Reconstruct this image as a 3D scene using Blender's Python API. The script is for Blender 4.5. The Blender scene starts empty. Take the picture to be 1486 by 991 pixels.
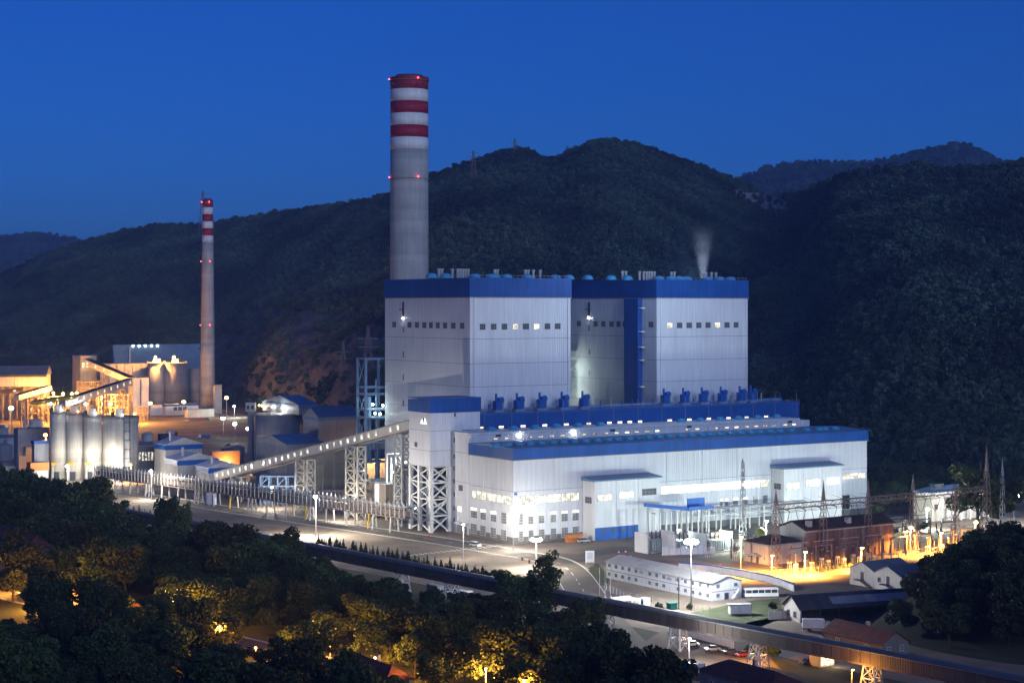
import bpy, math, random
import numpy as np
from mathutils import Vector, Matrix, noise

R = math.radians
random.seed(7)
rng = np.random.default_rng(11)
SC = bpy.context.scene
COL = SC.collection

# ------------------------------------------------------------------ camera
CAMZ, F, HY, CX = 92.5, 2550.0, 445.0, 743.0
cam_d = bpy.data.cameras.new('camera')
cam = bpy.data.objects.new('camera', cam_d)
COL.objects.link(cam)
cam.location = (0, 0, CAMZ)
cam.rotation_euler = (R(90), 0, 0)
cam_d.sensor_width = 36.0
cam_d.lens = 36.0 * F / 1486.0
cam_d.shift_y = -(495.5 - HY) / 1486.0
cam_d.clip_start = 1.0
cam_d.clip_end = 30000.0
SC.camera = cam
SC.render.resolution_x, SC.render.resolution_y = 1024, 682

# ------------------------------------------------------------------ render, world, twilight
SC.render.engine = 'CYCLES'
SC.cycles.use_denoising = True
SC.cycles.max_bounces = 5
SC.cycles.diffuse_bounces = 2
SC.cycles.glossy_bounces = 2
SC.cycles.transmission_bounces = 3
SC.cycles.volume_bounces = 1
SC.cycles.transparent_max_bounces = 8
SC.cycles.use_light_tree = True
SC.cycles.sample_clamp_indirect = 4.0
SC.view_settings.view_transform = 'Standard'
SC.view_settings.look = 'None'
SC.view_settings.exposure = 0.52
SC.view_settings.gamma = 1.0

SUN_EL, SUN_AZ = R(13.0), R(152)      # the glow left by the set sun, behind the camera to the right
world = bpy.data.worlds.new('World')
SC.world = world
world.use_nodes = True
wn, wl = world.node_tree.nodes, world.node_tree.links
wn.clear()
w_out = wn.new('ShaderNodeOutputWorld')
w_bg = wn.new('ShaderNodeBackground')
w_sky = wn.new('ShaderNodeTexSky')
w_sky.sky_type = 'NISHITA'
w_sky.sun_disc = False
w_sky.sun_elevation = SUN_EL
w_sky.sun_rotation = SUN_AZ
w_sky.altitude = 0.0
w_sky.air_density = 1.0
w_sky.dust_density = 0.0
w_sky.ozone_density = 8.0
w_tint = wn.new('ShaderNodeMix')
w_tint.data_type = 'RGBA'
w_tint.blend_type = 'MULTIPLY'
w_tint.inputs[0].default_value = 1.0
w_tint.inputs[7].default_value = (0.135, 0.395, 0.90, 1)
wl.new(w_sky.outputs[0], w_tint.inputs[6])
wl.new(w_tint.outputs[2], w_bg.inputs[0])
w_bg.inputs[1].default_value = 0.062
wl.new(w_bg.outputs[0], w_out.inputs[0])

sun_d = bpy.data.lights.new('twilight_glow', 'SUN')
sun = bpy.data.objects.new('twilight_glow', sun_d)
COL.objects.link(sun)
sun_d.energy = 1.05
sun_d.angle = R(26)
sun_d.color = (0.64, 0.76, 1.0)
_e = SUN_EL
_dir = Vector((math.sin(SUN_AZ) * math.cos(_e), math.cos(SUN_AZ) * math.cos(_e), math.sin(_e)))
sun.rotation_euler = _dir.to_track_quat('Z', 'Y').to_euler()

# ------------------------------------------------------------------ frames and unprojection
PO = (0.53, 684.0)
PA = math.atan2(0.5417, 0.8406)
UX, UY = math.cos(PA), math.sin(PA)
def PW(u, v, z=0.0):
    return (PO[0] + u * UX - v * UY, PO[1] + u * UY + v * UX, z)
def Uat(px, v):
    t = (px - CX) / F
    return (t * (PO[1] + UX * v) - PO[0] + UY * v) / (UX - UY * t)
def Vat(px, u):
    t = (px - CX) / F
    return (PO[0] + UX * u - t * (PO[1] + UY * u)) / (UY + UX * t)
def Zuv(py, u, v):
    d = PO[1] + u * UY + v * UX
    return CAMZ - (py - HY) * d / F
def Gd(py, z=0.0):
    return (CAMZ - z) * F / (py - HY)
def G(px, py, z=0.0):
    d = Gd(py, z)
    return Vector(((px - CX) * d / F, d, z))
def at(px, py, d):
    return Vector(((px - CX) * d / F, d, CAMZ - (py - HY) * d / F))
def X(px, d):
    return (px - CX) * d / F
def Zd(py, d):
    return CAMZ - (py - HY) * d / F

# ------------------------------------------------------------------ materials
MATS = {}
def mat(name, col, rough=0.7, var=0.18, scale=0.25, streak=0.0, bump=0.0, bscale=2.0, metal=0.0, ribs=0.0,
        emit=None, estr=0.0, rib_w=1.0, stain=None, rnd=0.0, spec=0.3, hstep=0.0):
    if name in MATS: return MATS[name]
    m = bpy.data.materials.new(name)
    m.use_nodes = True
    n, l = m.node_tree.nodes, m.node_tree.links
    b = n['Principled BSDF']
    b.inputs['Roughness'].default_value = rough
    b.inputs['Metallic'].default_value = metal
    b.inputs['Specular IOR Level'].default_value = spec
    tc = n.new('ShaderNodeTexCoord')
    nz = n.new('ShaderNodeTexNoise')
    nz.inputs['Scale'].default_value = scale
    nz.inputs['Detail'].default_value = 5
    l.new(tc.outputs['Object'], nz.inputs['Vector'])
    mr = n.new('ShaderNodeMapRange')
    mr.inputs['From Min'].default_value = 0.3
    mr.inputs['From Max'].default_value = 0.7
    mr.inputs['To Min'].default_value = 1 - var
    mr.inputs['To Max'].default_value = 1 + var
    l.new(nz.outputs[0], mr.inputs['Value'])
    fac = mr.outputs[0]
    def mul(a, bb):
        k = n.new('ShaderNodeMath'); k.operation = 'MULTIPLY'
        l.new(a, k.inputs[0]); l.new(bb, k.inputs[1])
        return k.outputs[0]
    if streak > 0:
        mp = n.new('ShaderNodeMapping')
        mp.inputs['Scale'].default_value = (1.0, 1.0, 0.05)
        l.new(tc.outputs['Object'], mp.inputs['Vector'])
        n2 = n.new('ShaderNodeTexNoise'); n2.inputs['Scale'].default_value = 0.9; n2.inputs['Detail'].default_value = 6
        l.new(mp.outputs[0], n2.inputs['Vector'])
        m2 = n.new('ShaderNodeMapRange')
        m2.inputs['From Min'].default_value = 0.35; m2.inputs['From Max'].default_value = 0.65
        m2.inputs['To Min'].default_value = 1 - streak; m2.inputs['To Max'].default_value = 1 + streak * 0.5
        l.new(n2.outputs[0], m2.inputs['Value'])
        fac = mul(fac, m2.outputs[0])
    if hstep > 0:                      # casting lifts of slip-formed concrete, each its own tone
        sp = n.new('ShaderNodeSeparateXYZ'); l.new(tc.outputs['Object'], sp.inputs[0])
        k = n.new('ShaderNodeMath'); k.operation = 'DIVIDE'; l.new(sp.outputs[2], k.inputs[0]); k.inputs[1].default_value = hstep
        fl = n.new('ShaderNodeMath'); fl.operation = 'FLOOR'; l.new(k.outputs[0], fl.inputs[0])
        wn_ = n.new('ShaderNodeTexWhiteNoise'); wn_.noise_dimensions = '1D'; l.new(fl.outputs[0], wn_.inputs['W'])
        m4 = n.new('ShaderNodeMapRange'); m4.inputs['To Min'].default_value = 0.86; m4.inputs['To Max'].default_value = 1.1
        l.new(wn_.outputs[0], m4.inputs['Value'])
        fac = mul(fac, m4.outputs[0])
    if rnd > 0:
        oi = n.new('ShaderNodeObjectInfo')
        m3 = n.new('ShaderNodeMapRange'); m3.inputs['To Min'].default_value = 1 - rnd; m3.inputs['To Max'].default_value = 1 + rnd
        l.new(oi.outputs['Random'], m3.inputs['Value'])
        fac = mul(fac, m3.outputs[0])
    mx = n.new('ShaderNodeMix'); mx.data_type = 'RGBA'; mx.blend_type = 'MULTIPLY'
    mx.inputs[0].default_value = 1.0
    mx.inputs[6].default_value = (*col, 1)
    l.new(fac, mx.inputs[7])
    out = mx.outputs[2]
    if stain:
        scol, lo, hi, ssc = stain
        n3 = n.new('ShaderNodeTexNoise'); n3.inputs['Scale'].default_value = ssc; n3.inputs['Detail'].default_value = 8
        l.new(tc.outputs['Object'], n3.inputs['Vector'])
        r3 = n.new('ShaderNodeMapRange'); r3.inputs['From Min'].default_value = lo; r3.inputs['From Max'].default_value = hi
        l.new(n3.outputs[0], r3.inputs['Value'])
        ms = n.new('ShaderNodeMix'); ms.data_type = 'RGBA'
        l.new(r3.outputs[0], ms.inputs[0]); l.new(out, ms.inputs[6]); ms.inputs[7].default_value = (*scol, 1)
        out = ms.outputs[2]
    l.new(out, b.inputs['Base Color'])
    hgt = None
    if ribs > 0:
        sp2 = n.new('ShaderNodeSeparateXYZ'); l.new(tc.outputs['Object'], sp2.inputs[0])
        ad = n.new('ShaderNodeMath'); ad.operation = 'ADD'; l.new(sp2.outputs[0], ad.inputs[0]); l.new(sp2.outputs[1], ad.inputs[1])
        ml = n.new('ShaderNodeMath'); ml.operation = 'MULTIPLY'; l.new(ad.outputs[0], ml.inputs[0]); ml.inputs[1].default_value = 2 * math.pi / rib_w
        sn = n.new('ShaderNodeMath'); sn.operation = 'SINE'; l.new(ml.outputs[0], sn.inputs[0])
        bp = n.new('ShaderNodeBump'); bp.inputs['Strength'].default_value = ribs; bp.inputs['Distance'].default_value = 0.12
        l.new(sn.outputs[0], bp.inputs['Height'])
        l.new(bp.outputs[0], b.inputs['Normal']); hgt = bp
    if bump > 0:
        n4 = n.new('ShaderNodeTexNoise'); n4.inputs['Scale'].default_value = bscale; n4.inputs['Detail'].default_value = 5
        l.new(tc.outputs['Object'], n4.inputs['Vector'])
        b2 = n.new('ShaderNodeBump'); b2.inputs['Strength'].default_value = bump; b2.inputs['Distance'].default_value = 0.3
        l.new(n4.outputs[0], b2.inputs['Height'])
        if hgt: l.new(hgt.outputs[0], b2.inputs['Normal'])
        l.new(b2.outputs[0], b.inputs['Normal'])
    if emit:
        b.inputs['Emission Color'].default_value = (*emit, 1)
        b.inputs['Emission Strength'].default_value = estr
    MATS[name] = m
    return m

def lit_mat(name, col, lo, hi, scale=1.2, rough=0.2):
    """lit interior behind glass: emission broken up by what stands inside"""
    m = bpy.data.materials.new(name); m.use_nodes = True
    n, l = m.node_tree.nodes, m.node_tree.links
    b = n['Principled BSDF']; b.inputs['Base Color'].default_value = (0.05, 0.06, 0.07, 1); b.inputs['Roughness'].default_value = rough
    tc = n.new('ShaderNodeTexCoord'); oi = n.new('ShaderNodeObjectInfo')
    ad = n.new('ShaderNodeVectorMath'); ad.operation = 'ADD'
    l.new(tc.outputs['Object'], ad.inputs[0]); l.new(oi.outputs['Location'], ad.inputs[1])
    nz = n.new('ShaderNodeTexNoise'); nz.inputs['Scale'].default_value = scale; nz.inputs['Detail'].default_value = 4
    l.new(ad.outputs[0], nz.inputs['Vector'])
    mr = n.new('ShaderNodeMapRange'); mr.inputs['From Min'].default_value = 0.38; mr.inputs['From Max'].default_value = 0.6
    mr.inputs['To Min'].default_value = lo; mr.inputs['To Max'].default_value = hi
    l.new(nz.outputs[0], mr.inputs['Value'])
    b.inputs['Emission Color'].default_value = (*col, 1)
    l.new(mr.outputs[0], b.inputs['Emission Strength'])
    return m

M = dict(
    white=mat('white_cladding', (0.68, 0.70, 0.74), 0.5, 0.06, 0.06, streak=0.10, rnd=0.04, ribs=0.35, rib_w=1.15),
    whitep=mat('white_panel', (0.70, 0.71, 0.73), 0.55, 0.07, 0.1, streak=0.10, rnd=0.04),
    blue=mat('blue_cladding', (0.012, 0.08, 0.33), 0.5, 0.16, 0.07, streak=0.18, ribs=0.2, rib_w=1.3),
    bluep=mat('blue_paint', (0.015, 0.10, 0.40), 0.45, 0.1, 0.3),
    cyan=mat('cyan_plastic', (0.07, 0.36, 0.62), 0.35, 0.08, 0.6),
    dark=mat('dark_joint', (0.05, 0.055, 0.065), 0.8),
    roof=mat('roof_sheet', (0.19, 0.20, 0.22), 0.5, 0.12, 0.15, ribs=0.3, rib_w=1.0),
    roofb=mat('blue_roof_sheet', (0.13, 0.23, 0.36), 0.45, 0.12, 0.15, ribs=0.3, rib_w=1.0),
    conc=mat('concrete', (0.36, 0.355, 0.34), 0.85, 0.14, 0.12, streak=0.10, bump=0.15),
    silo=mat('silo_concrete', (0.50, 0.475, 0.42), 0.85, 0.12, 0.12, streak=0.16, bump=0.15, hstep=2.4),
    concd=mat('concrete_dark', (0.20, 0.19, 0.18), 0.9, 0.2, 0.12, streak=0.15, bump=0.2),
    shaft=mat('stack_concrete', (0.40, 0.40, 0.39), 0.85, 0.10, 0.10, streak=0.10, bump=0.15, hstep=3.2),
    red=mat('red_band', (0.30, 0.018, 0.045), 0.6, 0.12, 0.3, streak=0.1),
    wband=mat('white_band', (0.74, 0.74, 0.74), 0.6, 0.07, 0.3, streak=0.1),
    steel=mat('galvanised_steel', (0.42, 0.42, 0.42), 0.5, 0.15, 0.6, metal=0.2),
    wsteel=mat('white_steel', (0.72, 0.71, 0.69), 0.5, 0.08, 0.6),
    csteel=mat('beige_steel', (0.46, 0.43, 0.375), 0.55, 0.12, 0.5),
    bsteel=mat('blue_steel', (0.14, 0.23, 0.38), 0.5, 0.15, 0.6),
    rsteel=mat('rusty_steel', (0.20, 0.16, 0.145), 0.7, 0.25, 0.8),
    yel=mat('yellow_paint', (0.65, 0.42, 0.04), 0.5, 0.1, 0.5),
    glass=mat('dark_glass', (0.03, 0.04, 0.05), 0.15, 0.2, 0.5, spec=0.6),
    glassg=mat('grey_glass', (0.10, 0.11, 0.12), 0.2, 0.25, 0.7, spec=0.5),
    frame=mat('window_frame', (0.30, 0.31, 0.33), 0.5, 0.08),
    fwhite=mat('white_frame', (0.7, 0.7, 0.68), 0.5, 0.05),
    black=mat('black_rubber', (0.02, 0.02, 0.02), 0.7, 0.2, 1.0),
    asphalt=mat('asphalt', (0.13, 0.112, 0.09), 0.85, 0.18, 0.12, bump=0.1, stain=((0.18, 0.165, 0.14), 0.5, 0.75, 0.03)),
    yard=mat('yard_concrete', (0.235, 0.19, 0.145), 0.9, 0.16, 0.06, bump=0.1, stain=((0.12, 0.10, 0.085), 0.46, 0.68, 0.05)),
    dirt=mat('bare_earth', (0.17, 0.135, 0.10), 0.95, 0.25, 0.08, bump=0.4, stain=((0.10, 0.08, 0.06), 0.5, 0.7, 0.05)),
    ground=mat('meadow_ground', (0.045, 0.05, 0.028), 0.95, 0.35, 0.03, bump=0.4),
    grass=mat('grass_ground', (0.06, 0.075, 0.035), 0.95, 0.3, 0.2, bump=0.5),
    paint=mat('road_paint', (0.78, 0.77, 0.72), 0.6, 0.12, 0.8),
    kerb=mat('kerb_stone', (0.45, 0.44, 0.42), 0.8, 0.12, 0.7),
    brown=mat('gallery_sheet', (0.18, 0.145, 0.12), 0.6, 0.15, 0.2, streak=0.15, rnd=0.18, ribs=0.3, rib_w=0.8),
    browng=mat('gallery_roof', (0.14, 0.13, 0.125), 0.6, 0.15, 0.3, rnd=0.1),
    rust=mat('rust_red_cladding', (0.20, 0.115, 0.09), 0.7, 0.18, 0.2, streak=0.25, ribs=0.4, rib_w=1.2, rnd=0.15),
    rusty=mat('dark_tile_roof', (0.085, 0.05, 0.04), 0.8, 0.2, 0.4, bump=0.2),
    tile=mat('red_tile_roof', (0.13, 0.048, 0.038), 0.8, 0.25, 0.5, bump=0.4, bscale=4),
    plaster=mat('plaster', (0.55, 0.47, 0.40), 0.85, 0.1, 0.3, streak=0.1),
    greysheet=mat('grey_sheet', (0.30, 0.31, 0.33), 0.55, 0.12, 0.15, streak=0.12, ribs=0.3),
    pale=mat('pale_sheet', (0.52, 0.50, 0.47), 0.6, 0.1, 0.15, streak=0.12, ribs=0.3),
    darksheet=mat('dark_sheet', (0.075, 0.075, 0.085), 0.6, 0.2, 0.2, streak=0.1, ribs=0.4, rnd=0.15),
    bark=mat('bark', (0.06, 0.045, 0.035), 0.9, 0.25, 1.5, bump=0.5),
    porcelain=mat('brown_porcelain', (0.16, 0.075, 0.04), 0.3, 0.1, 1.0),
    tgrey=mat('transformer_grey', (0.42, 0.45, 0.44), 0.5, 0.1, 0.5),
    tarp=mat('white_tarp', (0.5, 0.52, 0.58), 0.7, 0.1, 0.4),
    carw=mat('car_white', (0.75, 0.75, 0.75), 0.3, 0.03, spec=0.5),
    card=mat('car_dark', (0.05, 0.06, 0.08), 0.3, 0.03, spec=0.5),
    carr=mat('car_red', (0.35, 0.04, 0.03), 0.3, 0.03, spec=0.5),
    cars=mat('car_silver', (0.42, 0.43, 0.45), 0.3, 0.03, spec=0.5),
    pole=mat('lamp_pole', (0.35, 0.35, 0.36), 0.5, 0.08, metal=0.3),
    olive=mat('olive_paint', (0.25, 0.26, 0.06), 0.6, 0.1),
    orange=mat('orange_paint', (0.55, 0.2, 0.05), 0.6, 0.1),
    green=mat('green_paint', (0.02, 0.16, 0.12), 0.6, 0.1),
    lampw=mat('lamp_white', (0.9, 0.9, 0.9), emit=(1.0, 0.97, 0.9), estr=60),
    lampo=mat('lamp_sodium', (0.9, 0.8, 0.6), emit=(1.0, 0.44, 0.09), estr=26),
    lampg=mat('lamp_mercury', (0.9, 0.9, 0.9), emit=(0.82, 1.0, 0.86), estr=50),
    lampr=mat('beacon_red', (0.9, 0.1, 0.1), emit=(1.0, 0.06, 0.09), estr=8),
)
M['lit'] = lit_mat('lit_window', (1.0, 0.93, 0.74), 0.5, 1.25, 0.5)
M['litw'] = lit_mat('lit_window_white', (1.0, 0.95, 0.84), 1.4, 2.2, 0.4)
M['litd'] = lit_mat('lit_window_dim', (1.0, 0.9, 0.7), 0.05, 0.9, 0.9)
M['lito'] = lit_mat('lit_window_orange', (1.0, 0.75, 0.42), 0.4, 2.5, 1.2)

# ------------------------------------------------------------------ mesh building
class MB:
    def __init__(s): s.v, s.f = [], []
    def add(s, vs, fs):
        o = len(s.v); s.v.extend([tuple(p) for p in vs]); s.f.extend([tuple(i + o for i in f) for f in fs]); return s
    def box(s, x0, x1, y0, y1, z0, z1):
        return s.add([(x0,y0,z0),(x1,y0,z0),(x1,y1,z0),(x0,y1,z0),(x0,y0,z1),(x1,y0,z1),(x1,y1,z1),(x0,y1,z1)],
                     [(0,3,2,1),(4,5,6,7),(0,1,5,4),(1,2,6,5),(2,3,7,6),(3,0,4,7)])
    def bar(s, p, q, w, h=None, up=(0,0,1)):
        p, q = Vector(p), Vector(q); h = h or w
        d = (q - p)
        if d.length < 1e-6: return s
        d.normalize(); u = Vector(up)
        a = d.cross(u)
        if a.length < 1e-3: a = d.cross(Vector((0, 1, 0)))
        a.normalize(); b = a.cross(d)
        a = a * w / 2; b = b * h / 2
        vs = [p-a-b, p+a-b, p+a+b, p-a+b, q-a-b, q+a-b, q+a+b, q-a+b]
        return s.add(vs, [(0,3,2,1),(4,5,6,7),(0,1,5,4),(1,2,6,5),(2,3,7,6),(3,0,4,7)])
    def cyl(s, p, q, r0, r1=None, n=12, caps=True):
        p, q = Vector(p), Vector(q); r1 = r0 if r1 is None else r1
        d = (q - p).normalized(); a = d.cross(Vector((0,0,1)))
        if a.length < 1e-3: a = Vector((1,0,0))
        a.normalize(); b = d.cross(a)
        vs = []
        for c, r in ((p, r0), (q, r1)):
            for i in range(n):
                t = 2 * math.pi * i / n
                vs.append(c + a * (r * math.cos(t)) + b * (r * math.sin(t)))
        fs = [(i, (i+1) % n, n + (i+1) % n, n + i) for i in range(n)]
        if caps: fs += [tuple(range(n-1, -1, -1)), tuple(range(n, 2*n))]
        return s.add(vs, fs)
    def lathe(s, prof, n=20, c=(0,0), close=True):
        vs = []
        for r, z in prof:
            for i in range(n):
                t = 2 * math.pi * i / n
                vs.append((c[0] + r * math.cos(t), c[1] + r * math.sin(t), z))
        fs = []
        for k in range(len(prof) - 1):
            for i in range(n):
                fs.append((k*n+i, k*n+(i+1) % n, (k+1)*n+(i+1) % n, (k+1)*n+i))
        if close:
            fs.append(tuple(range(n-1, -1, -1))); m = (len(prof)-1)*n; fs.append(tuple(range(m, m+n)))
        return s.add(vs, fs)
    def prism(s, pts, z0, z1):
        n = len(pts)
        vs = [(x, y, z0) for x, y in pts] + [(x, y, z1) for x, y in pts]
        return s.add(vs, [tuple(range(n-1,-1,-1)), tuple(range(n, 2*n))] + [(i, (i+1) % n, n+(i+1) % n, n+i) for i in range(n)])
    def extr(s, pts, vec):
        n = len(pts); vec = Vector(vec); pts = [Vector(p) for p in pts]
        return s.add(pts + [p + vec for p in pts], [tuple(range(n-1,-1,-1)), tuple(range(n, 2*n))] + [(i, (i+1) % n, n+(i+1) % n, n+i) for i in range(n)])
    def sphere(s, c, r, n=8, m=5, sz=1.0):
        c = Vector(c); vs = [c + Vector((0,0,r*sz))]
        for k in range(1, m):
            a = math.pi * k / m
            for i in range(n):
                t = 2*math.pi*i/n
                vs.append(c + Vector((r*math.sin(a)*math.cos(t), r*math.sin(a)*math.sin(t), r*sz*math.cos(a))))
        vs.append(c - Vector((0,0,r*sz)))
        fs = [(0, 1+i, 1+(i+1) % n) for i in range(n)]
        for k in range(m-2):
            for i in range(n):
                fs.append((1+k*n+i, 1+(k+1)*n+i, 1+(k+1)*n+(i+1) % n, 1+k*n+(i+1) % n))
        e = len(vs)-1; b = 1+(m-2)*n
        fs += [(e, b+(i+1) % n, b+i) for i in range(n)]
        return s.add(vs, fs)
    def mesh(s, name):
        me = bpy.data.meshes.new(name); me.from_pydata(s.v, [], s.f); me.update(); return me

CACHE = {}
def cmesh(key, fn, name):
    if key not in CACHE: CACHE[key] = fn().mesh(name)
    return CACHE[key]
def link(name, me, m, parent=None, loc=(0,0,0), rotz=0.0, smooth=False):
    if m and not me.materials: me.materials.append(m)
    o = bpy.data.objects.new(name, me)
    COL.objects.link(o)
    if m and me.materials[0] != m:
        o.material_slots[0].link = 'OBJECT'; o.material_slots[0].material = m
    if smooth: me.polygons.foreach_set('use_smooth', [True] * len(me.polygons))
    if parent: o.parent = parent
    o.location = loc
    if rotz: o.rotation_euler = (0, 0, rotz)
    return o
def part(parent, name, mb, m, loc=(0,0,0), rotz=0.0, label=None, kind=None, smooth=False):
    o = link(name, mb.mesh(name) if isinstance(mb, MB) else mb, m, parent, loc, rotz, smooth)
    if label: o['label'] = label
    if kind: o['kind'] = kind
    return o
def thing(name, label, cat, loc=(0,0,0), rotz=0.0, group=None):
    o = bpy.data.objects.new(name, None); COL.objects.link(o)
    o.empty_display_size = 0.5
    o.location = loc; o.rotation_euler = (0, 0, rotz)
    o['label'] = label; o['category'] = cat
    if group: o['group'] = group
    return o
def tag(o, label, cat, group=None):
    o['label'] = label; o['category'] = cat
    if group: o['group'] = group
    return o
KIDS = {}
def dup(root, loc, rotz=0.0, label=None, group=None, scale=None):
    r = root.copy(); COL.objects.link(r); r.location = loc; r.rotation_euler = (0, 0, rotz)
    if label: r['label'] = label
    if group: r['group'] = group
    if scale: r.scale = scale if hasattr(scale, '__len__') else (scale,)*3
    if root.name not in KIDS:
        KIDS[root.name] = [(c, list(c.children)) for c in root.children]
    for ch, gs in KIDS[root.name]:
        c = ch.copy(); COL.objects.link(c); c.parent = r
        for g in gs:
            d = g.copy(); COL.objects.link(d); d.parent = c
    return r
def struct(name, mb, m, smooth=False):
    o = link(name, mb.mesh(name), m, smooth=smooth); o['kind'] = 'structure'; return o

def point_light(parent, loc, power, col, radius=0.35, spot=None, aim=None):
    d = bpy.data.lights.new('bulb', 'SPOT' if spot else 'POINT')
    d.energy = power; d.color = col; d.shadow_soft_size = radius
    o = bpy.data.objects.new('bulb', d); COL.objects.link(o)
    o.location = loc
    if parent: o.parent = parent
    if spot:
        d.spot_size = spot; d.spot_blend = 0.6
        o.rotation_euler = (-Vector(aim)).to_track_quat('Z', 'Y').to_euler()
    return o

# windows: a frame with bars (part) and its pane (sub-part); built facing local -Y
def win_frame(w, h, nx, ny, t=0.12):
    mb = MB()
    mb.box(-w/2, -w/2+t, -0.14, 0, 0, h); mb.box(w/2-t, w/2, -0.14, 0, 0, h)
    mb.box(-w/2+t, w/2-t, -0.14, 0, 0, t); mb.box(-w/2+t, w/2-t, -0.14, 0, h-t, h)
    for i in range(1, nx):
        x = -w/2 + w*i/nx; mb.box(x-t/3, x+t/3, -0.12, -0.01, t, h-t)
    for i in range(1, ny):
        z = h*i/ny; mb.box(-w/2+t, w/2-t, -0.11, -0.02, z-t/3, z+t/3)
    return mb
def window(parent, loc, w, h, face, pane='glass', frame='frame', nx=2, ny=2, label=None, t=0.12):
    w, h = round(w, 1), round(h, 1)
    fm = cmesh(('wf', w, h, nx, ny, t, frame), lambda: win_frame(w, h, nx, ny, t), 'window')
    pm = cmesh(('wp', w, h, pane), lambda: MB().box(-w/2+t, w/2-t, -0.06, -0.03, t, h-t), 'pane')
    rz = {'front': 0.0, 'left': -math.pi/2, 'right': math.pi/2, 'back': math.pi}[face]
    o = link('window', fm, M[frame], parent, loc, rz)
    if label: o['label'] = label
    link('pane', pm, M[pane], o)
    return o

# ================================================================== SETTING
gm = MB(); gm.add([(-14000, -3000, 0), (14000, -3000, 0), (14000, 16000, 0), (-14000, 16000, 0)], [(0, 1, 2, 3)])
struct('ground', gm, M['ground'])

def sheet(name, pts, z, m):
    mb = MB(); mb.add([(x, y, z) for x, y in pts], [tuple(range(len(pts)))])
    return struct(name, mb, m)
GA, GB = Vector((-164, 725)), Vector((114, 391))         # foreground belt gallery axis
gdir = (GB - GA).normalized(); gnor = Vector((-gdir.y, gdir.x))
if gnor.y < 0: gnor = -gnor
def gal(s, off=0.0):                                     # a point along the gallery axis
    p = GA + gdir * s + gnor * off
    return (p.x, p.y)
sheet('plant_yard', [gal(-260, 14), gal(-20, 14), gal(232, 14), gal(415, 14), (205, 520), (345, 770), (340, 1240), (-150, 1330), (-340, 1760), (-1000, 1800)][::1], 0.04, M['yard'])
dirt_pts = [G(170, 700), G(330, 722), G(460, 741), G(590, 768), G(650, 778), G(655, 765), G(590, 742), G(420, 722), G(200, 690)]
sheet('bare_strip', [(p.x, p.y) for p in dirt_pts], 0.08, M['dirt'])

def ribbon(pts, w, z, name, m, off=0.0):
    P = [Vector((p[0], p[1])) for p in pts]
    Q = []
    for i in range(len(P) - 1):                          # Catmull-Rom
        a, b, c, d = P[max(i-1, 0)], P[i], P[i+1], P[min(i+2, len(P)-1)]
        for k in range(6):
            t = k / 6
            Q.append(0.5 * ((2*b) + (c-a)*t + (2*a-5*b+4*c-d)*t*t + (3*b-a-3*c+d)*t**3))
    Q.append(P[-1])
    L, Rr = [], []
    for i, q in enumerate(Q):
        t = (Q[min(i+1, len(Q)-1)] - Q[max(i-1, 0)]).normalized(); nn = Vector((-t.y, t.x))
        L.append(q + nn * (off + w/2)); Rr.append(q + nn * (off - w/2))
    mb = MB(); n = len(Q)
    mb.add([(p.x, p.y, z) for p in L] + [(p.x, p.y, z) for p in Rr], [(i, n+i, n+i+1, i+1) for i in range(n-1)])
    return struct(name, mb, m), Q
trail = [(30, 694), (165, 713), (330, 739), (460, 758.5), (540, 770), (640, 785), (740, 802), (796, 812), (826, 828), (850, 862)]
tp = [G(a, b) for a, b in trail] + [G(880, 905), G(930, 960), G(985, 1030)]
road, RQ = ribbon(tp, 13, 0.12, 'main_road', M['asphalt'])
for off in (-6.3, 6.3): ribbon(tp[:10], 0.35, 0.14, 'light_trail_line', M['paint'], off)  # white lines added to imitate the bright trail of car lights
for off in (-7.2, 7.2):
    k, _ = ribbon(tp[:9], 0.5, 0.2, 'road_kerb', M['kerb'], off)
    me = k.data
    n0 = len(me.vertices)
    vs = [tuple(v.co) for v in me.vertices]; fs = [tuple(p.vertices) for p in me.polygons]
    h = n0 // 2
    vs2 = [(x, y, 0.05) for x, y, z in vs]
    fs2 = [(i, i+1, n0+i+1, n0+i) for i in range(h-1)] + [(h+i, n0+h+i, n0+h+i+1, h+i+1) for i in range(h-1)]
    me.clear_geometry(); me.from_pydata(vs + vs2, [], fs + fs2); me.update()
# dashed centre line and the zebra crossing by the plant gate
mb = MB()
acc = 0.0
for a, b in zip(RQ[:54], RQ[1:55]):
    L = (b - a).length; t = (b - a).normalized(); s = 0.0
    while s < L:
        if int((acc + s) / 4) % 3 == 0:
            c = a + t * s; nn = Vector((-t.y, t.x)) * 0.12; e = c + t * min(4.0, L - s)
            mb.add([(c.x+nn.x, c.y+nn.y, .15), (c.x-nn.x, c.y-nn.y, .15), (e.x-nn.x, e.y-nn.y, .15), (e.x+nn.x, e.y+nn.y, .15)], [(0, 1, 2, 3)])
        s += 4.0
    acc += L
struct('road_centre_line', mb, M['paint'])
z0, z1 = G(596, 806), G(724, 792)
mb = MB()
for i in range(18):
    p = z0.lerp(z1, i / 17); t = Vector((gdir.x, gdir.y)) * 1.6; nn = Vector((gnor.x, gnor.y)) * 0.45
    mb.add([(p.x+t.x+nn.x, p.y+t.y+nn.y, .16), (p.x-t.x+nn.x, p.y-t.y+nn.y, .16), (p.x-t.x-nn.x, p.y-t.y-nn.y, .16), (p.x+t.x-nn.x, p.y+t.y-nn.y, .16)], [(0, 1, 2, 3)])
struct('crossing_stripes', mb, M['paint'])

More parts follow.
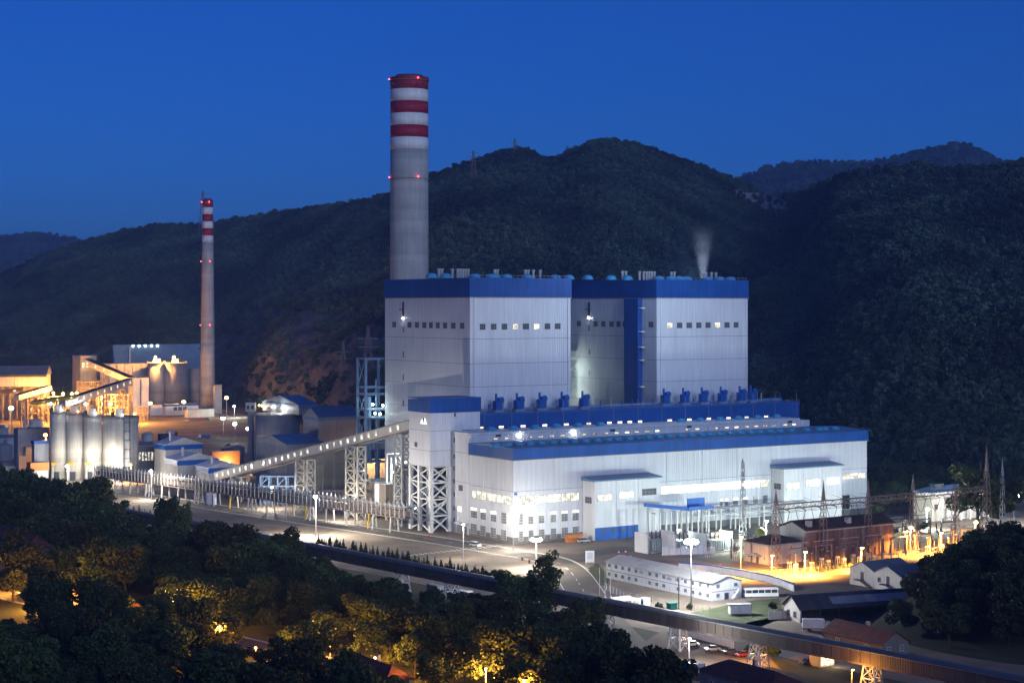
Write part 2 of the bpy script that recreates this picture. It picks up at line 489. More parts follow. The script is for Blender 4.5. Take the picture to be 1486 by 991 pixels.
side = [G(826, 815), G(880, 800), G(960, 800), G(1060, 818), G(1160, 838), G(1250, 834), G(1340, 815), G(1420, 795)]
ribbon(side, 9, 0.10, 'service_road', M['asphalt'])
street = [(-230, 640), (-175, 578), (-146, 548), (-99, 508), (-48, 455), (-20, 412), (12, 360), (40, 310)]
STREET = street
ribbon(street, 8, 0.06, 'town_street', M['asphalt'])
for off in (-4.9, 4.9): ribbon(street, 1.6, 0.16, 'street_pavement', M['kerb'], off)
sheet('truck_yard', [(p.x, p.y) for p in (G(850, 985), G(960, 915), G(1100, 935), G(1160, 1000), G(1100, 1050), G(900, 1050))], 0.05, M['dirt'])
sheet('grass_plot', [(p.x, p.y) for p in (G(985, 893), G(1085, 872), G(1130, 868), G(1140, 895), G(1090, 915), G(1030, 905))], 0.09, M['grass'])
sheet('lawn', [(p.x, p.y) for p in (G(838, 830), G(868, 818), G(884, 838), G(882, 850), G(860, 848))], 0.09, M['grass'])
sheet('shed_forecourt', [(p.x, p.y) for p in (G(1075, 905), G(1135, 893), G(1180, 905), G(1175, 925), G(1110, 925))], 0.09, M['yard'])
sheet('gravel_bed', [(p.x, p.y) for p in (G(1080, 800), G(1360, 762), G(1440, 768), G(1400, 800), G(1090, 840))], 0.07, M['dirt'])

# ---- hills: real height fields; ridge lines taken from the photograph
def interp(tab, x):
    xs, ys = zip(*tab)
    return float(np.interp(x, xs, ys))
def make_hill(name, ridge, dist, base, rows, px0, px1, step, m, amp, seed, back=900, exp=0.92):
    cols = np.arange(px0, px1 + 1, step)
    vs, fs = [], []
    nr = rows + 6
    for px in cols:
        D, B = interp(dist, px), interp(base, px)
        ry = interp(ridge, px)
        for k in range(nr):
            if k <= rows:
                s = k / rows
                d = B + (D - B) * s
                zr = CAMZ - (ry + 3 - HY) * D / F
                z = zr * (s ** exp)
                x = (px - CX) * d / F
                w = math.sin(math.pi * min(s * 1.0, 1)) ** 0.7
                n1 = noise.noise(Vector((x / 260 + seed, d / 420, 0.3))) + 0.55 * noise.noise(Vector((x / 100, d / 190 + seed, 1.3)))
                z += amp * w * n1
                if k == 0: z = -4
            else:
                q = (k - rows) / 6
                d = D + back * q; x = (px - CX) * d / F
                z = (CAMZ - (ry + 3 - HY) * D / F) * (1 - q) - 30 * q
            vs.append((x, d, z))
    nc = len(cols)
    for i in range(nc - 1):
        for k in range(nr - 1):
            a = i * nr + k
            fs.append((a, a + nr, a + nr + 1, a + 1))
    mb = MB(); mb.v, mb.f = vs, fs
    o = struct(name, mb, m, smooth=True)
    return np.array(vs).reshape(nc, nr, 3), rows

def hill_mat(name, soil):
    m = mat(name, soil, 0.95, 0.3, 0.02, bump=0.5, bscale=0.15, stain=((0.16, 0.13, 0.10), 0.56, 0.66, 0.02))
    return m
M['hill'] = hill_mat('hill_soil', (0.045, 0.05, 0.03))
M['rock'] = mat('bare_rock', (0.085, 0.088, 0.10), 0.95, 0.35, 0.03, bump=1.0, bscale=0.12, stain=((0.045, 0.047, 0.05), 0.42, 0.62, 0.05))

main_ridge = [(-500, 470), (-200, 432), (-60, 415), (0, 401), (60, 374), (120, 352), (190, 336), (232, 327), (262, 330), (300, 330), (335, 322), (400, 312), (460, 306), (520, 297),
              (566, 287), (600, 268), (625, 258), (660, 246), (690, 238), (722, 226), (752, 220), (775, 226), (795, 237), (812, 233), (840, 218), (868, 209), (890, 208), (920, 214), (960, 228),
              (1000, 243), (1040, 258), (1080, 274), (1120, 284), (1160, 288), (1200, 268), (1235, 258), (1290, 249), (1330, 244), (1385, 252), (1440, 250), (1486, 240), (1600, 222), (1900, 205), (2200, 240)]
main_dist = [(-500, 3200), (0, 2800), (300, 2600), (600, 2150), (850, 2050), (1080, 2150), (1160, 2000), (1220, 1750), (1480, 1550), (1900, 1400), (2200, 1400)]
main_base = [(-500, 2000), (0, 1930), (280, 1850), (330, 1720), (400, 1420), (520, 1200), (640, 1080), (1000, 1020), (1150, 1000), (1250, 930), (1330, 880), (1486, 860), (1900, 800), (2200, 780)]
HM, HMR = make_hill('wooded_hill', main_ridge, main_dist, main_base, 46, -500, 2200, 9, M['hill'], 50, 3.7)
HL, HLR = make_hill('far_hill', [(-700, 380), (-300, 352), (-60, 348), (0, 346), (48, 338), (80, 343), (118, 350), (170, 362), (260, 380), (420, 420)], [(-700, 5600), (420, 5600)], [(-700, 4100), (420, 4100)], 14, -700, 420, 14, M['hill'], 30, 9.1)
HR, HRR = make_hill('far_ridge', [(950, 330), (1010, 295), (1062, 266), (1085, 254), (1110, 244), (1150, 238), (1200, 237), (1265, 236), (1300, 228), (1340, 219), (1380, 211), (1405, 210), (1425, 221), (1455, 236), (1486, 243), (1560, 262), (1750, 300)],
                     [(950, 4300), (1750, 4300)], [(950, 3000), (1750, 3000)], 14, 950, 1750, 9, M['hill'], 26, 5.5)

# the hill the photograph is taken from: it falls away below the camera and rises unseen behind it, shaped to shade the foreground
vs, fs = [], []
prof = [(330, -2), (250, 0), (200, 14), (140, 40), (80, 66), (30, 84), (0, 90), (-50, 108), (-120, 138), (-200, 168), (-300, 190), (-420, 196), (-600, 180)]
xs_ = np.arange(-1500, 1501, 75)
for x in xs_:
    for d, z in prof:
        k = 1.0 - 0.25 * min(1, (abs(x) / 1500) ** 2)
        vs.append((x, d - 30 * noise.noise(Vector((x / 300, 1, 2))) * (1 if d < -20 else 0), z * k + (9 * noise.noise(Vector((x / 120, d / 120, 7))) * max(0, -d / 200) if d < -20 else 0)))
n_ = len(prof)
for i in range(len(xs_) - 1):
    for k in range(n_ - 1): a = i * n_ + k; fs.append((a, a + 1, a + n_ + 1, a + n_))
mb = MB(); mb.v, mb.f = vs, fs
struct('viewpoint_shade_hill', mb, M['ground'], smooth=True)

def bare(px, py):
    n = noise.noise(Vector((px / 22.0, py / 14.0, 0))) + 0.6 * noise.noise(Vector((px / 7.0, py / 5.0, 4)))
    a = 1 - ((px - 440) / 165) ** 2 - ((py - 528) / 84) ** 2
    b = 1 - ((px - 1108) / 44) ** 2 - ((py - 296 - (px - 1108) * 0.25) / 15) ** 2
    c = 1 - ((px - 60) / 200) ** 2 - ((py - 515) / 18) ** 2
    return max(a * 1.3, b * 1.6, c * 0.7) + n * 0.6 > 0.10

# rock slopes: raised sheets of broken rock over the bare parts of the hill
def hill_point(H, rows, ci, s):
    i = int(ci); f = ci - i; k = min(int(s), H.shape[1] - 2); g = s - k
    a = H[i, k] * (1-f) * (1-g) + H[i+1, k] * f * (1-g) + H[i, k+1] * (1-f) * g + H[i+1, k+1] * f * g
    return a
M['scar'] = mat('pale_rock', (0.27, 0.25, 0.25), 0.95, 0.3, 0.03, bump=1.0, bscale=0.12, stain=((0.12, 0.11, 0.11), 0.45, 0.65, 0.05))
def rock_patch(name, pxr, pyr, m=None):
    vs, fs, idx = [], [], {}
    c0, c1 = (pxr[0] + 500) / 9, (pxr[1] + 500) / 9
    nc, nk = int((c1 - c0) * 5), 150
    for i in range(nc):
        for k in range(nk):
            ci = c0 + (c1 - c0) * i / (nc - 1); s = k * (HMR * 0.995) / (nk - 1)
            p = hill_point(HM, HMR, ci, s)
            px, py = CX + p[0] * F / p[1], HY + (CAMZ - p[2]) * F / p[1]
            h = 0.9 + 4.0 * abs(noise.noise(Vector((p[0]/24, p[1]/24, p[2]/10)))) + 1.6 * noise.noise(Vector((p[0]/8, p[1]/8, p[2]/5)))
            ok = pyr[0] < py < pyr[1] and bare(px, py)
            idx[(i, k)] = (len(vs), ok); vs.append((p[0], p[1], p[2] + (max(h, 0.4) if ok else -1.5)))
    for i in range(nc - 1):
        for k in range(nk - 1):
            q = [idx[(i, k)], idx[(i+1, k)], idx[(i+1, k+1)], idx[(i, k+1)]]
            if any(t[1] for t in q): fs.append(tuple(t[0] for t in q))
    mb = MB(); mb.v, mb.f = vs, fs
    struct(name, mb, m or M['rock'])
rock_patch('quarry_slope', (262, 620), (430, 612))
rock_patch('rock_face', (1045, 1165), (264, 330), M['scar'])

# ---- wood on the hills: one mass nobody could count
leaf_cols = {}
def leaf_mat(name, col, var=0.45):
    m = bpy.data.materials.new(name); m.use_nodes = True
    n, l = m.node_tree.nodes, m.node_tree.links
    b = n['Principled BSDF']; b.inputs['Roughness'].default_value = 0.65; b.inputs['Specular IOR Level'].default_value = 0.2
    g = n.new('ShaderNodeNewGeometry'); oi = n.new('ShaderNodeObjectInfo')
    ad = n.new('ShaderNodeMath'); ad.operation = 'ADD'; l.new(g.outputs['Random Per Island'], ad.inputs[0])
    m0 = n.new('ShaderNodeMath'); m0.operation = 'MULTIPLY'; m0.inputs[1].default_value = 1.4; l.new(oi.outputs['Random'], m0.inputs[0])
    l.new(m0.outputs[0], ad.inputs[1])
    mr = n.new('ShaderNodeMapRange'); mr.inputs['From Max'].default_value = 2.4; mr.inputs['To Min'].default_value = 1 - var; mr.inputs['To Max'].default_value = 1 + var
    l.new(ad.outputs[0], mr.inputs['Value'])
    mx = n.new('ShaderNodeMix'); mx.data_type = 'RGBA'; mx.blend_type = 'MULTIPLY'; mx.inputs[0].default_value = 1
    mx.inputs[6].default_value = (*col, 1); l.new(mr.outputs[0], mx.inputs[7])
    hs = n.new('ShaderNodeHueSaturation'); l.new(mx.outputs[2], hs.inputs['Color'])
    m5 = n.new('ShaderNodeMapRange'); m5.inputs['To Min'].default_value = 0.46; m5.inputs['To Max'].default_value = 0.53; l.new(oi.outputs['Random'], m5.inputs['Value'])
    l.new(m5.outputs[0], hs.inputs['Hue'])
    l.new(hs.outputs[0], b.inputs['Base Color'])
    return m
M['leaf_far'] = leaf_mat('hill_foliage', (0.044, 0.072, 0.048), 0.55)
_n, _l = M['leaf_far'].node_tree.nodes, M['leaf_far'].node_tree.links
_oi = _n.new('ShaderNodeObjectInfo'); _nz = _n.new('ShaderNodeTexNoise'); _nz.inputs['Scale'].default_value = 0.012; _nz.inputs['Detail'].default_value = 5
_l.new(_oi.outputs['Location'], _nz.inputs['Vector'])
_mr = _n.new('ShaderNodeMapRange'); _mr.inputs['From Min'].default_value = 0.35; _mr.inputs['From Max'].default_value = 0.65; _mr.inputs['To Min'].default_value = 0.4; _mr.inputs['To Max'].default_value = 1.75  # patchy tone imitating lit and shaded folds of the hill
_l.new(_nz.outputs[0], _mr.inputs['Value'])
_mm = _n.new('ShaderNodeMix'); _mm.data_type = 'RGBA'; _mm.blend_type = 'MULTIPLY'; _mm.inputs[0].default_value = 1.0
_b = _n['Principled BSDF']; _src = _b.inputs['Base Color'].links[0].from_socket
_l.new(_src, _mm.inputs[6]); _l.new(_mr.outputs[0], _mm.inputs[7]); _l.new(_mm.outputs[2], _b.inputs['Base Color'])
M['leaf'] = leaf_mat('foliage', (0.045, 0.062, 0.022))
M['leafl'] = leaf_mat('light_foliage', (0.07, 0.095, 0.03))
M['leafd'] = leaf_mat('conifer_foliage', (0.035, 0.06, 0.03))

def quads_mesh(name, C, size, rg, up_bias=0.5, asp=0.75):
    """leaf-sized quads at points C with spread normals"""
    n = len(C)
    nrm = rg.normal(size=(n, 3)); nrm[:, 2] += up_bias; nrm /= np.linalg.norm(nrm, axis=1, keepdims=True)
    t = rg.normal(size=(n, 3)); a = np.cross(nrm, t); a /= np.linalg.norm(a, axis=1, keepdims=True); b = np.cross(nrm, a)
    s = (size * rg.uniform(0.6, 1.35, n))[:, None]
    a *= s * 0.5; b *= s * 0.5 * asp
    V = np.stack([C - a, C - b, C + a, C + b], axis=1).reshape(-1, 3)
    me = bpy.data.meshes.new(name)
    me.from_pydata(V.tolist(), [], np.arange(4 * n).reshape(n, 4).tolist()); me.update()
    return me

def clump_points(rg, blobs, n, shell=0.55):
    """points in a union of ellipsoids, denser toward the skin"""
    vol = np.array([b[3] * b[4] * b[5] for b in blobs]) ** 0.75; vol /= vol.sum()
    pick = rg.choice(len(blobs), n, p=vol)
    d = rg.normal(size=(n, 3)); d /= np.linalg.norm(d, axis=1, keepdims=True)
    r = (shell + (1 - shell) * rg.random(n) ** 0.6)[:, None]
    B = np.array(blobs)[pick]
    return B[:, :3] + d * r * B[:, 3:]

far_col = bpy.data.collections.new('hill_tree_kinds')
for q in range(5):
    rg = np.random.default_rng(100 + q)
    bl = [(0, 0, 6.5, 3.6, 3.6, 4.2)]
    for _ in range(6):
        a = rg.uniform(0, 6.28); r = rg.uniform(1.5, 3.2)
        bl.append((r * math.cos(a), r * math.sin(a), rg.uniform(4.5, 9), *(rg.uniform(1.4, 2.4, 3))))
    me = quads_mesh('hill_tree', clump_points(rg, bl, 170), 2.3, rg, 0.7)
    me.materials.append(M['leaf_far'])
    o = bpy.data.objects.new('hill_tree', me); far_col.objects.link(o)

def scatter(H, rows, n, rg, scale, smin=0.02, keep=bare):
    nc = H.shape[0]
    P = H[:, :rows + 2]
    A = np.linalg.norm(np.cross(P[1:, :-1] - P[:-1, :-1], P[:-1, 1:] - P[:-1, :-1]), axis=2)
    pr = (A / A.sum()).ravel()
    pick = rg.choice(len(pr), n, p=pr)
    ci, ki = np.unravel_index(pick, A.shape)
    u, w = rg.random(n)[:, None], rg.random(n)[:, None]
    p = P[ci, ki] * (1-u) * (1-w) + P[ci+1, ki] * u * (1-w) + P[ci, ki+1] * (1-u) * w + P[ci+1, ki+1] * u * w
    px = CX + p[:, 0] * F / p[:, 1]; py = HY + (CAMZ - p[:, 2]) * F / p[:, 1]
    ok = (px > -60) & (px < 1550) & (p[:, 2] > -1)
    if keep: ok &= np.array([not keep(a, b) or rg.random() < 0.07 for a, b in zip(px, py)])
    p = p[ok]; sc = scale * rg.uniform(0.55, 1.0, len(p)) * rg.uniform(0.8, 1.55, len(p))
    return p, sc
ps, ss = [], []
rg = np.random.default_rng(5)
for H, rows, n, sc, kp in ((HM, HMR, 150000, 0.74, bare), (HL, HLR, 26000, 1.35, None), (HR, HRR, 22000, 1.15, None)):
    p, s = scatter(H, rows, n, rg, sc, keep=kp)
    ps.append(p); ss.append(s)
ps, ss = np.concatenate(ps), np.concatenate(ss)
print('hill trees', len(ps))
fm = bpy.data.meshes.new('hill_wood'); fm.from_pydata(ps.tolist(), [], [])
a = fm.attributes.new('tree_size', 'FLOAT', 'POINT'); a.data.foreach_set('value', ss.astype(np.float32))
a = fm.attributes.new('tree_turn', 'FLOAT', 'POINT'); a.data.foreach_set('value', rg.uniform(0, 6.28, len(ps)).astype(np.float32))
wood = bpy.data.objects.new('hill_wood', fm); COL.objects.link(wood); wood['kind'] = 'stuff'
ng = bpy.data.node_groups.new('plant_wood', 'GeometryNodeTree')
ng.interface.new_socket('Geometry', in_out='INPUT', socket_type='NodeSocketGeometry')
ng.interface.new_socket('Geometry', in_out='OUTPUT', socket_type='NodeSocketGeometry')
gi, go = ng.nodes.new('NodeGroupInput'), ng.nodes.new('NodeGroupOutput')
ip = ng.nodes.new('GeometryNodeInstanceOnPoints'); ci = ng.nodes.new('GeometryNodeCollectionInfo')
ci.inputs['Collection'].default_value = far_col; ci.inputs['Separate Children'].default_value = True; ci.inputs['Reset Children'].default_value = True
na = ng.nodes.new('GeometryNodeInputNamedAttribute'); na.data_type = 'FLOAT'; na.inputs['Name'].default_value = 'tree_size'
nb = ng.nodes.new('GeometryNodeInputNamedAttribute'); nb.data_type = 'FLOAT'; nb.inputs['Name'].default_value = 'tree_turn'
cx = ng.nodes.new('ShaderNodeCombineXYZ')
ng.links.new(nb.outputs[0], cx.inputs[2])
ng.links.new(gi.outputs[0], ip.inputs['Points']); ng.links.new(ci.outputs[0], ip.inputs['Instance'])
ip.inputs['Pick Instance'].default_value = True
ng.links.new(na.outputs[0], ip.inputs['Scale']); ng.links.new(cx.outputs[0], ip.inputs['Rotation'])
ng.links.new(ip.outputs[0], go.inputs[0])
md = wood.modifiers.new('plant_wood', 'NODES'); md.node_group = ng

# ================================================================== THE PLANT (plant frame: local x along the front, local y to the back)
def ptw(name, label, cat, u, v, group=None, z=0.0):
    return thing(name, label, cat, PW(u, v, z), PA, group)

def courses(root, u0, u1, v0, v1, zs, m, gap=0.14, name='wall_course', inset=0.18, top=None):
    """a clad box: a dark core with wall courses proud of it, joints left open between them"""
    core = MB().box(u0+inset, u1-inset, v0+inset, v1-inset, zs[0], zs[-1]-0.05)
    part(root, 'wall_core', core, M['dark'])
    for a, b in zip(zs[:-1], zs[1:]):
        part(root, name, MB().box(u0, u1, v0, v1, a + gap/2, b - gap/2), m)

def dome_mb(r, h):
    prof = [(r*1.12, 0), (r*1.12, 0.15*h), (r*0.9, 0.2*h)] + [(r*math.cos(t*math.pi/2/4), 0.25*h + 0.75*h*math.sin(t*math.pi/2/4)) for t in range(0, 4)] + [(0.08*r, h)]
    return MB().lathe(prof, 14)
def vent_dome(root, u, v, z, r=1.4, h=1.3, lab=None):
    me = cmesh(('dome', r, h), lambda: dome_mb(r, h), 'roof_vent')
    o = link('roof_vent', me, M['cyan'], root, (u, v, z), smooth=False)
    return o

# ---------------- boiler houses
BV0, BV1 = 62.5, 137.5
ZT, ZB = 104.5, 96.6
BZ = [40.0, 48.0, 58.3, 68.2, 78.7, 96.6]
def boiler(label, u0, u1, wl_px, wf_px, lit_idx):
    r = ptw('boiler_house', label, 'power station building', u0, BV0)
    W, L = u1 - u0, BV1 - BV0
    courses(r, 0, W, 0, L, [0, 20] + BZ, M['white'])
    part(r, 'blue_fascia', MB().box(-0.35, W+0.35, -0.35, L+0.35, ZB, ZT), M['blue'])
    part(r, 'fascia_edge', MB().box(-0.5, W+0.5, -0.5, L+0.5, ZB-0.35, ZB-0.02), M['frame'])
    part(r, 'roof_capping', MB().box(-0.5, W+0.5, -0.5, L+0.5, ZT+0.01, ZT+0.3), M['bluep'])
    for a, b in wl_px:
        v = Vat((a+b)/2, u0) - BV0; w = abs(Vat(a, u0) - Vat(b, u0))
        window(r, (-0.02, v, 83.0), w, 2.6, 'left', 'glassg', 'frame', 3, 2)
    for i, (a, b) in enumerate(wf_px):
        ua, ub = Uat(a, BV0), Uat(b, BV0)
        o = window(r, ((ua+ub)/2 - u0, -0.02, 82.6), ub - ua, 2.6, 'front', 'lit' if i in lit_idx else 'glassg', 'frame', 3, 2)
        if i in lit_idx: o['label'] = 'lit window'
    return r
z3 = lambda x: 540 + x / 3.715
z4 = lambda x: 780 + x / 3.715
B1U0, B1U1 = Uat(682, BV0), Uat(828, BV0)
B2U0, B2U1 = Uat(953, BV0), Uat(1085, BV0)
boil1 = boiler('white boiler house with blue top band nearest the tall chimney', B1U0, B1U1,
    [(z3(a), z3(b)) for a, b in ((110,130),(192,213),(232,253),(272,293),(308,328),(345,365),(384,405),(427,450),(476,498))],
    [(z3(a), z3(b)) for a, b in ((580,610),(640,670),(698,728),(757,788),(812,845),(870,903),(930,960),(985,1015))], (3, 5))
boil2 = boiler('white boiler house with blue top band and blue stair shaft, on the right', B2U0, B2U1,
    [(z3(a), z3(b)) for a, b in ((1105,1127),(1195,1217),(1237,1258),(1280,1303),(1318,1340),(1352,1375))] + [(z4(600), z4(627))],
    [(z4(a), z4(b)) for a, b in ((698,728),(750,780),(803,832),(855,883),(905,933),(955,985),(1007,1035),(1057,1083))], (0, 5))
for r, u0, px in ((boil1, B1U0, 585.6), (boil2, B2U0, z3(1171))):
    v = Vat(px, u0) - BV0
    part(r, 'louvre', MB().box(-0.4, -0.03, v-0.5, v+0.5, 88.2, 94.6), M['dark'])
    part(r, 'bracket', MB().box(-0.9, -0.41, v-0.3, v+2.6, 91.0, 91.4), M['dark'])
    o = part(r, 'wall_lamp', MB().sphere((-0.7, v, 87.2), 0.22), M['lampw'])
    point_light(r, (-2.4, v, 87.2), 8, (1, .97, .9))
    for za, zb in ((80.8, 83.4), (69.4, 72.2), (59.2, 61.8), (47.5, 50.2)):
        window(r, (-0.02, v, za), 0.9, zb - za, 'left', 'glass', 'frame', 1, 3)
# lift and stair shaft on the left wall of the right boiler house
va, vb = Vat(932, B2U0) - BV0, Vat(912, B2U0) - BV0
part(boil2, 'stair_shaft', MB().box(-2.6, -0.06, va, vb, 40, 96.2), M['blue'])
for y in (250, 377, 460, 530, 673, 783):
    z = Zuv(380 + y/3.715, B2U0, BV0 + va)
    part(boil2, 'landing', MB().box(-2.4, -0.1, va-2.2, va-0.05, z-0.2, z+0.35), M['wsteel'])
part(boil2, 'ladder', MB().box(-0.5, -0.06, Vat(z3(1270), B2U0)-BV0, Vat(z3(1262), B2U0)-BV0-1.2, 40, 57), M['frame'])
vv = Vat(z3(1376), B2U0) - BV0
part(boil2, 'pipe_riser', MB().cyl((-0.8, vv, 40), (-0.8, vv, 80), 0.45, n=8), M['dark'])
# roofs: vents and stub stacks
def stub(root, u, v, z, h=3.4, r=0.55):
    me = cmesh(('stub', h, r), lambda: MB().lathe([(r, 0), (r, h*0.8), (r*1.3, h*0.82), (r*1.3, h)], 10), 'stub_stack')
    link('stub_stack', me, M['steel'], root, (u, v, z))
for r, u0, doms, stubs in ((boil1, B1U0, (320, 395, 555, 640, 660, 725, 835, 985, 1060), (360, 376, 432, 460, 474, 488, 502, 517, 660, 674, 825, 840, 868, 905)),):
    for x in doms: vent_dome(r, Uat(z3(x), BV0+14) - u0, 14, ZT+0.3, 2.5, 2.2)
    for x in stubs: stub(r, Uat(z3(x), BV0+20) - u0, 20, ZT+0.3, 4.2, 0.65)
for x in (95, 270, 395, 485, 655, 720, 765, 805, 915, 980, 1040): vent_dome(boil2, Uat(z4(x), BV0+14) - B2U0, 14, ZT+0.3, 2.5, 2.2)
for x in (458, 476, 550, 572, 588, 602, 616, 630, 722, 738, 908, 938, 962): stub(boil2, Uat(z4(x), BV0+20) - B2U0, 20, ZT+0.3, 4.2, 0.65)
for r, W in ((boil1, B1U1-B1U0), (boil2, B2U1-B2U0)):
    rail = MB()
    for i in range(24): rail.bar((W*i/23, 0.8, ZT), (W*i/23, 0.8, ZT+1.4), 0.12)
    rail.bar((0, 0.8, ZT+1.4), (W, 0.8, ZT+1.4), 0.12)
    part(r, 'guard_rail', rail, M['frame'])

# structure between the boiler houses: open steel with lamps
r = ptw('link_block', 'blue clad link block recessed between the two boiler houses', 'power station building', B1U1, 134)
W = B2U0 - B1U1
part(r, 'wall', MB().box(0.3, W-0.3, 0, 22, 0, ZB-0.1), M['greysheet'])
part(r, 'blue_fascia', MB().box(0.4, W-0.4, -0.3, 22, ZB, ZT-0.1), M['blue'])
mb = MB()
for k in range(9): mb.box(W-13, W-1, -9, -0.2, 40+k*4.4, 40.3+k*4.4)
part(r, 'platform', mb, M['steel'])
for k in range(7):
    part(r, 'bulkhead_lamp', MB().sphere((W-6.5+0.7*(k%2), -9.4, 42.5+k*4.1), 0.5), M['lampg'])
point_light(r, (W-6, -11, 48), 250, (.85, 1, .9)); point_light(r, (W-6, -11, 60), 120, (.85, 1, .9))
for x in (1325, 1352): part(r, 'bright_window_box', MB().box(W-2.6, W-1.2, -16-(x-1325)*0.3, -14-(x-1325)*0.3, 40.0, 49.5), M['wsteel'])  # white boxes standing in for bright window blobs in the recess

# ---------------- bunker bay (blue wall, lit windows)
KU0, KU1, KV0, KV1 = Uat(697, 47.75), Uat(1160, 47.75), 47.75, 62.2
kb = ptw('bunker_bay', 'long dark blue bunker bay wall with a row of lit windows under the boilers', 'power station building', KU0, KV0)
W = KU1 - KU0
part(kb, 'wall', MB().box(0, W, 0, KV1-KV0, 0, 47.0), M['blue'])
part(kb, 'roof_edge', MB().box(-0.1, W+0.3, -0.3, KV1-KV0, 47.02, 47.6), M['bluep'])
z5 = lambda x: 600 + x / 4.31
z6 = lambda x: 920 + x / 4.31
litpx = [z5(x) for x in (422, 548, 685, 820, 955, 1095, 1225, 1290, 1352, 1415)] + [z6(x) for x in (36, 223, 345, 467, 590, 703, 825)]
dompx = [z5(x) for x in (485, 625, 760, 895, 1030, 1168)] + [z6(x) for x in (295, 415, 540, 655, 775, 895)]
for i, px in enumerate(litpx):
    u = Uat(px, KV0); window(kb, (u-KU0, -0.02, Zuv(623.5 - (px-700)*0.0395, u, KV0)+0.4), 2.6, 1.0, 'front', 'litw' if i % 5 else 'lit', 'frame', 3, 1)
pm = MB()
for i in range(40):
    if i % 3 == 0: u = 2 + (W-4)*i/39; pm.bar((u, -0.25, 41.3), (u, -0.25, 52), 0.14)
part(kb, 'lightning_rods', pm, M['frame'])
part(kb, 'steam_header', MB().cyl((3, 9.6, 48.6), (W-3, 9.6, 48.6), 0.7, n=8), M['bsteel'])
for i in range(30):
    u = 4 + (W-8)*i/29
    part(kb, 'header_branch', MB().cyl((u, 9.0, 47.6), (u, 9.0, 50.2 + (i*7 % 5)*0.45), 0.28, n=6), M['bluep' if i % 3 else 'steel'])
for i in range(28):
    part(kb, 'rail_post', MB().box(W*i/27-0.06 if i else 0.02, W*i/27+0.06 if i < 27 else W-0.02, 0.2, 0.32, 47.62, 48.8), M['frame'])
for z in (48.2, 48.85): part(kb, 'rail', MB().box(0, W, 0.2, 0.3, z-0.05, z+0.04), M['frame'])

# ---------------- deaerator bay
DU0, DU1, DV0, DV1, DZ = 0.0, Uat(1160, 33), 33.0, 47.6, 41.3
db = ptw('deaerator_bay', 'white middle bay with a low row of lit windows above the turbine roof', 'power station building', DU0, DV0)
W = DU1 - DU0
courses(db, 0, W, 0, DV1-DV0, [0, 21, 33, 40.3], M['white'])
part(db, 'parapet', MB().box(-0.2, W+0.2, -0.25, DV1-DV0, 40.32, DZ), M['whitep'])
part(db, 'gable_end', MB().box(W+0.3, W+9, 3, DV1-DV0-1, 30, 40.0), M['whitep'])
for i, x in enumerate((515, 585, 660, 725, 795, 865, 930, 1000, 1065, 1130, 1205, 1270, 1335, 1395, 1460)):
    u = Uat(z5(x), DV0); window(db, (u, -0.02, 38.1), 2.4, 0.9, 'front', ('litd', 'lit', 'litw', 'litd', 'litd')[i % 5] if x not in (660, 1000) else 'litw', 'frame', 3, 1)
for i, x in enumerate((85, 145, 335, 395, 455, 520, 580, 640, 705, 765, 820, 875, 945, 1000)):
    u = Uat(z6(x), DV0); window(db, (u, -0.02, 38.1), 2.4, 0.9, 'front', ('lit', 'litw', 'litd', 'lit', 'litd', 'litd')[i % 6], 'frame', 3, 1)
for x in (530, 1245): u = Uat(z5(x), DV0); part(db, 'louvre', MB().box(u-1.2, u+1.2, -0.2, -0.02, 39.3, 40.2), M['dark'])
for x in (345, 975): u = Uat(z6(x), DV0); part(db, 'louvre', MB().box(u-1.2, u+1.2, -0.2, -0.02, 39.3, 40.2), M['dark'])
for x in (660, 1000):
    u = Uat(z5(x), DV0); part(db, 'wall_lamp', MB().sphere((u, -0.7, 39.6), 0.3), M['lampw']); point_light(db, (u, -1.6, 39.2), 60, (1, .97, .9))
for px in dompx:
    vent_dome(db, Uat(px, DV0+8), 8, DZ, 2.0, 1.7)
for x in (246,): pass
for z in (36.8, 30.2, 25.2, 20.0, 14.6, 9.0, 4.2):                     # slit windows down the left wall
    window(db, (-0.02, 11.6, z), 1.0, 1.9, 'left', 'glass', 'frame', 1, 2)
window(db, (-0.02, 6.5, 17.4), 3.0, 2.4, 'left', 'glassg', 'frame', 3, 1)
window(db, (-0.02, 7.2, 8.8), 3.2, 2.3, 'left', 'litw', 'fwhite', 3, 1)
for q in (20.5, 23.0): pass

# ---------------- turbine hall
TU1, TV1 = Uat(1258, 0), 32.8
th = ptw('turbine_hall', 'long white turbine hall with blue fascia and strip of lit windows', 'power station building', 0, 0)
courses(th, 0, TU1, 0, TV1, [2.6, 20.4, 32.8], M['white'])
part(th, 'plinth', MB().box(-0.15, TU1+0.15, -0.15, TV1, 0, 2.62), M['concd'])
part(th, 'blue_fascia', MB().box(-0.5, TU1+0.5, -0.5, TV1-0.02, 32.82, 37.2), M['blue'])
part(th, 'fascia_edge', MB().box(-0.62, TU1+0.62, -0.62, TV1-0.02, 32.55, 32.8), M['frame'])
rm = MB(); rm.extr([(-0.7, -0.7, 37.22), (-0.7, 16, 38.2), (-0.7, TV1-0.05, 37.4), (-0.7, TV1-0.05, 37.22)], (TU1+1.4, 0, 0))
part(th, 'roof', rm, M['roofb'])
x = 0
for xs, f in (((515, 585, 655, 725, 795, 870, 935, 1000, 1070, 1145, 1215, 1275, 1345, 1410), z5), ((30, 90, 155, 220, 290, 360, 425, 475, 540, 605, 670, 735, 790, 855, 915, 985, 1080, 1160, 1195, 1260), z6)):
    for x in xs: vent_dome(th, Uat(f(x), 7), 7, 37.7, 1.9, 1.6)
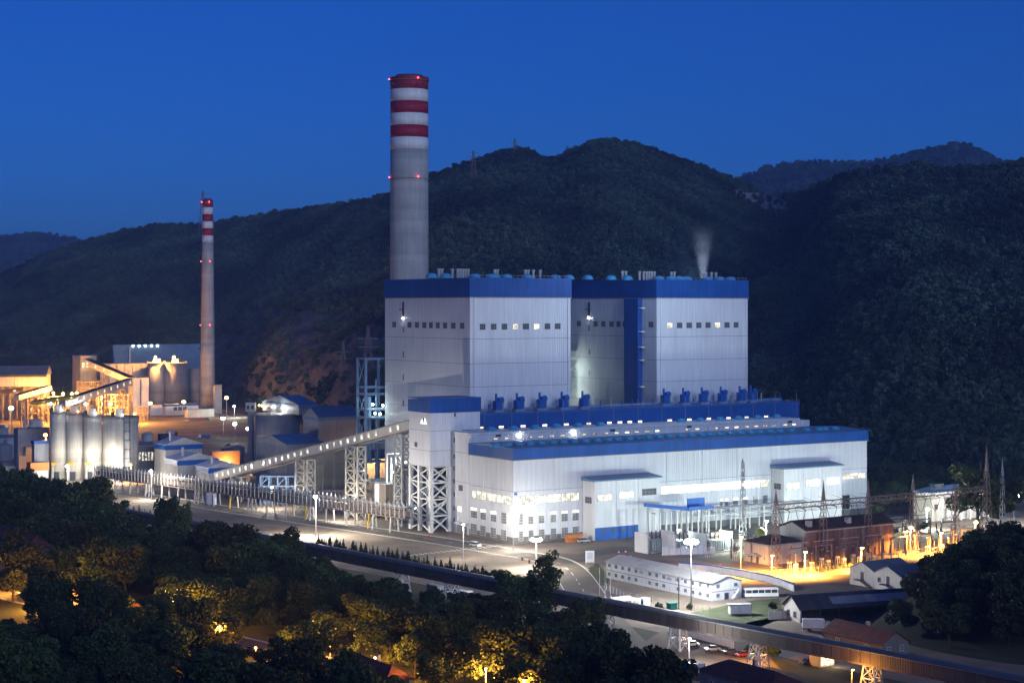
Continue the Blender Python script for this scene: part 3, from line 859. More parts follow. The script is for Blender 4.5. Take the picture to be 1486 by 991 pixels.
def strip(root, u0, u1, z0, z1, face, n, pane, off=-0.05, v=None):
    """ribbon window in bays, each bay a window with its own panes"""
    w = abs(u1 - u0) / n
    for i in range(n):
        c = min(u0, u1) + w * (i + 0.5)
        loc = (c, off, z0) if face == 'front' else (off, c, z0)
        window(root, loc, w - 0.12, z1 - z0, face, pane, 'frame', 4, 2, t=0.1)
strip(th, Uat(748, 0), Uat(840, 0), 15.3, 18.6, 'front', 7, 'lit')
strip(th, 1.0, Vat(685, 0), 15.3, 18.6, 'left', 8, 'lit')
strip(th, Uat(958, 0), Uat(1090, 0), 15.3, 18.6, 'front', 9, 'litw')
strip(th, Uat(1090, 0), Uat(1116, 0), 15.3, 18.6, 'front', 2, 'lit')
strip(th, Uat(1222, 0), Uat(1256, 0), 16.0, 18.6, 'front', 3, 'lit')
lowl = [(683.5, 693), (697.5, 706), (712.5, 721), (727.5, 736)]
lowf = [(752, 759), (766, 774), (781, 790), (798, 807), (814, 824), (830, 840)]
lowr = [(1044, 1049), (1051, 1057), (1063, 1071), (1078, 1085), (1092, 1100), (1106, 1114)]
for row, (za, h) in enumerate(((7.4, 4.4), (1.2, 3.9))):
    for a, b in lowl:
        window(th, (-0.05 - (0.14 if za < 2.6 else 0), (Vat(a, 0)+Vat(b, 0))/2, za), abs(Vat(a, 0)-Vat(b, 0))*0.92, h, 'left', 'glassg', 'fwhite', 4, 4)
    for a, b in lowf + (lowr if row == 0 else []):
        window(th, ((Uat(a, 0)+Uat(b, 0))/2, -0.05 - (0.14 if za < 2.6 else 0), za), abs(Uat(a, 0)-Uat(b, 0))*0.92, h, 'front', 'glassg', 'fwhite', 4, 4)
# lit ceilings seen through the upper window heads
for a, b in lowl[:3]:
    part(th, 'lit_transom', MB().box(-0.26, -0.2, Vat(b, 0)+0.3, Vat(a, 0)-0.3, 10.4, 11.6), M['litw'])
for a, b in lowf[1:] + lowr[:4]:
    part(th, 'lit_transom', MB().box(Uat(a, 0)+0.25, Uat(b, 0)-0.25, -0.26, -0.2, 10.6, 11.6), M['litw'])
part(th, 'entrance_panel', MB().box(-0.9, -0.2, Vat(672, 0)-3, Vat(660, 0)-3, 0.05, 3.4), M['concd'])
part(th, 'entrance_canopy', MB().box(-2.8, -0.2, Vat(668, 0)-6, Vat(660, 0)-4, 4.3, 4.8), M['whitep'])
part(th, 'wall_camera', MB().box(0.4, 1.2, -0.9, -0.05, 19.2, 20.0), M['bluep'])
part(th, 'side_beacon', MB().sphere((TU1+0.3, -0.4, 38.0), 0.4), M['dark'])
for px in (1224, 1229): part(th, 'exhaust_duct', MB().box(Uat(px, 0)-0.6, Uat(px, 0)+0.6, -1.2, -0.06, 3, 9), M['dark'])

for i in range(1, 10):
    u = TU1*i/10
    if not (Uat(840, 0) < u < Uat(962, 0) or Uat(1112, 0) < u < Uat(1224, 0)): part(th, 'downpipe', MB().box(u-0.12, u+0.12, -0.3, -0.03, 19.2, 32.4), M['whitep'])
for i in range(1, 3): part(th, 'downpipe', MB().box(-0.3, -0.03, TV1*i/3-0.12, TV1*i/3+0.12, 19.2, 32.4), M['whitep'])
for r_, W_ in ((boil1, B1U1-B1U0), (boil2, B2U1-B2U0)):
    for f_ in (0.04, 0.97): part(r_, 'downpipe', MB().box(W_*f_-0.15, W_*f_+0.15, -0.35, -0.02, 48, 96), M['whitep'])

# annexes on the front wall: boxes of their own, leaning on the hall
def annex(label, px_corner, px_wall, px_end, y_roof, wins, side_win, door):
    ua = Uat(px_wall, 0); w = -Vat(px_corner, ua); ub = Uat(px_end, -w)
    zt = Zuv(y_roof, ua, -w)
    r = ptw('annex', label, 'annex', ua, -w - 0.2)
    L = ub - ua
    for i in range(3):
        part(r, 'wall_panel', MB().box(L*i/3 + 0.07, L*(i+1)/3 - 0.07, 0, w, 0, zt), M['whitep'])
    part(r, 'wall_core', MB().box(0.2, L-0.2, 0.15, w, 0, zt-0.1), M['dark'])
    part(r, 'roof', MB().extr([(-0.8, -0.8, zt+0.02), (-0.8, -0.8, zt+0.55), (-0.8, w, zt+1.5), (-0.8, w, zt+0.02)], (L+1.6, 0, 0)), M['roofb'])
    for a, b, ya, yb, pn in wins:
        z0 = Zuv(yb, ua, -w); window(r, ((Uat(a, -w)+Uat(b, -w))/2 - ua, -0.02, z0), Uat(b, -w)-Uat(a, -w), Zuv(ya, ua, -w) - z0, 'front', pn, 'frame', 4, 2)
    if side_win:
        window(r, (0.05, w*0.5, zt*0.62), w*0.55, 2.6, 'left', 'glassg', 'frame', 3, 2)
    if door:
        a, b, zt_ = door
        da, db_ = Uat(a, -w)-ua, Uat(b, -w)-ua
        d = part(r, 'rolling_door', MB().box(da, db_, -0.25, -0.02, 0.02, zt_), M['bluep'])
        for i in range(4):
            part(d, 'door_light', MB().box(da+(db_-da)*(0.14+0.22*i), da+(db_-da)*(0.26+0.22*i), -0.3, -0.26, zt_*0.62, zt_*0.8), M['glassg'])
        part(r, 'door_lintel', MB().box(da-0.5, db_+0.8, -0.45, -0.02, zt_+0.05, zt_+0.5), M['whitep'])
        for i in range(1, 4): part(d, 'door_rail', MB().box(da, db_, -0.32, -0.26, zt_*i/4-0.05, zt_*i/4+0.05), M['blue'])
    return r
annex('white annex with blue lean-to roof and big blue rolling door', 862, 845, 957, 699,
      [(866, 888, 718, 728, 'lit'), (898, 919, 716, 726, 'lit'), (931, 952, 714, 724, 'glassg')], True, (863, 925, 5.0))
annex('white annex with three lit windows behind the lattice masts', 1137, 1119, 1221, 681,
      [(1140, 1160, 700, 711, 'lit'), (1168, 1189, 698, 709, 'lit'), (1199, 1217, 697, 708, 'litw')], True, None)

# blue silencers standing on the bunker bay roof
def silencer():
    r = thing('steam_silencer', '', 'steam silencer', (0, 0, 0), PA, 'blue steam silencers on the bunker bay roof')
    part(r, 'base_frame', MB().box(-2.3, 2.3, -1.6, 1.6, 0, 1.2), M['bsteel'])
    part(r, 'housing', MB().box(-1.5, 1.7, -1.4, 1.4, 1.25, 5.0), M['bluep'])
    part(r, 'drum', MB().cyl((0.2, 0, 5.05), (2.6, 0, 5.4), 1.3, n=12), M['bluep'])
    part(r, 'outlet_pipe', MB().cyl((-0.7, 0, 5.05), (-0.7, 0, 8.0), 0.5, n=8), M['bluep'])
    part(r, 'ladder', MB().box(2.0, 2.25, -1.5, -1.2, 1.25, 5.0), M['frame'])
    return r
sil = silencer()
silpx = [722, 752, 785, 817, 847, 965, 993, 1020, 1047.5, 1075, 1091]
lab = ['first blue silencer from the left on the bunker roof, by the transfer tower', 'second blue silencer from the left on the bunker roof', 'middle one of the five blue silencers before the left boiler house',
       'fourth blue silencer from the left on the bunker roof', 'blue silencer on the bunker roof below the gap between the boiler houses', 'blue silencer just right of the blue stair shaft',
       'second blue silencer before the right boiler house', 'third blue silencer before the right boiler house', 'fourth blue silencer before the right boiler house',
       'blue silencer at the right corner of the right boiler house', 'blue silencer standing clear of the boiler wall against the dark hill, furthest right']
for i, px in enumerate(silpx):
    vv = 55.0 if i < 10 else 57.5
    loc = PW(Uat(px, vv), vv, 47.62)
    if i == 0: sil.location = loc; sil['label'] = lab[0]
    else: dup(sil, loc, PA, lab[i])

# ---------------- chimneys
def chimney(name, label, px, py_top, d, r0, r1, bands, band_h, n, beacons, zt):
    c = at(px, 300, d)
    root = thing(name, label, 'chimney', (c.x, d, 0))
    zb = zt - bands * band_h
    rad = lambda z: r0 + (r1 - r0) * z / zt
    part(root, 'shaft', MB().lathe([(rad(z), z) for z in np.linspace(0, zb, 12)], n), M['shaft'], smooth=True)
    for i in range(bands):
        za, zc = zt - (i+1)*band_h, zt - i*band_h
        part(root, 'red_band' if i % 2 == 0 else 'white_band', MB().lathe([(rad(za)+0.02, za), (rad(zc)+0.02, zc)], n), M['red' if i % 2 == 0 else 'wband'], smooth=True)
    part(root, 'crown_rim', MB().lathe([(r1+0.35, zt-0.8), (r1+0.35, zt+0.2), (r1-0.6, zt+0.2), (r1-0.6, zt-2.5)], n, close=False), M['red'])
    part(root, 'flue_cap', MB().lathe([(r1*0.72, zt-2), (r1*0.72, zt+1.6), (r1*0.6, zt+1.6)], n), M['dark'])
    for z, offs in beacons:
        rail = MB().lathe([(rad(z)+0.9, z-0.5), (rad(z)+0.9, z-0.3), (rad(z)+0.05, z-0.3)], n, close=False)
        part(root, 'gallery_ring', rail, M['shaft'])
        for t in offs:
            bx, by = (rad(z)+0.8)*math.sin(t), -(rad(z)+0.8)*math.cos(t)
            o = part(root, 'beacon', MB().sphere((bx, by, z+0.3), 0.42 if r0 > 9 else 0.5), M['lampr'])
            point_light(root, (bx*1.08, by*1.08, z+0.4), 35, (1, .08, .1), 0.3)
    return root, rad
d1 = 1000.0
ch1, rad1 = chimney('tall_chimney', 'tall thick concrete chimney with red and white bands behind the boiler house', 594, 114, d1, 56.5*d1/F/2, 55*d1/F/2, 6, 20.9*d1/F*0.83, 40,
        [(Zd(117, d1), (-1.35, 0.5)), (Zd(259, d1), (-1.3, 0.5))], Zd(114, d1))
lm = MB()
for i in range(8):
    t = -1.2 + i*0.33
    lm.box(0, 0.01, 0, 0.01, 0, 0.01) if False else lm.bar(((rad1(220)+0.1)*math.sin(t), -(rad1(220)+0.1)*math.cos(t), Zd(122, d1)), ((rad1(220)+0.1)*math.sin(t), -(rad1(220)+0.1)*math.cos(t), Zd(126, d1)), 0.9, 0.5)
part(ch1, 'crown_openings', lm, M['dark'])
d2 = Gd(597)
ch2, rad2 = chimney('slender_chimney', 'slender grey chimney with small red and white bands on the far left', 301.5, 291, d2, 22*d2/F/2, 15*d2/F/2, 6, 10.2*d2/F, 28,
        [(Zd(294, d2), (-1.2, 0.4)), (Zd(380, d2), (-1.3, 0.5)), (Zd(472, d2), (-1.3, 0.45))], Zd(291, d2))
lad = MB()
rr = [rad2(z) for z in (5, 140)]
lad.bar((-rr[0]*0.98-0.4, -1.5, 5), (-rr[1]*0.98-0.4, -1.5, Zd(340, d2)), 0.5, 0.3)
part(ch2, 'access_ladder', lad, M['dark'])
for y in (412, 444, 506): 
    z = Zd(y, d2); part(ch2, 'ladder_platform', MB().box(-rad2(z)-1.6, -rad2(z)+0.1, -2.6, -0.6, z-0.3, z+1.2), M['dark'])

# ---------------- transfer tower on braced legs
XU0, XU1, XV0, XV1 = Uat(624.6, 47.2), Uat(696.5, 47.2), 47.2, Vat(593.6, Uat(624.6, 47.2))
tt = ptw('transfer_tower', 'white conveyor transfer tower with blue top band on braced white legs', 'transfer tower', XU0, XV0)
W, L = XU1 - XU0, XV1 - XV0
ZL = 27.0
WB = Uat(654, 47.2) - XU0
courses(tt, 0, WB, 0, L, [ZL, 33.5, 41.6, 49.0], M['white'])
part(tt, 'upper_wall', MB().box(WB+0.05, W, 0, L, 41.6, 48.9), M['white'])
part(tt, 'blue_fascia', MB().extr([(-0.35, -0.35, 49.02), (-0.35, L+0.35, 49.02), (-0.35, L+0.35, 54.0), (-0.35, -0.35, 54.6)], (W+0.7, 0, 0)), M['blue'])
part(tt, 'roof_cap', MB().box(-0.5, W+0.5, -0.5, L+0.5, 54.62, 54.9), M['bluep'])
window(tt, (-0.02, Vat(605.5, XU0)-XV0+1, 34.5), 2.2, 2.0, 'left', 'glassg', 'frame', 2, 1)
# emblem: two white peaks on a dark disc
em = part(tt, 'emblem', MB().extr([(-0.12, 7.2, 44.6), (-0.12, 3.6, 44.6), (-0.12, 4.3, 45.8), (-0.12, 5.2, 46.9), (-0.12, 6.4, 46.2)], (0.1, 0, 0)), M['dark'])
part(em, 'peak', MB().extr([(-0.2, 8.2, 44.3), (-0.2, 5.6, 44.3), (-0.2, 6.4, 46.6)], (0.07, 0, 0)), M['lampw'] if False else mat('sign_white_glow', (0.85, 0.85, 0.85), emit=(1, 1, 1), estr=0.8))  # peaks given a glow of their own, without any lamp
part(em, 'peak', MB().extr([(-0.2, 5.4, 44.3), (-0.2, 2.6, 44.3), (-0.2, 4.4, 47.0)], (0.07, 0, 0)), MATS['sign_white_glow'])
for x, y in ((0.6, 0.6), (0.6, L-0.6), (WB-0.6, 0.6), (WB-0.6, L-0.6), (0.6, L*0.55)):
    part(tt, 'leg', MB().box(x-0.75, x+0.75, y-0.75, y+0.75, 0, ZL-0.02), M['wsteel'])
nz = 4
for i in range(nz):
    za, zb = ZL*i/nz + 0.4, ZL*(i+1)/nz - 0.4
    for (p, q) in (((0.6, 0.9), (0.6, L-0.9)), ((0.9, 0.6), (WB-0.9, 0.6)), ((WB-0.6, 0.9), (WB-0.6, L-0.9))):
        part(tt, 'brace', MB().bar((*p, za), (*q, zb), 0.55), M['wsteel'])
        part(tt, 'brace', MB().bar((*q, za), (*p, zb), 0.5), M['wsteel'])
        part(tt, 'girt', MB().bar((*p, zb+0.4), (*q, zb+0.4), 0.6), M['wsteel'])
    part(tt, 'tie_beam', MB().bar((WB-0.4, 0.3, ZL*i/nz+3), (9.4, 0.3, ZL*i/nz+3.6), 0.7), M['wsteel'])
for z in (47.2, 38.0, 35.0): window(tt, (WB+2.0, -0.02, z), 0.9, 1.5, 'front', 'glass', 'frame', 1, 2) if z > 41 else None
part(tt, 'blue_tank', MB().cyl((WB+3, -2, 0), (WB+3, -2, 3.2), 1.3, n=12), M['bluep'])

mb_ = ptw('mill_bay', 'dark steel mill bay behind the braced legs of the transfer tower', 'power station building', -9.0, 67.5)
part(mb_, 'wall', MB().box(0, 25, 0, 13, 0, 24), M['darksheet'])
part(mb_, 'roof', MB().box(-0.3, 25.3, -0.3, 13.3, 24.02, 24.5), M['roof'])
for i in range(4):
    part(mb_, 'floor_beam', MB().box(-0.8, 25, -0.9, -0.05, 3+6*i, 3.7+6*i), M['bsteel'])
    for k in range(5): part(mb_, 'post', MB().box(6*k-0.3, 6*k+0.3, -0.8, -0.2, 0 if i == 0 else 3.72+6*(i-1), 2.98+6*i), M['bsteel'])
for x, z in ((3, 8), (9, 14), (15, 8), (6, 19)):
    part(mb_, 'bulkhead_lamp', MB().sphere((x, -1.3, z), 0.3), M['lampg'])
point_light(mb_, (8, -3, 12), 900, (.84, 1, .92))

# ================================================================== OTHER BUILDINGS AND STRUCTURES
def pxbox(pxl, pxc, pxr, by, ty, z=0.0, ang=PA):
    c = G(pxc, by, z); au = Vector((math.cos(ang), math.sin(ang))); av = Vector((-au.y, au.x))
    def run(px, a):
        t = (px - CX) / F; return (t * c.y - c.x) / (a.x - t * a.y)
    return c, run(pxr, au), run(pxl, av), Zd(ty, c.y) - z
def gable_mb(W, L, H, rise, along='u', over=0.5, th=0.3):
    mb = MB()
    if along == 'u':
        for s in (0, 1):
            y0, y1 = (-over, L/2) if s == 0 else (L+over, L/2)
            mb.extr([(-over, y0, H-0.1), (-over, y1, H+rise), (-over, y1, H+rise+th), (-over, y0, H-0.1+th)], (W+2*over, 0, 0))
    else:
        for s in (0, 1):
            x0, x1 = (-over, W/2) if s == 0 else (W+over, W/2)
            mb.extr([(x0, -over, H-0.1), (x1, -over, H+rise), (x1, -over, H+rise+th), (x0, -over, H-0.1+th)], (0, L+2*over, 0))
    return mb
def roof_slope(root, W, L, H, rise, along, m, over=0.5, th=0.3):
    mb = gable_mb(W, L, H, rise, along, over, th)
    for k in range(2):
        p = MB(); p.v = mb.v[k*8:(k+1)*8]; p.f = [tuple(i - k*8 for i in f) for f in mb.f[k*6:(k+1)*6]]
        part(root, 'roof_slope', p, m)
def wall_gable(W, L, H, rise, along):
    mb = MB().box(0, W, 0, L, 0, H)
    if along == 'u': mb.extr([(0, 0, H), (0, L, H), (0, L/2, H+rise-0.05)], (W, 0, 0))
    else: mb.extr([(0, 0, H), (W, 0, H), (W/2, 0, H+rise-0.05)], (0, L, 0))
    return mb
def hip_mb(W, L, H, rise, over=0.6):
    a, b, c, d = (-over, -over, H), (W+over, -over, H), (W+over, L+over, H), (-over, L+over, H)
    k = min(W, L) / 2
    if W > L: e, f = (k, L/2, H+rise), (W-k, L/2, H+rise)
    else: e, f = (W/2, k, H+rise), (W/2, L-k, H+rise)
    mb = MB()
    if W > L: return mb.add([a, b, c, d, e, f], [(0, 1, 5, 4), (2, 3, 4, 5), (1, 2, 5), (3, 0, 4), (0, 3, 2, 1)])
    return mb.add([a, b, c, d, e, f], [(0, 1, 4), (1, 2, 5, 4), (2, 3, 5), (3, 0, 4, 5), (0, 3, 2, 1)])
def block(name, label, cat, px, mwall, mroof=None, roof='flat', rise=2.0, z=0.0, fascia=None, group=None, ang=PA, fh=1.6):
    c, W, L, H = pxbox(*px, z=z, ang=ang)
    r = thing(name, label, cat, (c.x, c.y, z), ang, group)
    if roof == 'flat':
        part(r, 'wall', MB().box(0, W, 0, L, 0, H-0.4), mwall)
        part(r, 'roof', MB().box(-0.3, W+0.3, -0.3, L+0.3, H-0.38, H), mroof or mwall)
    elif roof == 'hip':
        part(r, 'wall', MB().box(0, W, 0, L, 0, H-0.05), mwall); part(r, 'roof', hip_mb(W, L, H, rise), mroof)
    else:
        part(r, 'wall', wall_gable(W, L, H, rise, roof), mwall); roof_slope(r, W, L, H, rise, roof, mroof)
    if fascia:
        part(r, 'fascia', MB().box(-0.4, W+0.4, -0.4, L+0.4, H-fh, H+0.1 if roof == 'flat' else H-0.12), fascia)
    return r, W, L, H

def trestle(name, label, cx_, cy_, ang, w, l, h, n, m, cat='trestle', group=None, t=0.5, taper=0.0, parts=True, z=0.0, cap=True):
    r = thing(name, label, cat, (cx_, cy_, z), ang, group)
    def cor(i, zz):
        k = 1 - taper * zz / h
        sx, sy = ((-1, -1), (1, -1), (1, 1), (-1, 1))[i % 4]
        return (sx*w/2*k, sy*l/2*k, zz)
    for i in range(4): part(r, 'leg', MB().bar(cor(i, 0), cor(i, h), t), m)
    for i in range(4):
        fm = MB()
        for k in range(n):
            za, zb = h*k/n, h*(k+1)/n
            if parts and k < 40:
                part(r, 'brace', MB().bar(cor(i, za), cor(i+1, zb), t*0.5), m)
                part(r, 'brace', MB().bar(cor(i+1, za), cor(i, zb), t*0.46), m)
                part(r, 'girt', MB().bar(cor(i, zb), cor(i+1, zb), t*0.7), m)
            else:
                fm.bar(cor(i, za), cor(i+1, zb), t*0.5); fm.bar(cor(i+1, za), cor(i, zb), t*0.46); fm.bar(cor(i, zb), cor(i+1, zb), t*0.6)
        if fm.v: part(r, 'lattice', fm, m)
    return r

# ---------------- inclined coal gallery from the transfer tower down to the pipe rack
S = Vector((-41.5, 735, 43.2)); E = at(316, 690.5, 852)
ax = (E - S); LEN = ax.length; axn = ax.normalized(); gang = math.atan2(axn.y, axn.x); incl = math.asin(axn.z)
cg = thing('coal_gallery', 'long inclined grey coal conveyor gallery with lit windows rising to the white tower', 'conveyor gallery', S)
cg.rotation_euler = (0, -incl, gang)
NS = 30; seg = LEN / NS
for i in range(NS):
    sm = cmesh('cgseg', lambda: MB().box(0.04, seg-0.04, -2.0, 2.0, -2.0, 1.75), 'side_panel')
    link('side_panel', sm, M['pale'], cg, (i*seg, 0, 0))
    rmx = cmesh('cgroof', lambda: MB().box(0.02, seg-0.02, -2.3, 2.3, 1.77, 2.05), 'roof_panel')
    link('roof_panel', rmx, M['roof'], cg, (i*seg, 0, 0))
    if i > 0 and i not in (3, 13, 22):
        side = 1  # the side turned to the camera
        wm = cmesh('cgwin', lambda: MB().box(-0.62, 0.62, -0.05, 0.05, -0.85, 0.95), 'lit_window')
        link('lit_window', wm, M['lit'], cg, (i*seg + seg*0.5, 2.06, 0))
part(cg, 'floor_beam', MB().box(0, LEN, -2.2, 2.2, -2.7, -2.02), M['rsteel'])
for i in range(0, NS, 4): part(cg, 'roof_light', MB().sphere((i*seg+1.5, 2.2, 2.2), 0.25), M['carr'])
def on_gallery(px):
    t = (px - CX) / F
    s = (t * S.y - S.x) / (ax.x - t * ax.y)
    p = S + ax * s; return p
tl = ['wide beige lattice trestle under the low end of the coal gallery', 'beige lattice trestle under the middle of the coal gallery', 'tall beige lattice trestle under the upper coal gallery', 'grey lattice trestle under the coal gallery beside the white tower']
for i, (px, w, n, mm) in enumerate(((348, 9, 2, 'csteel'), (443, 9, 4, 'csteel'), (516, 8.5, 6, 'csteel'), (584, 5, 9, 'steel'))):
    p = on_gallery(px); trestle('gallery_trestle', tl[i], p.x, p.y, gang, w, 4.4, p.z - 2.9, n, M[mm], group='trestles under the coal gallery', t=0.55)

# ---------------- lattice pipe rack beside the road
A, B = Vector((X(142, 896), 896, 0)), Vector((X(592, 716), 716, 0))
d = (B - A); RL = d.length; rang = math.atan2(d.y, d.x)
pr = thing('pipe_rack', 'long brown lattice conveyor bridge with closely spaced posts beside the road', 'pipe rack', A, rang)
for y in (-1.8, 1.8):
    for z in (6.4, 10.2): part(pr, 'chord', MB().box(0, RL, y-0.2, y+0.2, z-0.2, z+0.2), M['rsteel'])
nb = int(RL / 3)
for i in range(nb + 1):
    pm = cmesh('rackpost', lambda: MB().box(-0.17, 0.17, -0.17, 0.17, 6.6, 12.2), 'post')
    for y in (-2.05, 2.05):
        link('post', pm, M['steel'], pr, (RL*i/nb, y, 0))
    if i < nb:
        for y in (-1.8, 1.8):
            dm = cmesh(('rackdiag', i % 2), lambda: MB().bar((0, 0, 6.5) if i % 2 else (0, 0, 10.1), (RL/nb, 0, 10.1) if i % 2 else (RL/nb, 0, 6.5), 0.2), 'diagonal')
            link('diagonal', dm, M['rsteel'], pr, (RL*i/nb, y, 0))
part(pr, 'walkway', MB().box(0, RL, -1.6, 1.6, 6.0, 6.18), M['concd'])
part(pr, 'belt_cover', MB().box(0, RL, -1.2, 1.2, 7.0, 9.2), M['rsteel'])
for y in (-0.9, 0.2, 1.2): part(pr, 'pipe', MB().cyl((0, y, 10.8), (RL, y, 10.8), 0.3, n=6), M['steel'])
for i in range(17):
    s = RL*(i+0.4)/17
    for y in (-1.8, 1.8):
        part(pr, 'leg', MB().bar((s, y*1.3, 0), (s, y, 6.2), 0.55), M['yel' if i in (8, 12, 15) and y < 0 else 'pale'])
    if i % 3 == 0:
        for a in (0, 1): part(pr, 'leg_brace', MB().bar((s, -2.3 if a else 2.3, 0.3), (s, 1.8 if a else -1.8, 6.0), 0.3), M['steel'])
        part(pr, 'leg', MB().bar((s+3, -2.3, 0), (s+3, -1.8, 6.2), 0.5), M['pale'])
        part(pr, 'leg_brace', MB().bar((s, -2.3, 0.3), (s+3, -1.9, 6.0), 0.3), M['steel'])
kp = Vector((A.x, A.y)) + Vector((d.x, d.y)) * 0.44
k = thing('rack_cabin', 'small white and blue cabin hung on the pipe rack', 'cabin', (kp.x, kp.y, 0), rang)
part(k, 'wall', MB().box(-3, 3, -4.4, -2.5, 1.0, 6.2), M['whitep'])
for x in (-3.2, 2.6): part(k, 'blue_post', MB().box(x, x+0.6, -4.6, -4.42, 0.2, 5.6), M['bluep'])
part(k, 'stand', MB().box(-2, 2, -4, -3, 0, 0.98), M['steel'])

# ---------------- blue open steel frame left of the boiler house
fr = G(540, 735); fd = 815.0
r = thing('pipe_scaffold', 'tall open blue steel frame with lit floors left of the boiler house', 'steel frame', (X(540, fd), fd, 0), PA)
zt = Zd(519, fd)
xs = [(-5.5, -4), (-5.5, 4), (5.5, -4), (5.5, 4)]
for x, y in xs: part(r, 'column', MB().box(x-0.5, x+0.5, y-0.5, y+0.5, 0, zt), M['bsteel'])
for y in (519, 560, 570, 592, 604, 640, 668):
    z = Zd(y, fd)
    for p, q in (((-5.5, -4), (5.5, -4)), ((-5.5, 4), (5.5, 4)), ((-5.5, -4), (-5.5, 4)), ((5.5, -4), (5.5, 4))):
        part(r, 'beam', MB().bar((*p, z-0.5), (*q, z-0.5), 0.6, 0.8), M['bsteel'])
for ya, yb in ((560, 519), (604, 570), (640, 604), (668, 640)):
    part(r, 'brace', MB().bar((-5.5, -4, Zd(ya, fd)), (-5.5, 4, Zd(yb, fd)), 0.35), M['bsteel'])
    part(r, 'brace', MB().bar((-5.5, 4, Zd(ya, fd)), (-5.5, -4, Zd(yb, fd)), 0.35), M['bsteel'])
for y in (592, 604): part(r, 'floor', MB().box(-5, 16, -3.6, 3.6, Zd(y, fd)-0.3, Zd(y, fd)), M['steel'])
for i, (px, y) in enumerate(((535, 586), (549, 588), (557, 597), (545, 600), (538, 599))):
    lx, lz = (px-540)*fd/F/UX, Zd(y, fd)
    part(r, 'lamp', MB().sphere((lx, -4.2, lz), 0.5), M['lampg'])
    if i in (0, 2): point_light(r, (lx, -5.2, lz), 600, (.85, 1, .92))
part(r, 'duct', MB().cyl((-1, 1, 20), (-1, 1, zt-18), 1.0, n=10), M['bsteel'])
part(r, 'duct', MB().cyl((2, 0, 10), (2, 0, zt-10), 0.5, n=8), M['bsteel'])

# ---------------- grey ash silo with roof house, and its neighbours
ad = 975.0
t = thing('ash_silo', 'fat grey ash silo with a lit deck on top, left of the coal gallery', 'silo', (X(399, ad), ad+12, 0), 0)
zs = Zd(603, ad)
part(t, 'shell', MB().lathe([(12.2, 0), (12.2, zs)], 36), M['greysheet'], smooth=True)
part(t, 'deck', MB().lathe([(12.9, zs+0.02), (12.9, zs+0.5)], 36), M['pale'])
for z in (zs*0.33, zs*0.66): part(t, 'stiffener', MB().lathe([(12.25, z), (12.5, z+0.1), (12.5, z+0.5), (12.25, z+0.6)], 36, close=False), M['greysheet'])
part(t, 'ladder', MB().box(-12.9, -12.2, -1, 0.4, 0, zs), M['steel'])
rl = MB()
for i in range(20):
    a = math.pi + math.pi*i/19; rl.bar((12.6*math.cos(a), 12.6*math.sin(a), zs+0.5), (12.6*math.cos(a), 12.6*math.sin(a), zs+1.8), 0.12)
part(t, 'railing', rl, M['steel'])
c, W, L, H = pxbox(374, 434, 462, 700, 590)
c = Vector((X(430, ad-2), ad-2, 0))
r, W, L, H = block('silo_house', 'small house with pale gable and blue roof on top of the grey silo', 'silo house', (381, 434, 461, 602, 588), M['greysheet'], M['roofb'], roof='u', rise=4.2, z=zs+0.55, fascia=M['bsteel'], fh=1.8)
for i, (px, cl) in enumerate(((404, 'lampo'), (410, 'lampw'), (425, 'lampw'), (374, 'lampo'))):
    l = part(r, 'deck_lamp', MB().sphere((-1.2, L*(0.95-0.28*i) if i < 3 else L+2, H*0.55), 0.5), M[cl]); 
    if i in (0, 2): point_light(r, (-2.6, L*(0.95-0.28*i), H*0.5), 1500, (1, .85, .6) if i == 0 else (1, .97, .9))
r2, W, L, H = block('blue_roof_shed', 'grey shed with wide blue roof between the ash silo and the steel frame', 'shed', (440, 462, 522, 705, 606), M['greysheet'], M['roofb'], roof='u', rise=5, fascia=M['bsteel'])
r3, W, L, H = block('ash_hall', 'dark grey blue hall behind the low coal gallery', 'hall', (372, 416, 470, 712, 645), M['greysheet'], M['roofb'], roof='u', rise=3.5)
r4, W, L, H = block('hopper_house', 'big bare concrete block behind the coal gallery trestles', 'concrete block', (428, 447, 530, 733, 656), M['concd'], M['concd'])
for i in range(5): part(r4, 'rib', MB().box(W*i/5+1.5, W*i/5+2.2, -0.5, -0.02, 0, H-0.5), M['concd'])
for i in range(3): part(r4, 'ledge', MB().box(0, W, -0.6, -0.03, H*(0.25+0.25*i), H*(0.25+0.25*i)+0.4), M['concd'])
part(r4, 'chute', MB().extr([(W*0.35, -6, 0), (W*0.95, -6, 0), (W*0.95, -6, H*0.55)], (0, 5.2, 0)), M['rsteel'])
r5, W, L, H = block('pump_block', 'brown concrete box on columns beside the white tower legs', 'concrete block', (523, 560, 592, 742, 702), mat('concrete_warm', (0.20, 0.17, 0.145), 0.85, 0.12, 0.3, streak=0.15), M['steel'], z=4)
for x in (0.5, W/2, W-0.8):
    for y in (0.5, L-0.8): part(r5, 'column', MB().box(x-0.4, x+0.4, y-0.4, y+0.4, -4, -0.02), M['pale'])
part(r5, 'lit_panel', MB().box(-0.2, -0.03, L*0.25, L*0.45, 0.3, H-0.5), M['whitep'])
pf = MB()
for i in range(4):
    x = 1 + (W-2)*i/3
    part(r5, 'riser_pipe', MB().cyl((x, 1+i*1.5, H), (x, 1+i*1.5, H+13-2*(i % 2)), 0.4, n=8), M['wsteel'])
part(r5, 'header_pipe', MB().cyl((1, 1, H+13), (W-1, 5, H+12.6), 0.4, n=8), M['wsteel'])
part(r5, 'motor', MB().cyl((W-4, 1.5, H+0.9), (W-1.5, 1.5, H+0.9), 0.9, n=10), M['bluep'])
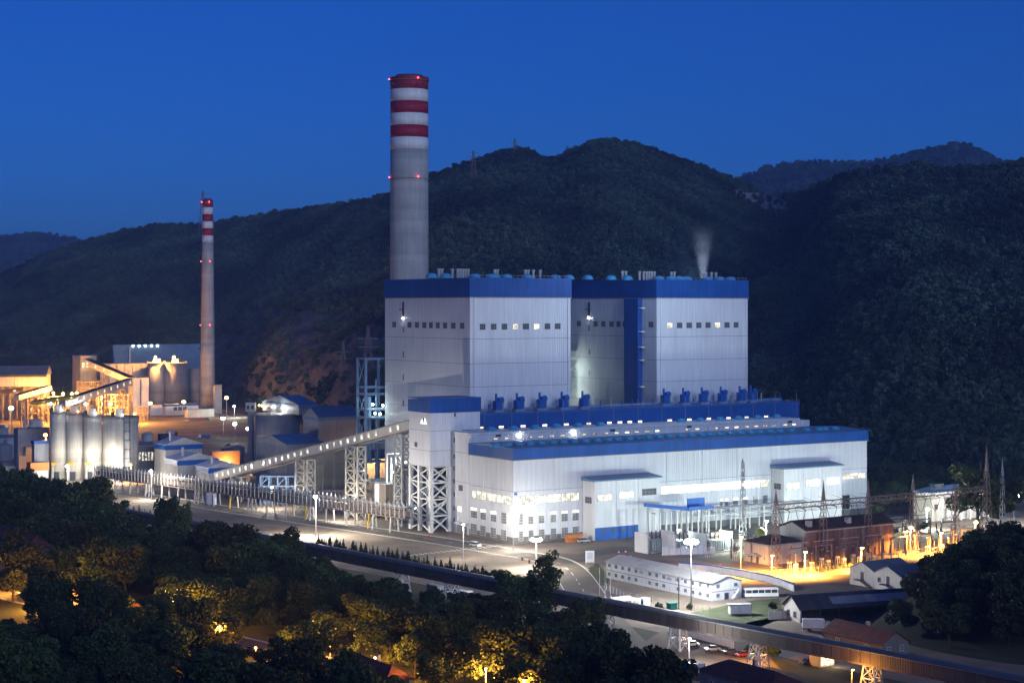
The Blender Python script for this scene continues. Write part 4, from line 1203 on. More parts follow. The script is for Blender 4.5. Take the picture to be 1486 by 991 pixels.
for x, y, z in ((0.5, L*0.9, H+4), (W*0.3, 0, H+5), (W*0.7, -0.5, H+4.2), (W*0.95, 1, H+9), (W, 0.4, H+5)):
    part(r5, 'work_lamp', MB().sphere((x, y, z), 0.38), M['lampg'])
point_light(r5, (W*0.3, -2, H+5), 2500, (.9, 1, .93)); point_light(r5, (W*0.9, -1, H+8), 2500, (.85, 1, .95))
point_light(r5, (W*0.5, -3, -2), 900, (1, .9, .7))
r6, W, L, H = block('mill_floor', 'sodium lit pale floor slab behind the tallest gallery trestle', 'platform', (496, 512, 566, 705, 667), M['pale'], M['roof'])
part(r6, 'lit_panel', MB().box(0.5, W-0.5, -0.3, -0.02, H*0.62, H*0.92), M['plaster'])
point_light(r6, (W*0.4, -7, H*0.85), 5000, (1, .6, .25)); point_light(r6, (W*0.85, -7, H*0.8), 2500, (1, .62, .28))
part(r6, 'flood_lamp', MB().sphere((W*0.4, -7, H*0.9), 0.4), M['lampo']); part(r6, 'flood_lamp', MB().sphere((W*0.85, -7, H*0.86), 0.35), M['lampo'])
r7, W, L, H = block('electric_hall', 'dark blue sheet clad hall behind the coal gallery and pump block', 'hall', (520, 534, 596, 700, 636), M['bsteel'], M['roofb'])

# ---------------- four concrete silos on the left
silo_labels = ['leftmost slim grey concrete silo of the front row', 'second slim concrete silo from the left in the front row', 'third concrete silo in the front row, brightest lit at its foot', 'widest concrete silo, right end of the front row, with ladder cage']
for i, (pa, pb, yt) in enumerate(((70, 94, 599), (93, 118, 601), (117.5, 144.5, 604), (143, 195, 606))):
    dd = Gd(697); rad = (pb-pa)*dd/F/2
    r = thing('cement_silo', silo_labels[i], 'silo', (X((pa+pb)/2, dd), dd + rad, 0), 0, 'concrete silos in the front row')
    zt = Zd(yt, dd)
    part(r, 'shell', MB().lathe([(rad, 0), (rad, zt)], 32), M['silo'], smooth=True)
    part(r, 'top_ring', MB().lathe([(rad+0.3, zt-0.6), (rad+0.3, zt+0.3)], 32), M['concd'])
    part(r, 'filter_box', MB().box(-1.2, 2.6, -rad*0.5-1.5, -rad*0.5+1.5, zt+0.3, zt+4.3), M['pale'])
    part(r, 'filter_fan', MB().cyl((-3.4, -rad*0.4, zt+0.3), (-3.4, -rad*0.4, zt+2.6), 0.9, n=10), M['card'])
    part(r, 'door', MB().box(-1.4, 1.4, -rad-0.25, -rad+0.6, 0, 4.6), M['dark'])
    part(r, 'door_frame', MB().box(-2.4, -1.45, -rad-0.6, -rad+0.6, 0, 8), M['pale'])
    if i != 3: part(r, 'notice', MB().box(-2.6, 0.4, -rad-0.75, -rad-0.5, 8.1, 9.6), M['yel'])
    part(r, 'wall_lamp', MB().sphere((3.0, -rad*0.8-1.5, zt+1.5), 0.4), M['lampw'] if i != 1 else M['lampo'])
    rl = MB()
    for q in range(14):
        a = math.pi*(1 + q/13); rl.bar(((rad-0.3)*math.cos(a), (rad-0.3)*math.sin(a), zt+0.3), ((rad-0.3)*math.cos(a), (rad-0.3)*math.sin(a), zt+1.6), 0.15)
    part(r, 'railing', rl, M['steel'])
    if i == 3:
        a = math.radians(-56)
        bx, by = rad*math.cos(a), rad*math.sin(a)
        for q in (-1.6, 1.6): part(r, 'cage_post', MB().box(bx+q, bx+q+0.3, by-1.6, by-1.3, 0, zt), M['dark'])
        for q in range(7): part(r, 'cage_landing', MB().box(bx-1.6, bx+1.9, by-1.7, by+0.5, zt*q/7+2, zt*q/7+2.3), M['dark'])
        part(r, 'cage_back', MB().box(bx-1.2, bx+1.4, by-0.9, by-0.6, 0.5, zt-1), M['greysheet'])
# packing plant left of the silos
r, W, L, H = block('packing_plant', 'low grey packing building left of the front silos', 'shed', (20, 26, 72, 690, 622), M['greysheet'], M['roof'])
part(r, 'vent_pipe', MB().cyl((5, 3, H), (5, 3, H+5), 0.9, n=10), M['pale'])
part(r, 'bay', MB().box(3, 10, -5, -0.1, 6, 16), M['pale']); part(r, 'bay', MB().box(-1, 3.5, -5, -0.1, 2, 11), M['pale'])
part(r, 'chute', MB().bar((11, -3, 18), (20, -3, 6), 0.8), M['yel'])
r, W, L, H = block('blue_roof_kiosk', 'grey shed with blue edge directly left of the first silo', 'shed', (46, 50, 71, 697, 640), M['greysheet'], M['roof'], fascia=M['bluep'])
r, W, L, H = block('striped_shelter', 'low pale shelter with orange band at the foot of the silos', 'shelter', (40, 45, 70, 701, 672), M['pale'], M['greysheet'], fascia=M['orange'], fh=4)
# low blue edged buildings right of the silos
bl = [('workshop with pale roof and thick blue edge, largest of the three behind the pipe rack', (224, 240, 293, 695, 646), 3.5), ('pale roofed building with blue edge and roof chimney, middle of the three', (240, 258, 316, 708, 668), 3.0), ('lowest pale roofed building with blue edge, nearest the coal gallery end', (284, 303, 352, 714, 679), 2.6)]
for lb, px, rise in bl:
    r, W, L, H = block('blue_edged_building', lb, 'workshop', px, M['pale'], M['whitep'], roof='v', rise=rise, fascia=M['bluep'], fh=2.6, group='blue edged low buildings')
    for i in range(3): window(r, (W*(0.2+0.3*i), -0.02, H*0.35), 2.2, 1.6, 'front', 'glassg', 'frame', 2, 1)
    part(r, 'roof_vent', MB().cyl((W*0.25, L*0.4, H), (W*0.25, L*0.4, H+rise+3), 0.7, n=8), M['pale'])
r, W, L, H = block('pipe_bridge_house', 'long brown lit conveyor house between silos and workshop', 'shed', (190, 196, 232, 690, 648), M['concd'], M['roof'])
for i in range(8): window(r, (W*(i+0.5)/8, -0.02, H*0.5), W/10, H*0.3, 'front', 'litd', 'frame', 1, 2)
part(r, 'roof_hood', MB().box(W+2, W+8, 4, 8, H, H+6), M['dark'])
yr, W, L, H = block('steel_rack', 'orange lit steel stacking frame beside the pale workshops', 'rack', (304, 308, 348, 690, 655), M['orange'], M['roof'])
point_light(yr, (W/2, -4, 6), 6000, (1, .7, .35))
part(yr, 'rack_lamp', MB().sphere((W/2, -4.4, 7), 0.5), M['lampw'])

# ---------------- old works in the background on the left
fdist = 1500.0
r = thing('coal_shed', 'long grey shed raised on dark steel legs at the left edge', 'shed', (X(-70, 1420), 1420, 0), R(6))
Wd = X(108, 1520) - X(-70, 1420)
zb, zt = Zd(557, 1470), Zd(541, 1470)
for i in range(6): part(r, 'wall_panel', MB().box(Wd*i/6+0.1, Wd*(i+1)/6-0.1, 0, 26, zb, zt), M['pale'])
part(r, 'roof', MB().extr([(-1, -1.5, zt), (-1, 13, zt+7), (-1, 27, zt)], (Wd+2, 0, 0)), M['roof'])
part(r, 'gutter', MB().box(-1, Wd+1, -2.0, -1.55, zt-1.6, zt+0.4), M['dark'])
for i in range(14): part(r, 'leg', MB().box(Wd*i/13-0.6, Wd*i/13+0.6, 0.2, 1.4, 0, zb), M['rsteel'])
part(r, 'back_wall', MB().box(0, Wd, 22, 22.5, 0, zb-0.1), M['concd'])
r, W, L, H = block('sorting_tower', 'grey transfer tower with lit open floors at the end of the coal shed', 'tower', (105, 117, 140, 604, 516), M['greysheet'], M['roof'])
for i in range(5):
    part(r, 'open_floor', MB().box(-1.5, W+1.5, -2.2, -0.05, 6+i*5.2, 6.5+i*5.2), M['rsteel'])
    for k in range(4): part(r, 'floor_post', MB().box(W*k/3-0.4, W*k/3+0.4, -2.2, -1.7, 0 if i == 0 else 6.55+(i-1)*5.2, 5.95+i*5.2), M['rsteel'])
for i in range(4): part(r, 'lit_window', MB().box(W*(0.1+0.25*i), W*(0.22+0.25*i), -0.3, -0.04, H-10, H-6), M['lito'])
def gallery(label, pa, ya, da, pb, yb, db_, w, h, m, name='belt_gallery', legs=()):
    a, b = at(pa, ya, da), at(pb, yb, db_)
    r = thing(name, label, 'conveyor gallery', a)
    v = b - a; L = v.length
    r.rotation_euler = (0, -math.asin(v.z/L), math.atan2(v.y, v.x))
    n = max(4, int(L/6))
    for i in range(n): part(r, 'side_panel', MB().box(L*i/n+0.06, L*(i+1)/n-0.06, -w/2, w/2, -h/2, h/2), m)
    part(r, 'roof_strip', MB().box(0, L, -w/2-0.3, w/2+0.3, h/2+0.02, h/2+0.3), M['dark'])
    for i in range(1, n, 2):
        side = w/2+0.06 if (v.x < 0) else -w/2-0.06
        part(r, 'lit_window', MB().box(L*i/n+0.8, L*i/n+2.4, side-0.05, side+0.05, -h*0.2, h*0.25), M['lito'])
    for px, w_ in legs:
        t = (px - CX)/F; s_ = (t*a.y - a.x)/(v.x - t*v.y); p = a + v*s_
        for q in (-1.6, 1.6):
            n1 = Vector((-v.y, v.x, 0)).normalized()
            for e in (-w_/2, w_/2):
                f_ = Vector((v.x, v.y, 0)).normalized()
                base = Vector((p.x, p.y, 0)) + n1*q + f_*e
                lg = MB().bar(base, (base.x, base.y, p.z - h/2), 0.7)
                part(steel_root, 'leg', lg, M['rsteel'])
        for k in range(int((p.z-h/2)/5)):
            b0 = Vector((p.x, p.y, 5*k)) - f_*w_/2 + n1*1.7; b1 = Vector((p.x, p.y, 5*k+5)) + f_*w_/2 + n1*1.7
            part(steel_root, 'brace', MB().bar(b0, b1, 0.4), M['rsteel']); part(steel_root, 'girt', MB().bar((b0.x, b0.y, 5*k+5), b1, 0.4), M['rsteel'])
    return r
steel_root = thing('belt_trestles', 'dark lattice legs under the belt galleries of the old works', 'trestle')
def steel_tower(label, pa, pb, by, ty, nb, nl, m='rsteel'):
    d_ = Gd(by); x0, x1 = X(pa, d_), X(pb, d_); h = Zd(ty, d_)
    r = thing('open_steel_rack', label, 'steel frame', (x0, d_, 0), 0, 'open steel racks of the old works')
    W = x1 - x0
    for i in range(nb+1):
        for y in (0, 7): part(r, 'column', MB().box(W*i/nb-0.35, W*i/nb+0.35, y-0.35, y+0.35, 0, h), M[m])
    for k in range(nl):
        z = h*(k+1)/nl
        for y in (0, 7): part(r, 'beam', MB().box(0.36, W-0.36, y-0.25, y+0.25, z-0.7, z-0.1), M[m])
        part(r, 'floor', MB().box(0.4, W-0.4, 0.3, 6.7, z-0.1, z), M['steel'])
        for i in range(nb):
            if (i+k) % 2 == 0: part(r, 'brace', MB().bar((W*i/nb, -0.1, z-h/nl), (W*(i+1)/nb, -0.1, z-0.4), 0.35), M[m])
    for i in range(nb):
        if i % 2 == 0: part(r, 'vessel', MB().cyl((W*(i+0.5)/nb, 3.4, 0.2), (W*(i+0.5)/nb, 3.4, h*0.55), W/nb*0.3, n=12), M['steel'])
    return r
steel_tower('open steel rack lit orange under the sorting tower', 112, 142, 607, 553, 5, 6)
steel_tower('long low open steel rack left of the white block', 143, 186, 610, 572, 7, 4)
steel_tower('open steel rack with vessels at the left, under the coal shed', 40, 100, 611, 575, 8, 3)
steel_tower('small open steel rack right of the white block', 196, 214, 611, 590, 4, 2)
gallery('belt gallery sloping down from the sorting tower to the white block', 124, 524, 1490, 190, 552, 1445, 6, 5, M['pale'], legs=((150, 4), (175, 4)))
gallery('belt gallery rising to the white block above the silos', 90, 586, 1300, 188, 554, 1420, 5, 5, M['pale'], legs=((120, 5), (150, 5), (178, 5)))
gallery('short belt gallery with orange lit underside at the left edge', 24, 577, 1350, 72, 563, 1400, 4, 4, M['pale'], legs=((35, 4), (60, 4)))
gallery('lower belt gallery left of the silos with rusty frame', -20, 572, 1330, 30, 566, 1340, 3, 2.5, M['orange'])
gallery('orange belt gallery behind the silo tops', 48, 585, 1260, 108, 576, 1290, 4, 2.5, M['yel'])
r, W, L, H = block('white_block', 'tall white windowless block left of the twin silos', 'tower', (186, 193, 216, 604, 548), M['whitep'], M['roof'])
part(r, 'pipe_riser', MB().box(W*0.45, W*0.5, -0.4, -0.05, H*0.2, H*0.95), M['dark'])
for i, (a, b, yt) in enumerate(((212, 237, 528), (234.5, 268, 528), (267, 293, 537))):
    dd = Gd(592); rad = (b-a)*dd/F/2; zt = Zd(yt, dd)
    r = thing('clinker_silo', ['left one of the twin clinker silos with sodium lamp on top', 'right one of the twin clinker silos, widest, with sodium lamp on top', 'darker silo half hidden behind the slender chimney'][i], 'silo', (X((a+b)/2, dd), dd+rad+(14 if i == 2 else 0), 0), 0, 'clinker silos')
    part(r, 'shell', MB().lathe([(rad, 0), (rad, zt)], 32), M['shaft'], smooth=True)
    part(r, 'top_ring', MB().lathe([(rad+0.4, zt+0.02), (rad+0.4, zt+0.8)], 32), M['conc'])
    rl = MB()
    for q in range(18):
        an = 2*math.pi*q/18; rl.bar((rad*math.cos(an), rad*math.sin(an), zt+0.8), (rad*math.cos(an), rad*math.sin(an), zt+2.4), 0.2)
    part(r, 'railing', rl, M['steel'])
    if i < 2:
        part(r, 'roof_hut', MB().box(-3, 3, -1, 5, zt+0.8, zt+4.5), M['pale'])
        part(r, 'lamp_mast', MB().box(-0.25, 0.25, -rad*0.6, -rad*0.6+0.5, zt+0.8, zt+5.5), M['pole'])
        part(r, 'sodium_lamp', MB().sphere((0, -rad*0.6+0.2, zt+6), 1.1), M['lampo'])
        point_light(r, (0, -rad*0.6-1.2, zt+6), 110000, (1, .46, .1), 0.8)
r, W, L, H = block('kiln_hall', 'pale orange lit hall wall behind the white block', 'hall', (139, 146, 214, 592, 528), M['plaster'], M['roof'])
for i in range(6): part(r, 'pilaster', MB().box(W*i/6+0.5, W*i/6+1.6, -0.8, -0.02, 0, H-0.5), M['plaster'])
r, W, L, H = block('blue_hall', 'dark blue sheet hall with slanting roof behind the twin silos', 'hall', (163, 166, 292, 584, 522), M['bsteel'], M['roofb'], roof='u', rise=14)
part(r, 'white_mast', MB().cyl((W*0.16, -3, 0), (W*0.16, -3, H+12), 0.8, n=8), M['wsteel'])
rg_ = part(r, 'roof_gantry', MB().box(W*0.2, W*0.95, 4, 5, H+12, H+12.8), M['steel'])
for i in range(5): part(r, 'gantry_lamp', MB().sphere((W*(0.22+0.07*i), 2.4, H+13), 0.8), M['lampg'])
for i in range(3): part(r, 'roof_hopper', MB().box(W*(0.5+0.12*i), W*(0.57+0.12*i), 3, 9, H+4, H+12), M['greysheet'])
r, W, L, H = block('site_office', 'low white office with three dark windows in front of the twin silos', 'office', (236, 240, 288, 603, 587), M['whitep'], M['roofb'], fascia=M['bluep'])
for i in range(3): window(r, (W*(0.3+0.14*i), -0.02, 4), 3.6, 3.2, 'front', 'glass', 'frame', 1, 1)
r, W, L, H = block('gate_hut', 'bright white hut left of the site office', 'hut', (216, 218, 237, 603, 588), M['whitep'], M['whitep'])
r, W, L, H = block('carport', 'pale blue open carport right of the site office', 'carport', (268, 272, 311, 606, 594), M['pale'], M['roofb'])
r, W, L, H = block('foot_tank', 'pale tank house right of the slender chimney', 'hut', (309, 312, 322, 600, 558), M['pale'], M['roof'])

# storage clutter left of the silos and along the works road
for i, (px, by, rad_, hh_) in enumerate(((6, 668, 5, 9), (16, 664, 4, 11), (34, 640, 6, 7), (214, 640, 3.5, 5), (345, 668, 4, 8), (52, 628, 5, 9))):
    c = G(px, by)
    r = thing('storage_tank', ['squat tank at the very left edge', 'narrow tank second from the left edge', 'low tank below the bright left edge lamp', 'small tank on the works yard', 'tank beside the orange steel rack', 'tank behind the packing building'][i], 'tank', (c.x, c.y, 0), 0, 'storage tanks')
    part(r, 'shell', MB().lathe([(rad_, 0), (rad_, hh_), (rad_*0.5, hh_+1.2)], 20), M['pale' if i % 2 else 'greysheet'], smooth=False)
    part(r, 'ladder', MB().box(-rad_-0.4, -rad_, -0.4, 0.4, 0, hh_), M['steel'])
    part(r, 'rim', MB().lathe([(rad_+0.15, hh_-0.4), (rad_+0.15, hh_)], 20), M['steel'])
for i, (a_, b_, c_, by, ty) in enumerate(((-14, -8, 22, 652, 636), (2, 6, 30, 690, 676), (-20, -14, 12, 640, 622), (196, 200, 222, 655, 646), (322, 326, 344, 662, 655), (362, 366, 380, 690, 676))):
    block('storage_shed', ['low shed at the left edge below the bright lamp', 'low pale shed at the left edge beside the tall trees', 'grey shed far left under the belt gallery', 'low hut on the works yard behind the widest silo', 'small hut by the lowest greenish lamp', 'hut squeezed between road lamp and ash silo'][i], 'shed', (a_, b_, c_, by, ty), M['pale' if i % 2 else 'greysheet'], M['roof'], roof='u', rise=1.6, group='small sheds of the old works')

steel_tower('open steel rack behind the low end trestles of the coal gallery', 378, 428, 733, 690, 4, 3, 'bsteel')
steel_tower('open steel rack between the middle and tall gallery trestles', 462, 498, 742, 712, 4, 2)
steel_tower('low open steel rack right of the pale workshops', 318, 350, 676, 660, 4, 2)
c = G(364, 682); hv = Zd(584, c.y)
r = thing('vent_tower', 'slender grey tower with a boxy head left of the ash silo', 'tower', (c.x, c.y, 0), 0)
part(r, 'shaft', MB().box(-1.5, 1.5, -1.5, 1.5, 0, hv-5), M['greysheet']); part(r, 'head', MB().box(-2.6, 2.6, -2.4, 2.4, hv-5, hv), M['pale'])
for x in (-1.2, 1.2): part(r, 'opening', MB().box(x-0.7, x+0.7, -2.5, -2.42, hv-3.6, hv-1.6), M['dark'])
part(r, 'ladder', MB().box(1.52, 1.8, -0.4, 0.4, 0, hv-5), M['steel'])

# ---------------- long brown gallery across the foreground
fg = thing('foreground_gallery', 'long brown panelled conveyor gallery crossing the foreground on trestles', 'conveyor gallery', (*gal(-150), 0), math.atan2(gdir.y, gdir.x))
GL = 660
for i in range(int(GL/3)):
    pm = cmesh('fgp', lambda: MB().box(0.09, 2.91, -1.9, 1.9, 6.7, 9.75), 'wall_panel')
    link('wall_panel', pm, M['brown'], fg, (i*3, 0, 0))
    rm_ = cmesh('fgr', lambda: MB().extr([(0.03, -2.2, 9.77), (0.03, 2.2, 9.77), (0.03, 2.2, 9.9), (0.03, 0, 10.25), (0.03, -2.2, 9.9)], (2.94, 0, 0)), 'roof_panel')
    link('roof_panel', rm_, M['browng'], fg, (i*3, 0, 0))
part(fg, 'floor_girder', MB().box(0, GL, -1.7, 1.7, 6.1, 6.68), M['rsteel'])
part(fg, 'belt_core', MB().box(0, GL, -1.6, 1.6, 6.72, 9.7), M['dark'])
part(fg, 'eave_strip', MB().box(0, GL, -2.3, -1.95, 9.55, 9.74), M['steel'])
def tre_s(px):
    t = (px - CX)/F; return (t*GA.y - GA.x)/(gdir.x - t*gdir.y)
tdesc = {190: 'behind the left wood', 330: 'hidden among the trees below the road', 455: 'below the row of small cypresses', 583: 'beside the parked white lorries', 655: 'right of the white lorries', 760: 'behind the tall poplar', 880: 'where the road passes under',
         985: 'left of the row of parked cars', 1100: 'beside the yellow lit hedge', 1265: 'above the red roofed house', 1385: 'furthest right, among bushes'}
for px, ds in tdesc.items():
    x, y = gal(tre_s(px)); trestle('gallery_support', 'white lattice support of the brown gallery ' + ds, x, y, math.atan2(gdir.y, gdir.x), 4.6, 3.6, 6.1, 2, M['wsteel'], group='supports of the foreground gallery', t=0.4, taper=0.35)

# ---------------- two storey white office block
c, W, L, H = pxbox(880, 1033, 1076, 872, 842)
H = 5.6
ob = thing('office_block', 'long two storey white office with grey roof and grey floor band', 'office', (c.x, c.y, 0), PA)
part(ob, 'lower_wall', MB().box(0, W, 0, L, 0, 2.7), M['whitep'])
part(ob, 'floor_band', MB().box(-0.08, W+0.08, -0.08, L+0.08, 2.72, 3.0), M['frame'])
uw = MB().box(0, W, 0, L, 3.02, H); uw.extr([(0, 0, H), (W, 0, H), (W/2, 0, H+1.7)], (0, L, 0))
part(ob, 'upper_wall', uw, M['whitep'])
roof_slope(ob, W, L, H, 1.8, 'v', M['pale'], over=0.5, th=0.15)
for z in (1.0, 3.9):
    for i in range(15):
        if i in (5, 9): continue
        window(ob, (-0.02, L*(i+0.5)/15, z), 1.5, 1.2, 'left', 'glassg', 'frame', 2, 1)
    for x in (0.2, 0.8): window(ob, (W*x, -0.02, z), 1.4, 1.2, 'front', 'glassg', 'frame', 2, 1)
for i in (5, 9):
    for q in range(3): part(ob, 'air_unit', MB().box(-0.6, -0.05, L*(i+0.3+0.22*q)/15, L*(i+0.42+0.22*q)/15, 4.2, 4.8), M['frame'])
part(ob, 'door', MB().box(W*0.42, W*0.56, -0.1, -0.02, 0, 2.2), M['card'])
part(ob, 'stair', MB().bar((W*0.6, -1.2, 0.2), (W*0.6+3.2, -0.9, 3.0), 1.0, 0.25), M['steel'])
# white and blue wall behind the office
wpts = [G(985, 826), G(1030, 830), G(1075, 837), G(1110, 844), G(1135, 851), G(1152, 858)]
w0 = thing('boundary_wall', 'low curved white wall with blue coping behind the office', 'wall', wpts[0])
for a, b in zip(wpts[:-1], wpts[1:]):
    n = max(1, int((b-a).length / 4))
    for i in range(n):
        p, q = a.lerp(b, i/n) - wpts[0], a.lerp(b, (i+0.97)/n) - wpts[0]
        part(w0, 'wall_panel', MB().bar((p.x, p.y, 1.1), (q.x, q.y, 1.1), 0.3, 2.2), M['whitep'])
        part(w0, 'coping', MB().bar((p.x, p.y, 2.45), (q.x, q.y, 2.45), 0.5, 0.45), M['bluep'])
# guard post
c = G(905, 884)
r = thing('guard_post', 'small white guard booth with canopy left of the green container', 'booth', (c.x, c.y, 0), PA)
part(r, 'booth', MB().box(3, 6.5, 0, 3, 0, 2.7), M['whitep']); part(r, 'canopy', MB().extr([(-3.5, -1.5, 3.0), (-3.5, 2, 3.7), (-3.5, 5, 3.0), (-3.5, 5, 2.85), (-3.5, -1.5, 2.85)], (7, 0, 0)), M['whitep'])
for x in (-3, 3.2):
    for y in (-1.2, 4.6): part(r, 'post', MB().box(x-0.12, x+0.12, y-0.12, y+0.12, 0, 2.84), M['steel'])
window(r, (4.7, -0.02, 1.0), 1.8, 1.2, 'front', 'litd', 'frame', 2, 1)
part(r, 'annex_booth', MB().box(8, 10.5, 0.5, 3, 0, 2.5), M['whitep']); part(r, 'barrier', MB().box(-4.5, -4.2, -6, 0, 0.9, 1.1), M['carr']); part(r, 'barrier_post', MB().box(-4.6, -4.1, -0.2, 0.3, 0, 1.2), M['steel'])
c = G(975, 884); r = thing('green_container', 'small teal container beside the guard booth', 'container', (c.x, c.y, 0), PA)
part(r, 'body', MB().box(-1.3, 1.3, -1, 1, 0.1, 1.9), M['green']); part(r, 'lid', MB().box(-1.4, 1.4, -1.1, 1.1, 1.92, 2.1), M['green'])
c = G(1060, 893); r = thing('site_cabin', 'white site cabin with flat roof on short legs right of the office', 'cabin', (c.x, c.y, 0), R(10))
for i in range(2): part(r, 'wall_panel', MB().box(i*3.2+0.04, i*3.2+3.16, 0, 2.6, 0.5, 3.0), M['whitep'])
part(r, 'roof', MB().box(-0.3, 6.7, -0.3, 2.9, 3.02, 3.3), M['frame'])
for x in (0.3, 6.1): part(r, 'leg', MB().box(x-0.15, x+0.15, 0.2, 2.4, 0, 0.48), M['steel'])
c = G(856, 819); r = thing('info_board', 'white board on two posts by the road bend', 'sign', (c.x, c.y, 0), R(10))
part(r, 'panel', MB().box(-1.6, 1.6, -0.1, 0.1, 0.8, 5.0), M['whitep'])
part(r, 'print', MB().box(-1.1, 1.1, -0.14, -0.11, 2.0, 4.4), mat('grey_print', (0.42, 0.46, 0.52)))
for x in (-1.3, 1.3): part(r, 'post', MB().box(x-0.1, x+0.1, -0.1, 0.1, 0, 0.79), M['steel'])
for i, px in enumerate((870, 878, 886)):
    c = G(px, 868-i); r = thing('flagpole', ['left bare flagpole beside the office', 'middle bare flagpole beside the office', 'right bare flagpole beside the office'][i], 'flagpole', (c.x, c.y, 0), 0, 'bare flagpoles by the office')
    part(r, 'mast', MB().cyl((0, 0, 0), (0, 0, 9.5), 0.12, 0.07, 8), M['pole']); part(r, 'finial', MB().sphere((0, 0, 9.6), 0.16, 6, 4), M['steel']); part(r, 'footing', MB().box(-0.4, 0.4, -0.4, 0.4, 0, 0.3), M['kerb'])
c = G(985, 884); r = thing('utility_pole', 'dark utility pole with crossarm in front of the office', 'pole', (c.x, c.y, 0), R(15))
part(r, 'mast', MB().cyl((0, 0, 0), (0, 0, 9.8), 0.2, 0.14, 8), M['bark']); part(r, 'crossarm', MB().box(-1.3, 1.3, -0.1, 0.1, 9.0, 9.2), M['bark'])
for x in (-1.1, 0, 1.1): part(r, 'insulator', MB().cyl((x, 0, 9.22), (x, 0, 9.6), 0.1, n=6), M['porcelain'])

# ---------------- sheds on the right
c, W, L, H = pxbox(1233, 1308, 1362, 861, 837)
ts = thing('twin_gable_shed', 'white shed with two gables and grey roofs at the foot of the dark knoll', 'shed', (c.x, c.y, 0), PA)
for k in range(2):
    l0, l1 = L*k/2 + 0.05, L*(k+1)/2 - 0.05; m_ = (l0+l1)/2
    part(ts, 'gable_wall', MB().extr([(0, l0, 0), (0, l1, 0), (0, l1, H), (0, m_, H+2.6), (0, l0, H)], (W, 0, 0)), M['pale'])
    for y0, y1 in ((l0-0.1, m_), (l1+0.1, m_)):
        part(ts, 'roof_slope', MB().extr([(-0.5, y0, H+0.02), (-0.5, y1, H+2.66), (-0.5, y1, H+2.9), (-0.5, y0, H+0.26)], (W+1, 0, 0)), M['roof'])
    part(ts, 'door', MB().box(-0.12, -0.02, m_-0.7, m_+0.7, 2.2, 4.8), M['card'])
    part(ts, 'outside_stair', MB().bar((-1.0, m_, 2.2), (-1.0, m_-5, 0.1), 0.9, 0.3, up=(1, 0, 0)), M['dark'])
    part(ts, 'stair_landing', MB().box(-1.6, -0.13, m_-1, m_+2.5, 1.9, 2.18), M['dark'])
window(ts, (-0.02, L*0.5-2, 2.4), 1.5, 1.6, 'left', 'glass', 'frame', 2, 1)
c, W, L, H = pxbox(1129, 1161, 1332, 904, 889)
H = 4.2
ds = thing('open_shed', 'dark corrugated shed with lighter roof sheets and open front above the brown gallery', 'shed', (c.x, c.y, 0), PA+R(-13))
W *= 1.05
part(ds, 'end_wall', MB().extr([(0, 0, 0), (0, L, 0), (0, L, H), (0, L/2, H+3.2), (0, 0, H)], (0.4, 0, 0)), M['pale'])
part(ds, 'end_wall', MB().extr([(W-0.4, 0, 0), (W-0.4, L, 0), (W-0.4, L, H), (W-0.4, L/2, H+3.2), (W-0.4, 0, H)], (0.4, 0, 0)), M['darksheet'])
part(ds, 'back_wall', MB().box(0.41, W-0.41, L-0.4, L, 0, H), M['darksheet'])
for i in range(9):
    part(ds, 'post', MB().box(0.5+(W-1.2)*i/8, 0.8+(W-1.2)*i/8, 0.1, 0.4, 0, H-0.1), M['dark'])
n = 26
for i in range(n):
    a, b = -0.6+(W+1.2)*i/n, -0.6+(W+1.2)*(i+1)/n-0.03
    part(ds, 'roof_sheet', MB().extr([(a, -0.8, H-0.35), (a, L/2, H+3.25), (a, L/2, H+3.37), (a, -0.8, H-0.23)], (b-a, 0, 0)), M['darksheet'])
    zr_ = lambda y: H-0.23 + (y+0.8)/(L/2+0.8)*3.6 + 0.03
    if 5 < i < 20: part(ds, 'skylight_sheet', MB().extr([(a, L*0.06, zr_(L*0.06)), (a, L*0.34, zr_(L*0.34)), (a, L*0.34, zr_(L*0.34)+0.04), (a, L*0.06, zr_(L*0.06)+0.04)], (b-a, 0, 0)), M['pale' if i > 11 else 'greysheet'])
part(ds, 'roof_back', MB().extr([(-0.6, L+0.8, H-0.35), (-0.6, L/2+0.05, H+3.25), (-0.6, L/2+0.05, H+3.37), (-0.6, L+0.8, H-0.23)], (W+1.2, 0, 0)), M['darksheet'])
for y in (0.3, 0.7): window(ds, (-0.02, L*y, 1.2), 1.6, 1.8, 'left', 'glass', 'frame', 2, 2)
part(ds, 'side_gate', MB().box(-6, -0.1, L*0.8, L*0.8+0.3, 0, 2.6), M['pale'])

# town houses below
def house(label, px, mw, mr, rise, roof='hip', wins=2, lit=None, z=0.0):
    r, W, L, H = block('house', label, 'house', px, mw, mr, roof=roof, rise=rise, z=z)
    for i in range(wins):
        window(r, (W*(i+0.5)/wins, -0.02, H*0.35), 1.4, 1.5, 'front', 'lit' if lit == ('f', i) else 'glass', 'fwhite', 2, 2)
        window(r, (-0.02, L*(i+0.5)/wins, H*0.35), 1.4, 1.5, 'left', 'lit' if lit == ('l', i) else 'glass', 'fwhite', 2, 2)
    part(r, 'chimney', MB().box(W*0.6, W*0.6+0.9, L*0.5, L*0.5+0.9, H, H+rise+1), M['plaster'])
    return r
house('red roofed house with plain walls at the bottom right below the gallery', (1015, 1122, 1170, 1032, 1000), M['plaster'], M['tile'], 2.8, 'hip', 3)
house('long low red roofed house behind the brown gallery, under the dark shed', (1195, 1280, 1318, 954, 936), M['concd'], M['tile'], 3.0, 'v', 2)
house('white house with a lit window half hidden at the bottom among trees', (386, 446, 492, 1006, 975), M['plaster'], M['tile'], 3.2, 'hip', 3, ('l', 1))
house('dark roofed house at the left edge above the lit street', (-20, 38, 80, 846, 798), M['plaster'], M['tile'], 4.0, 'hip', 2)
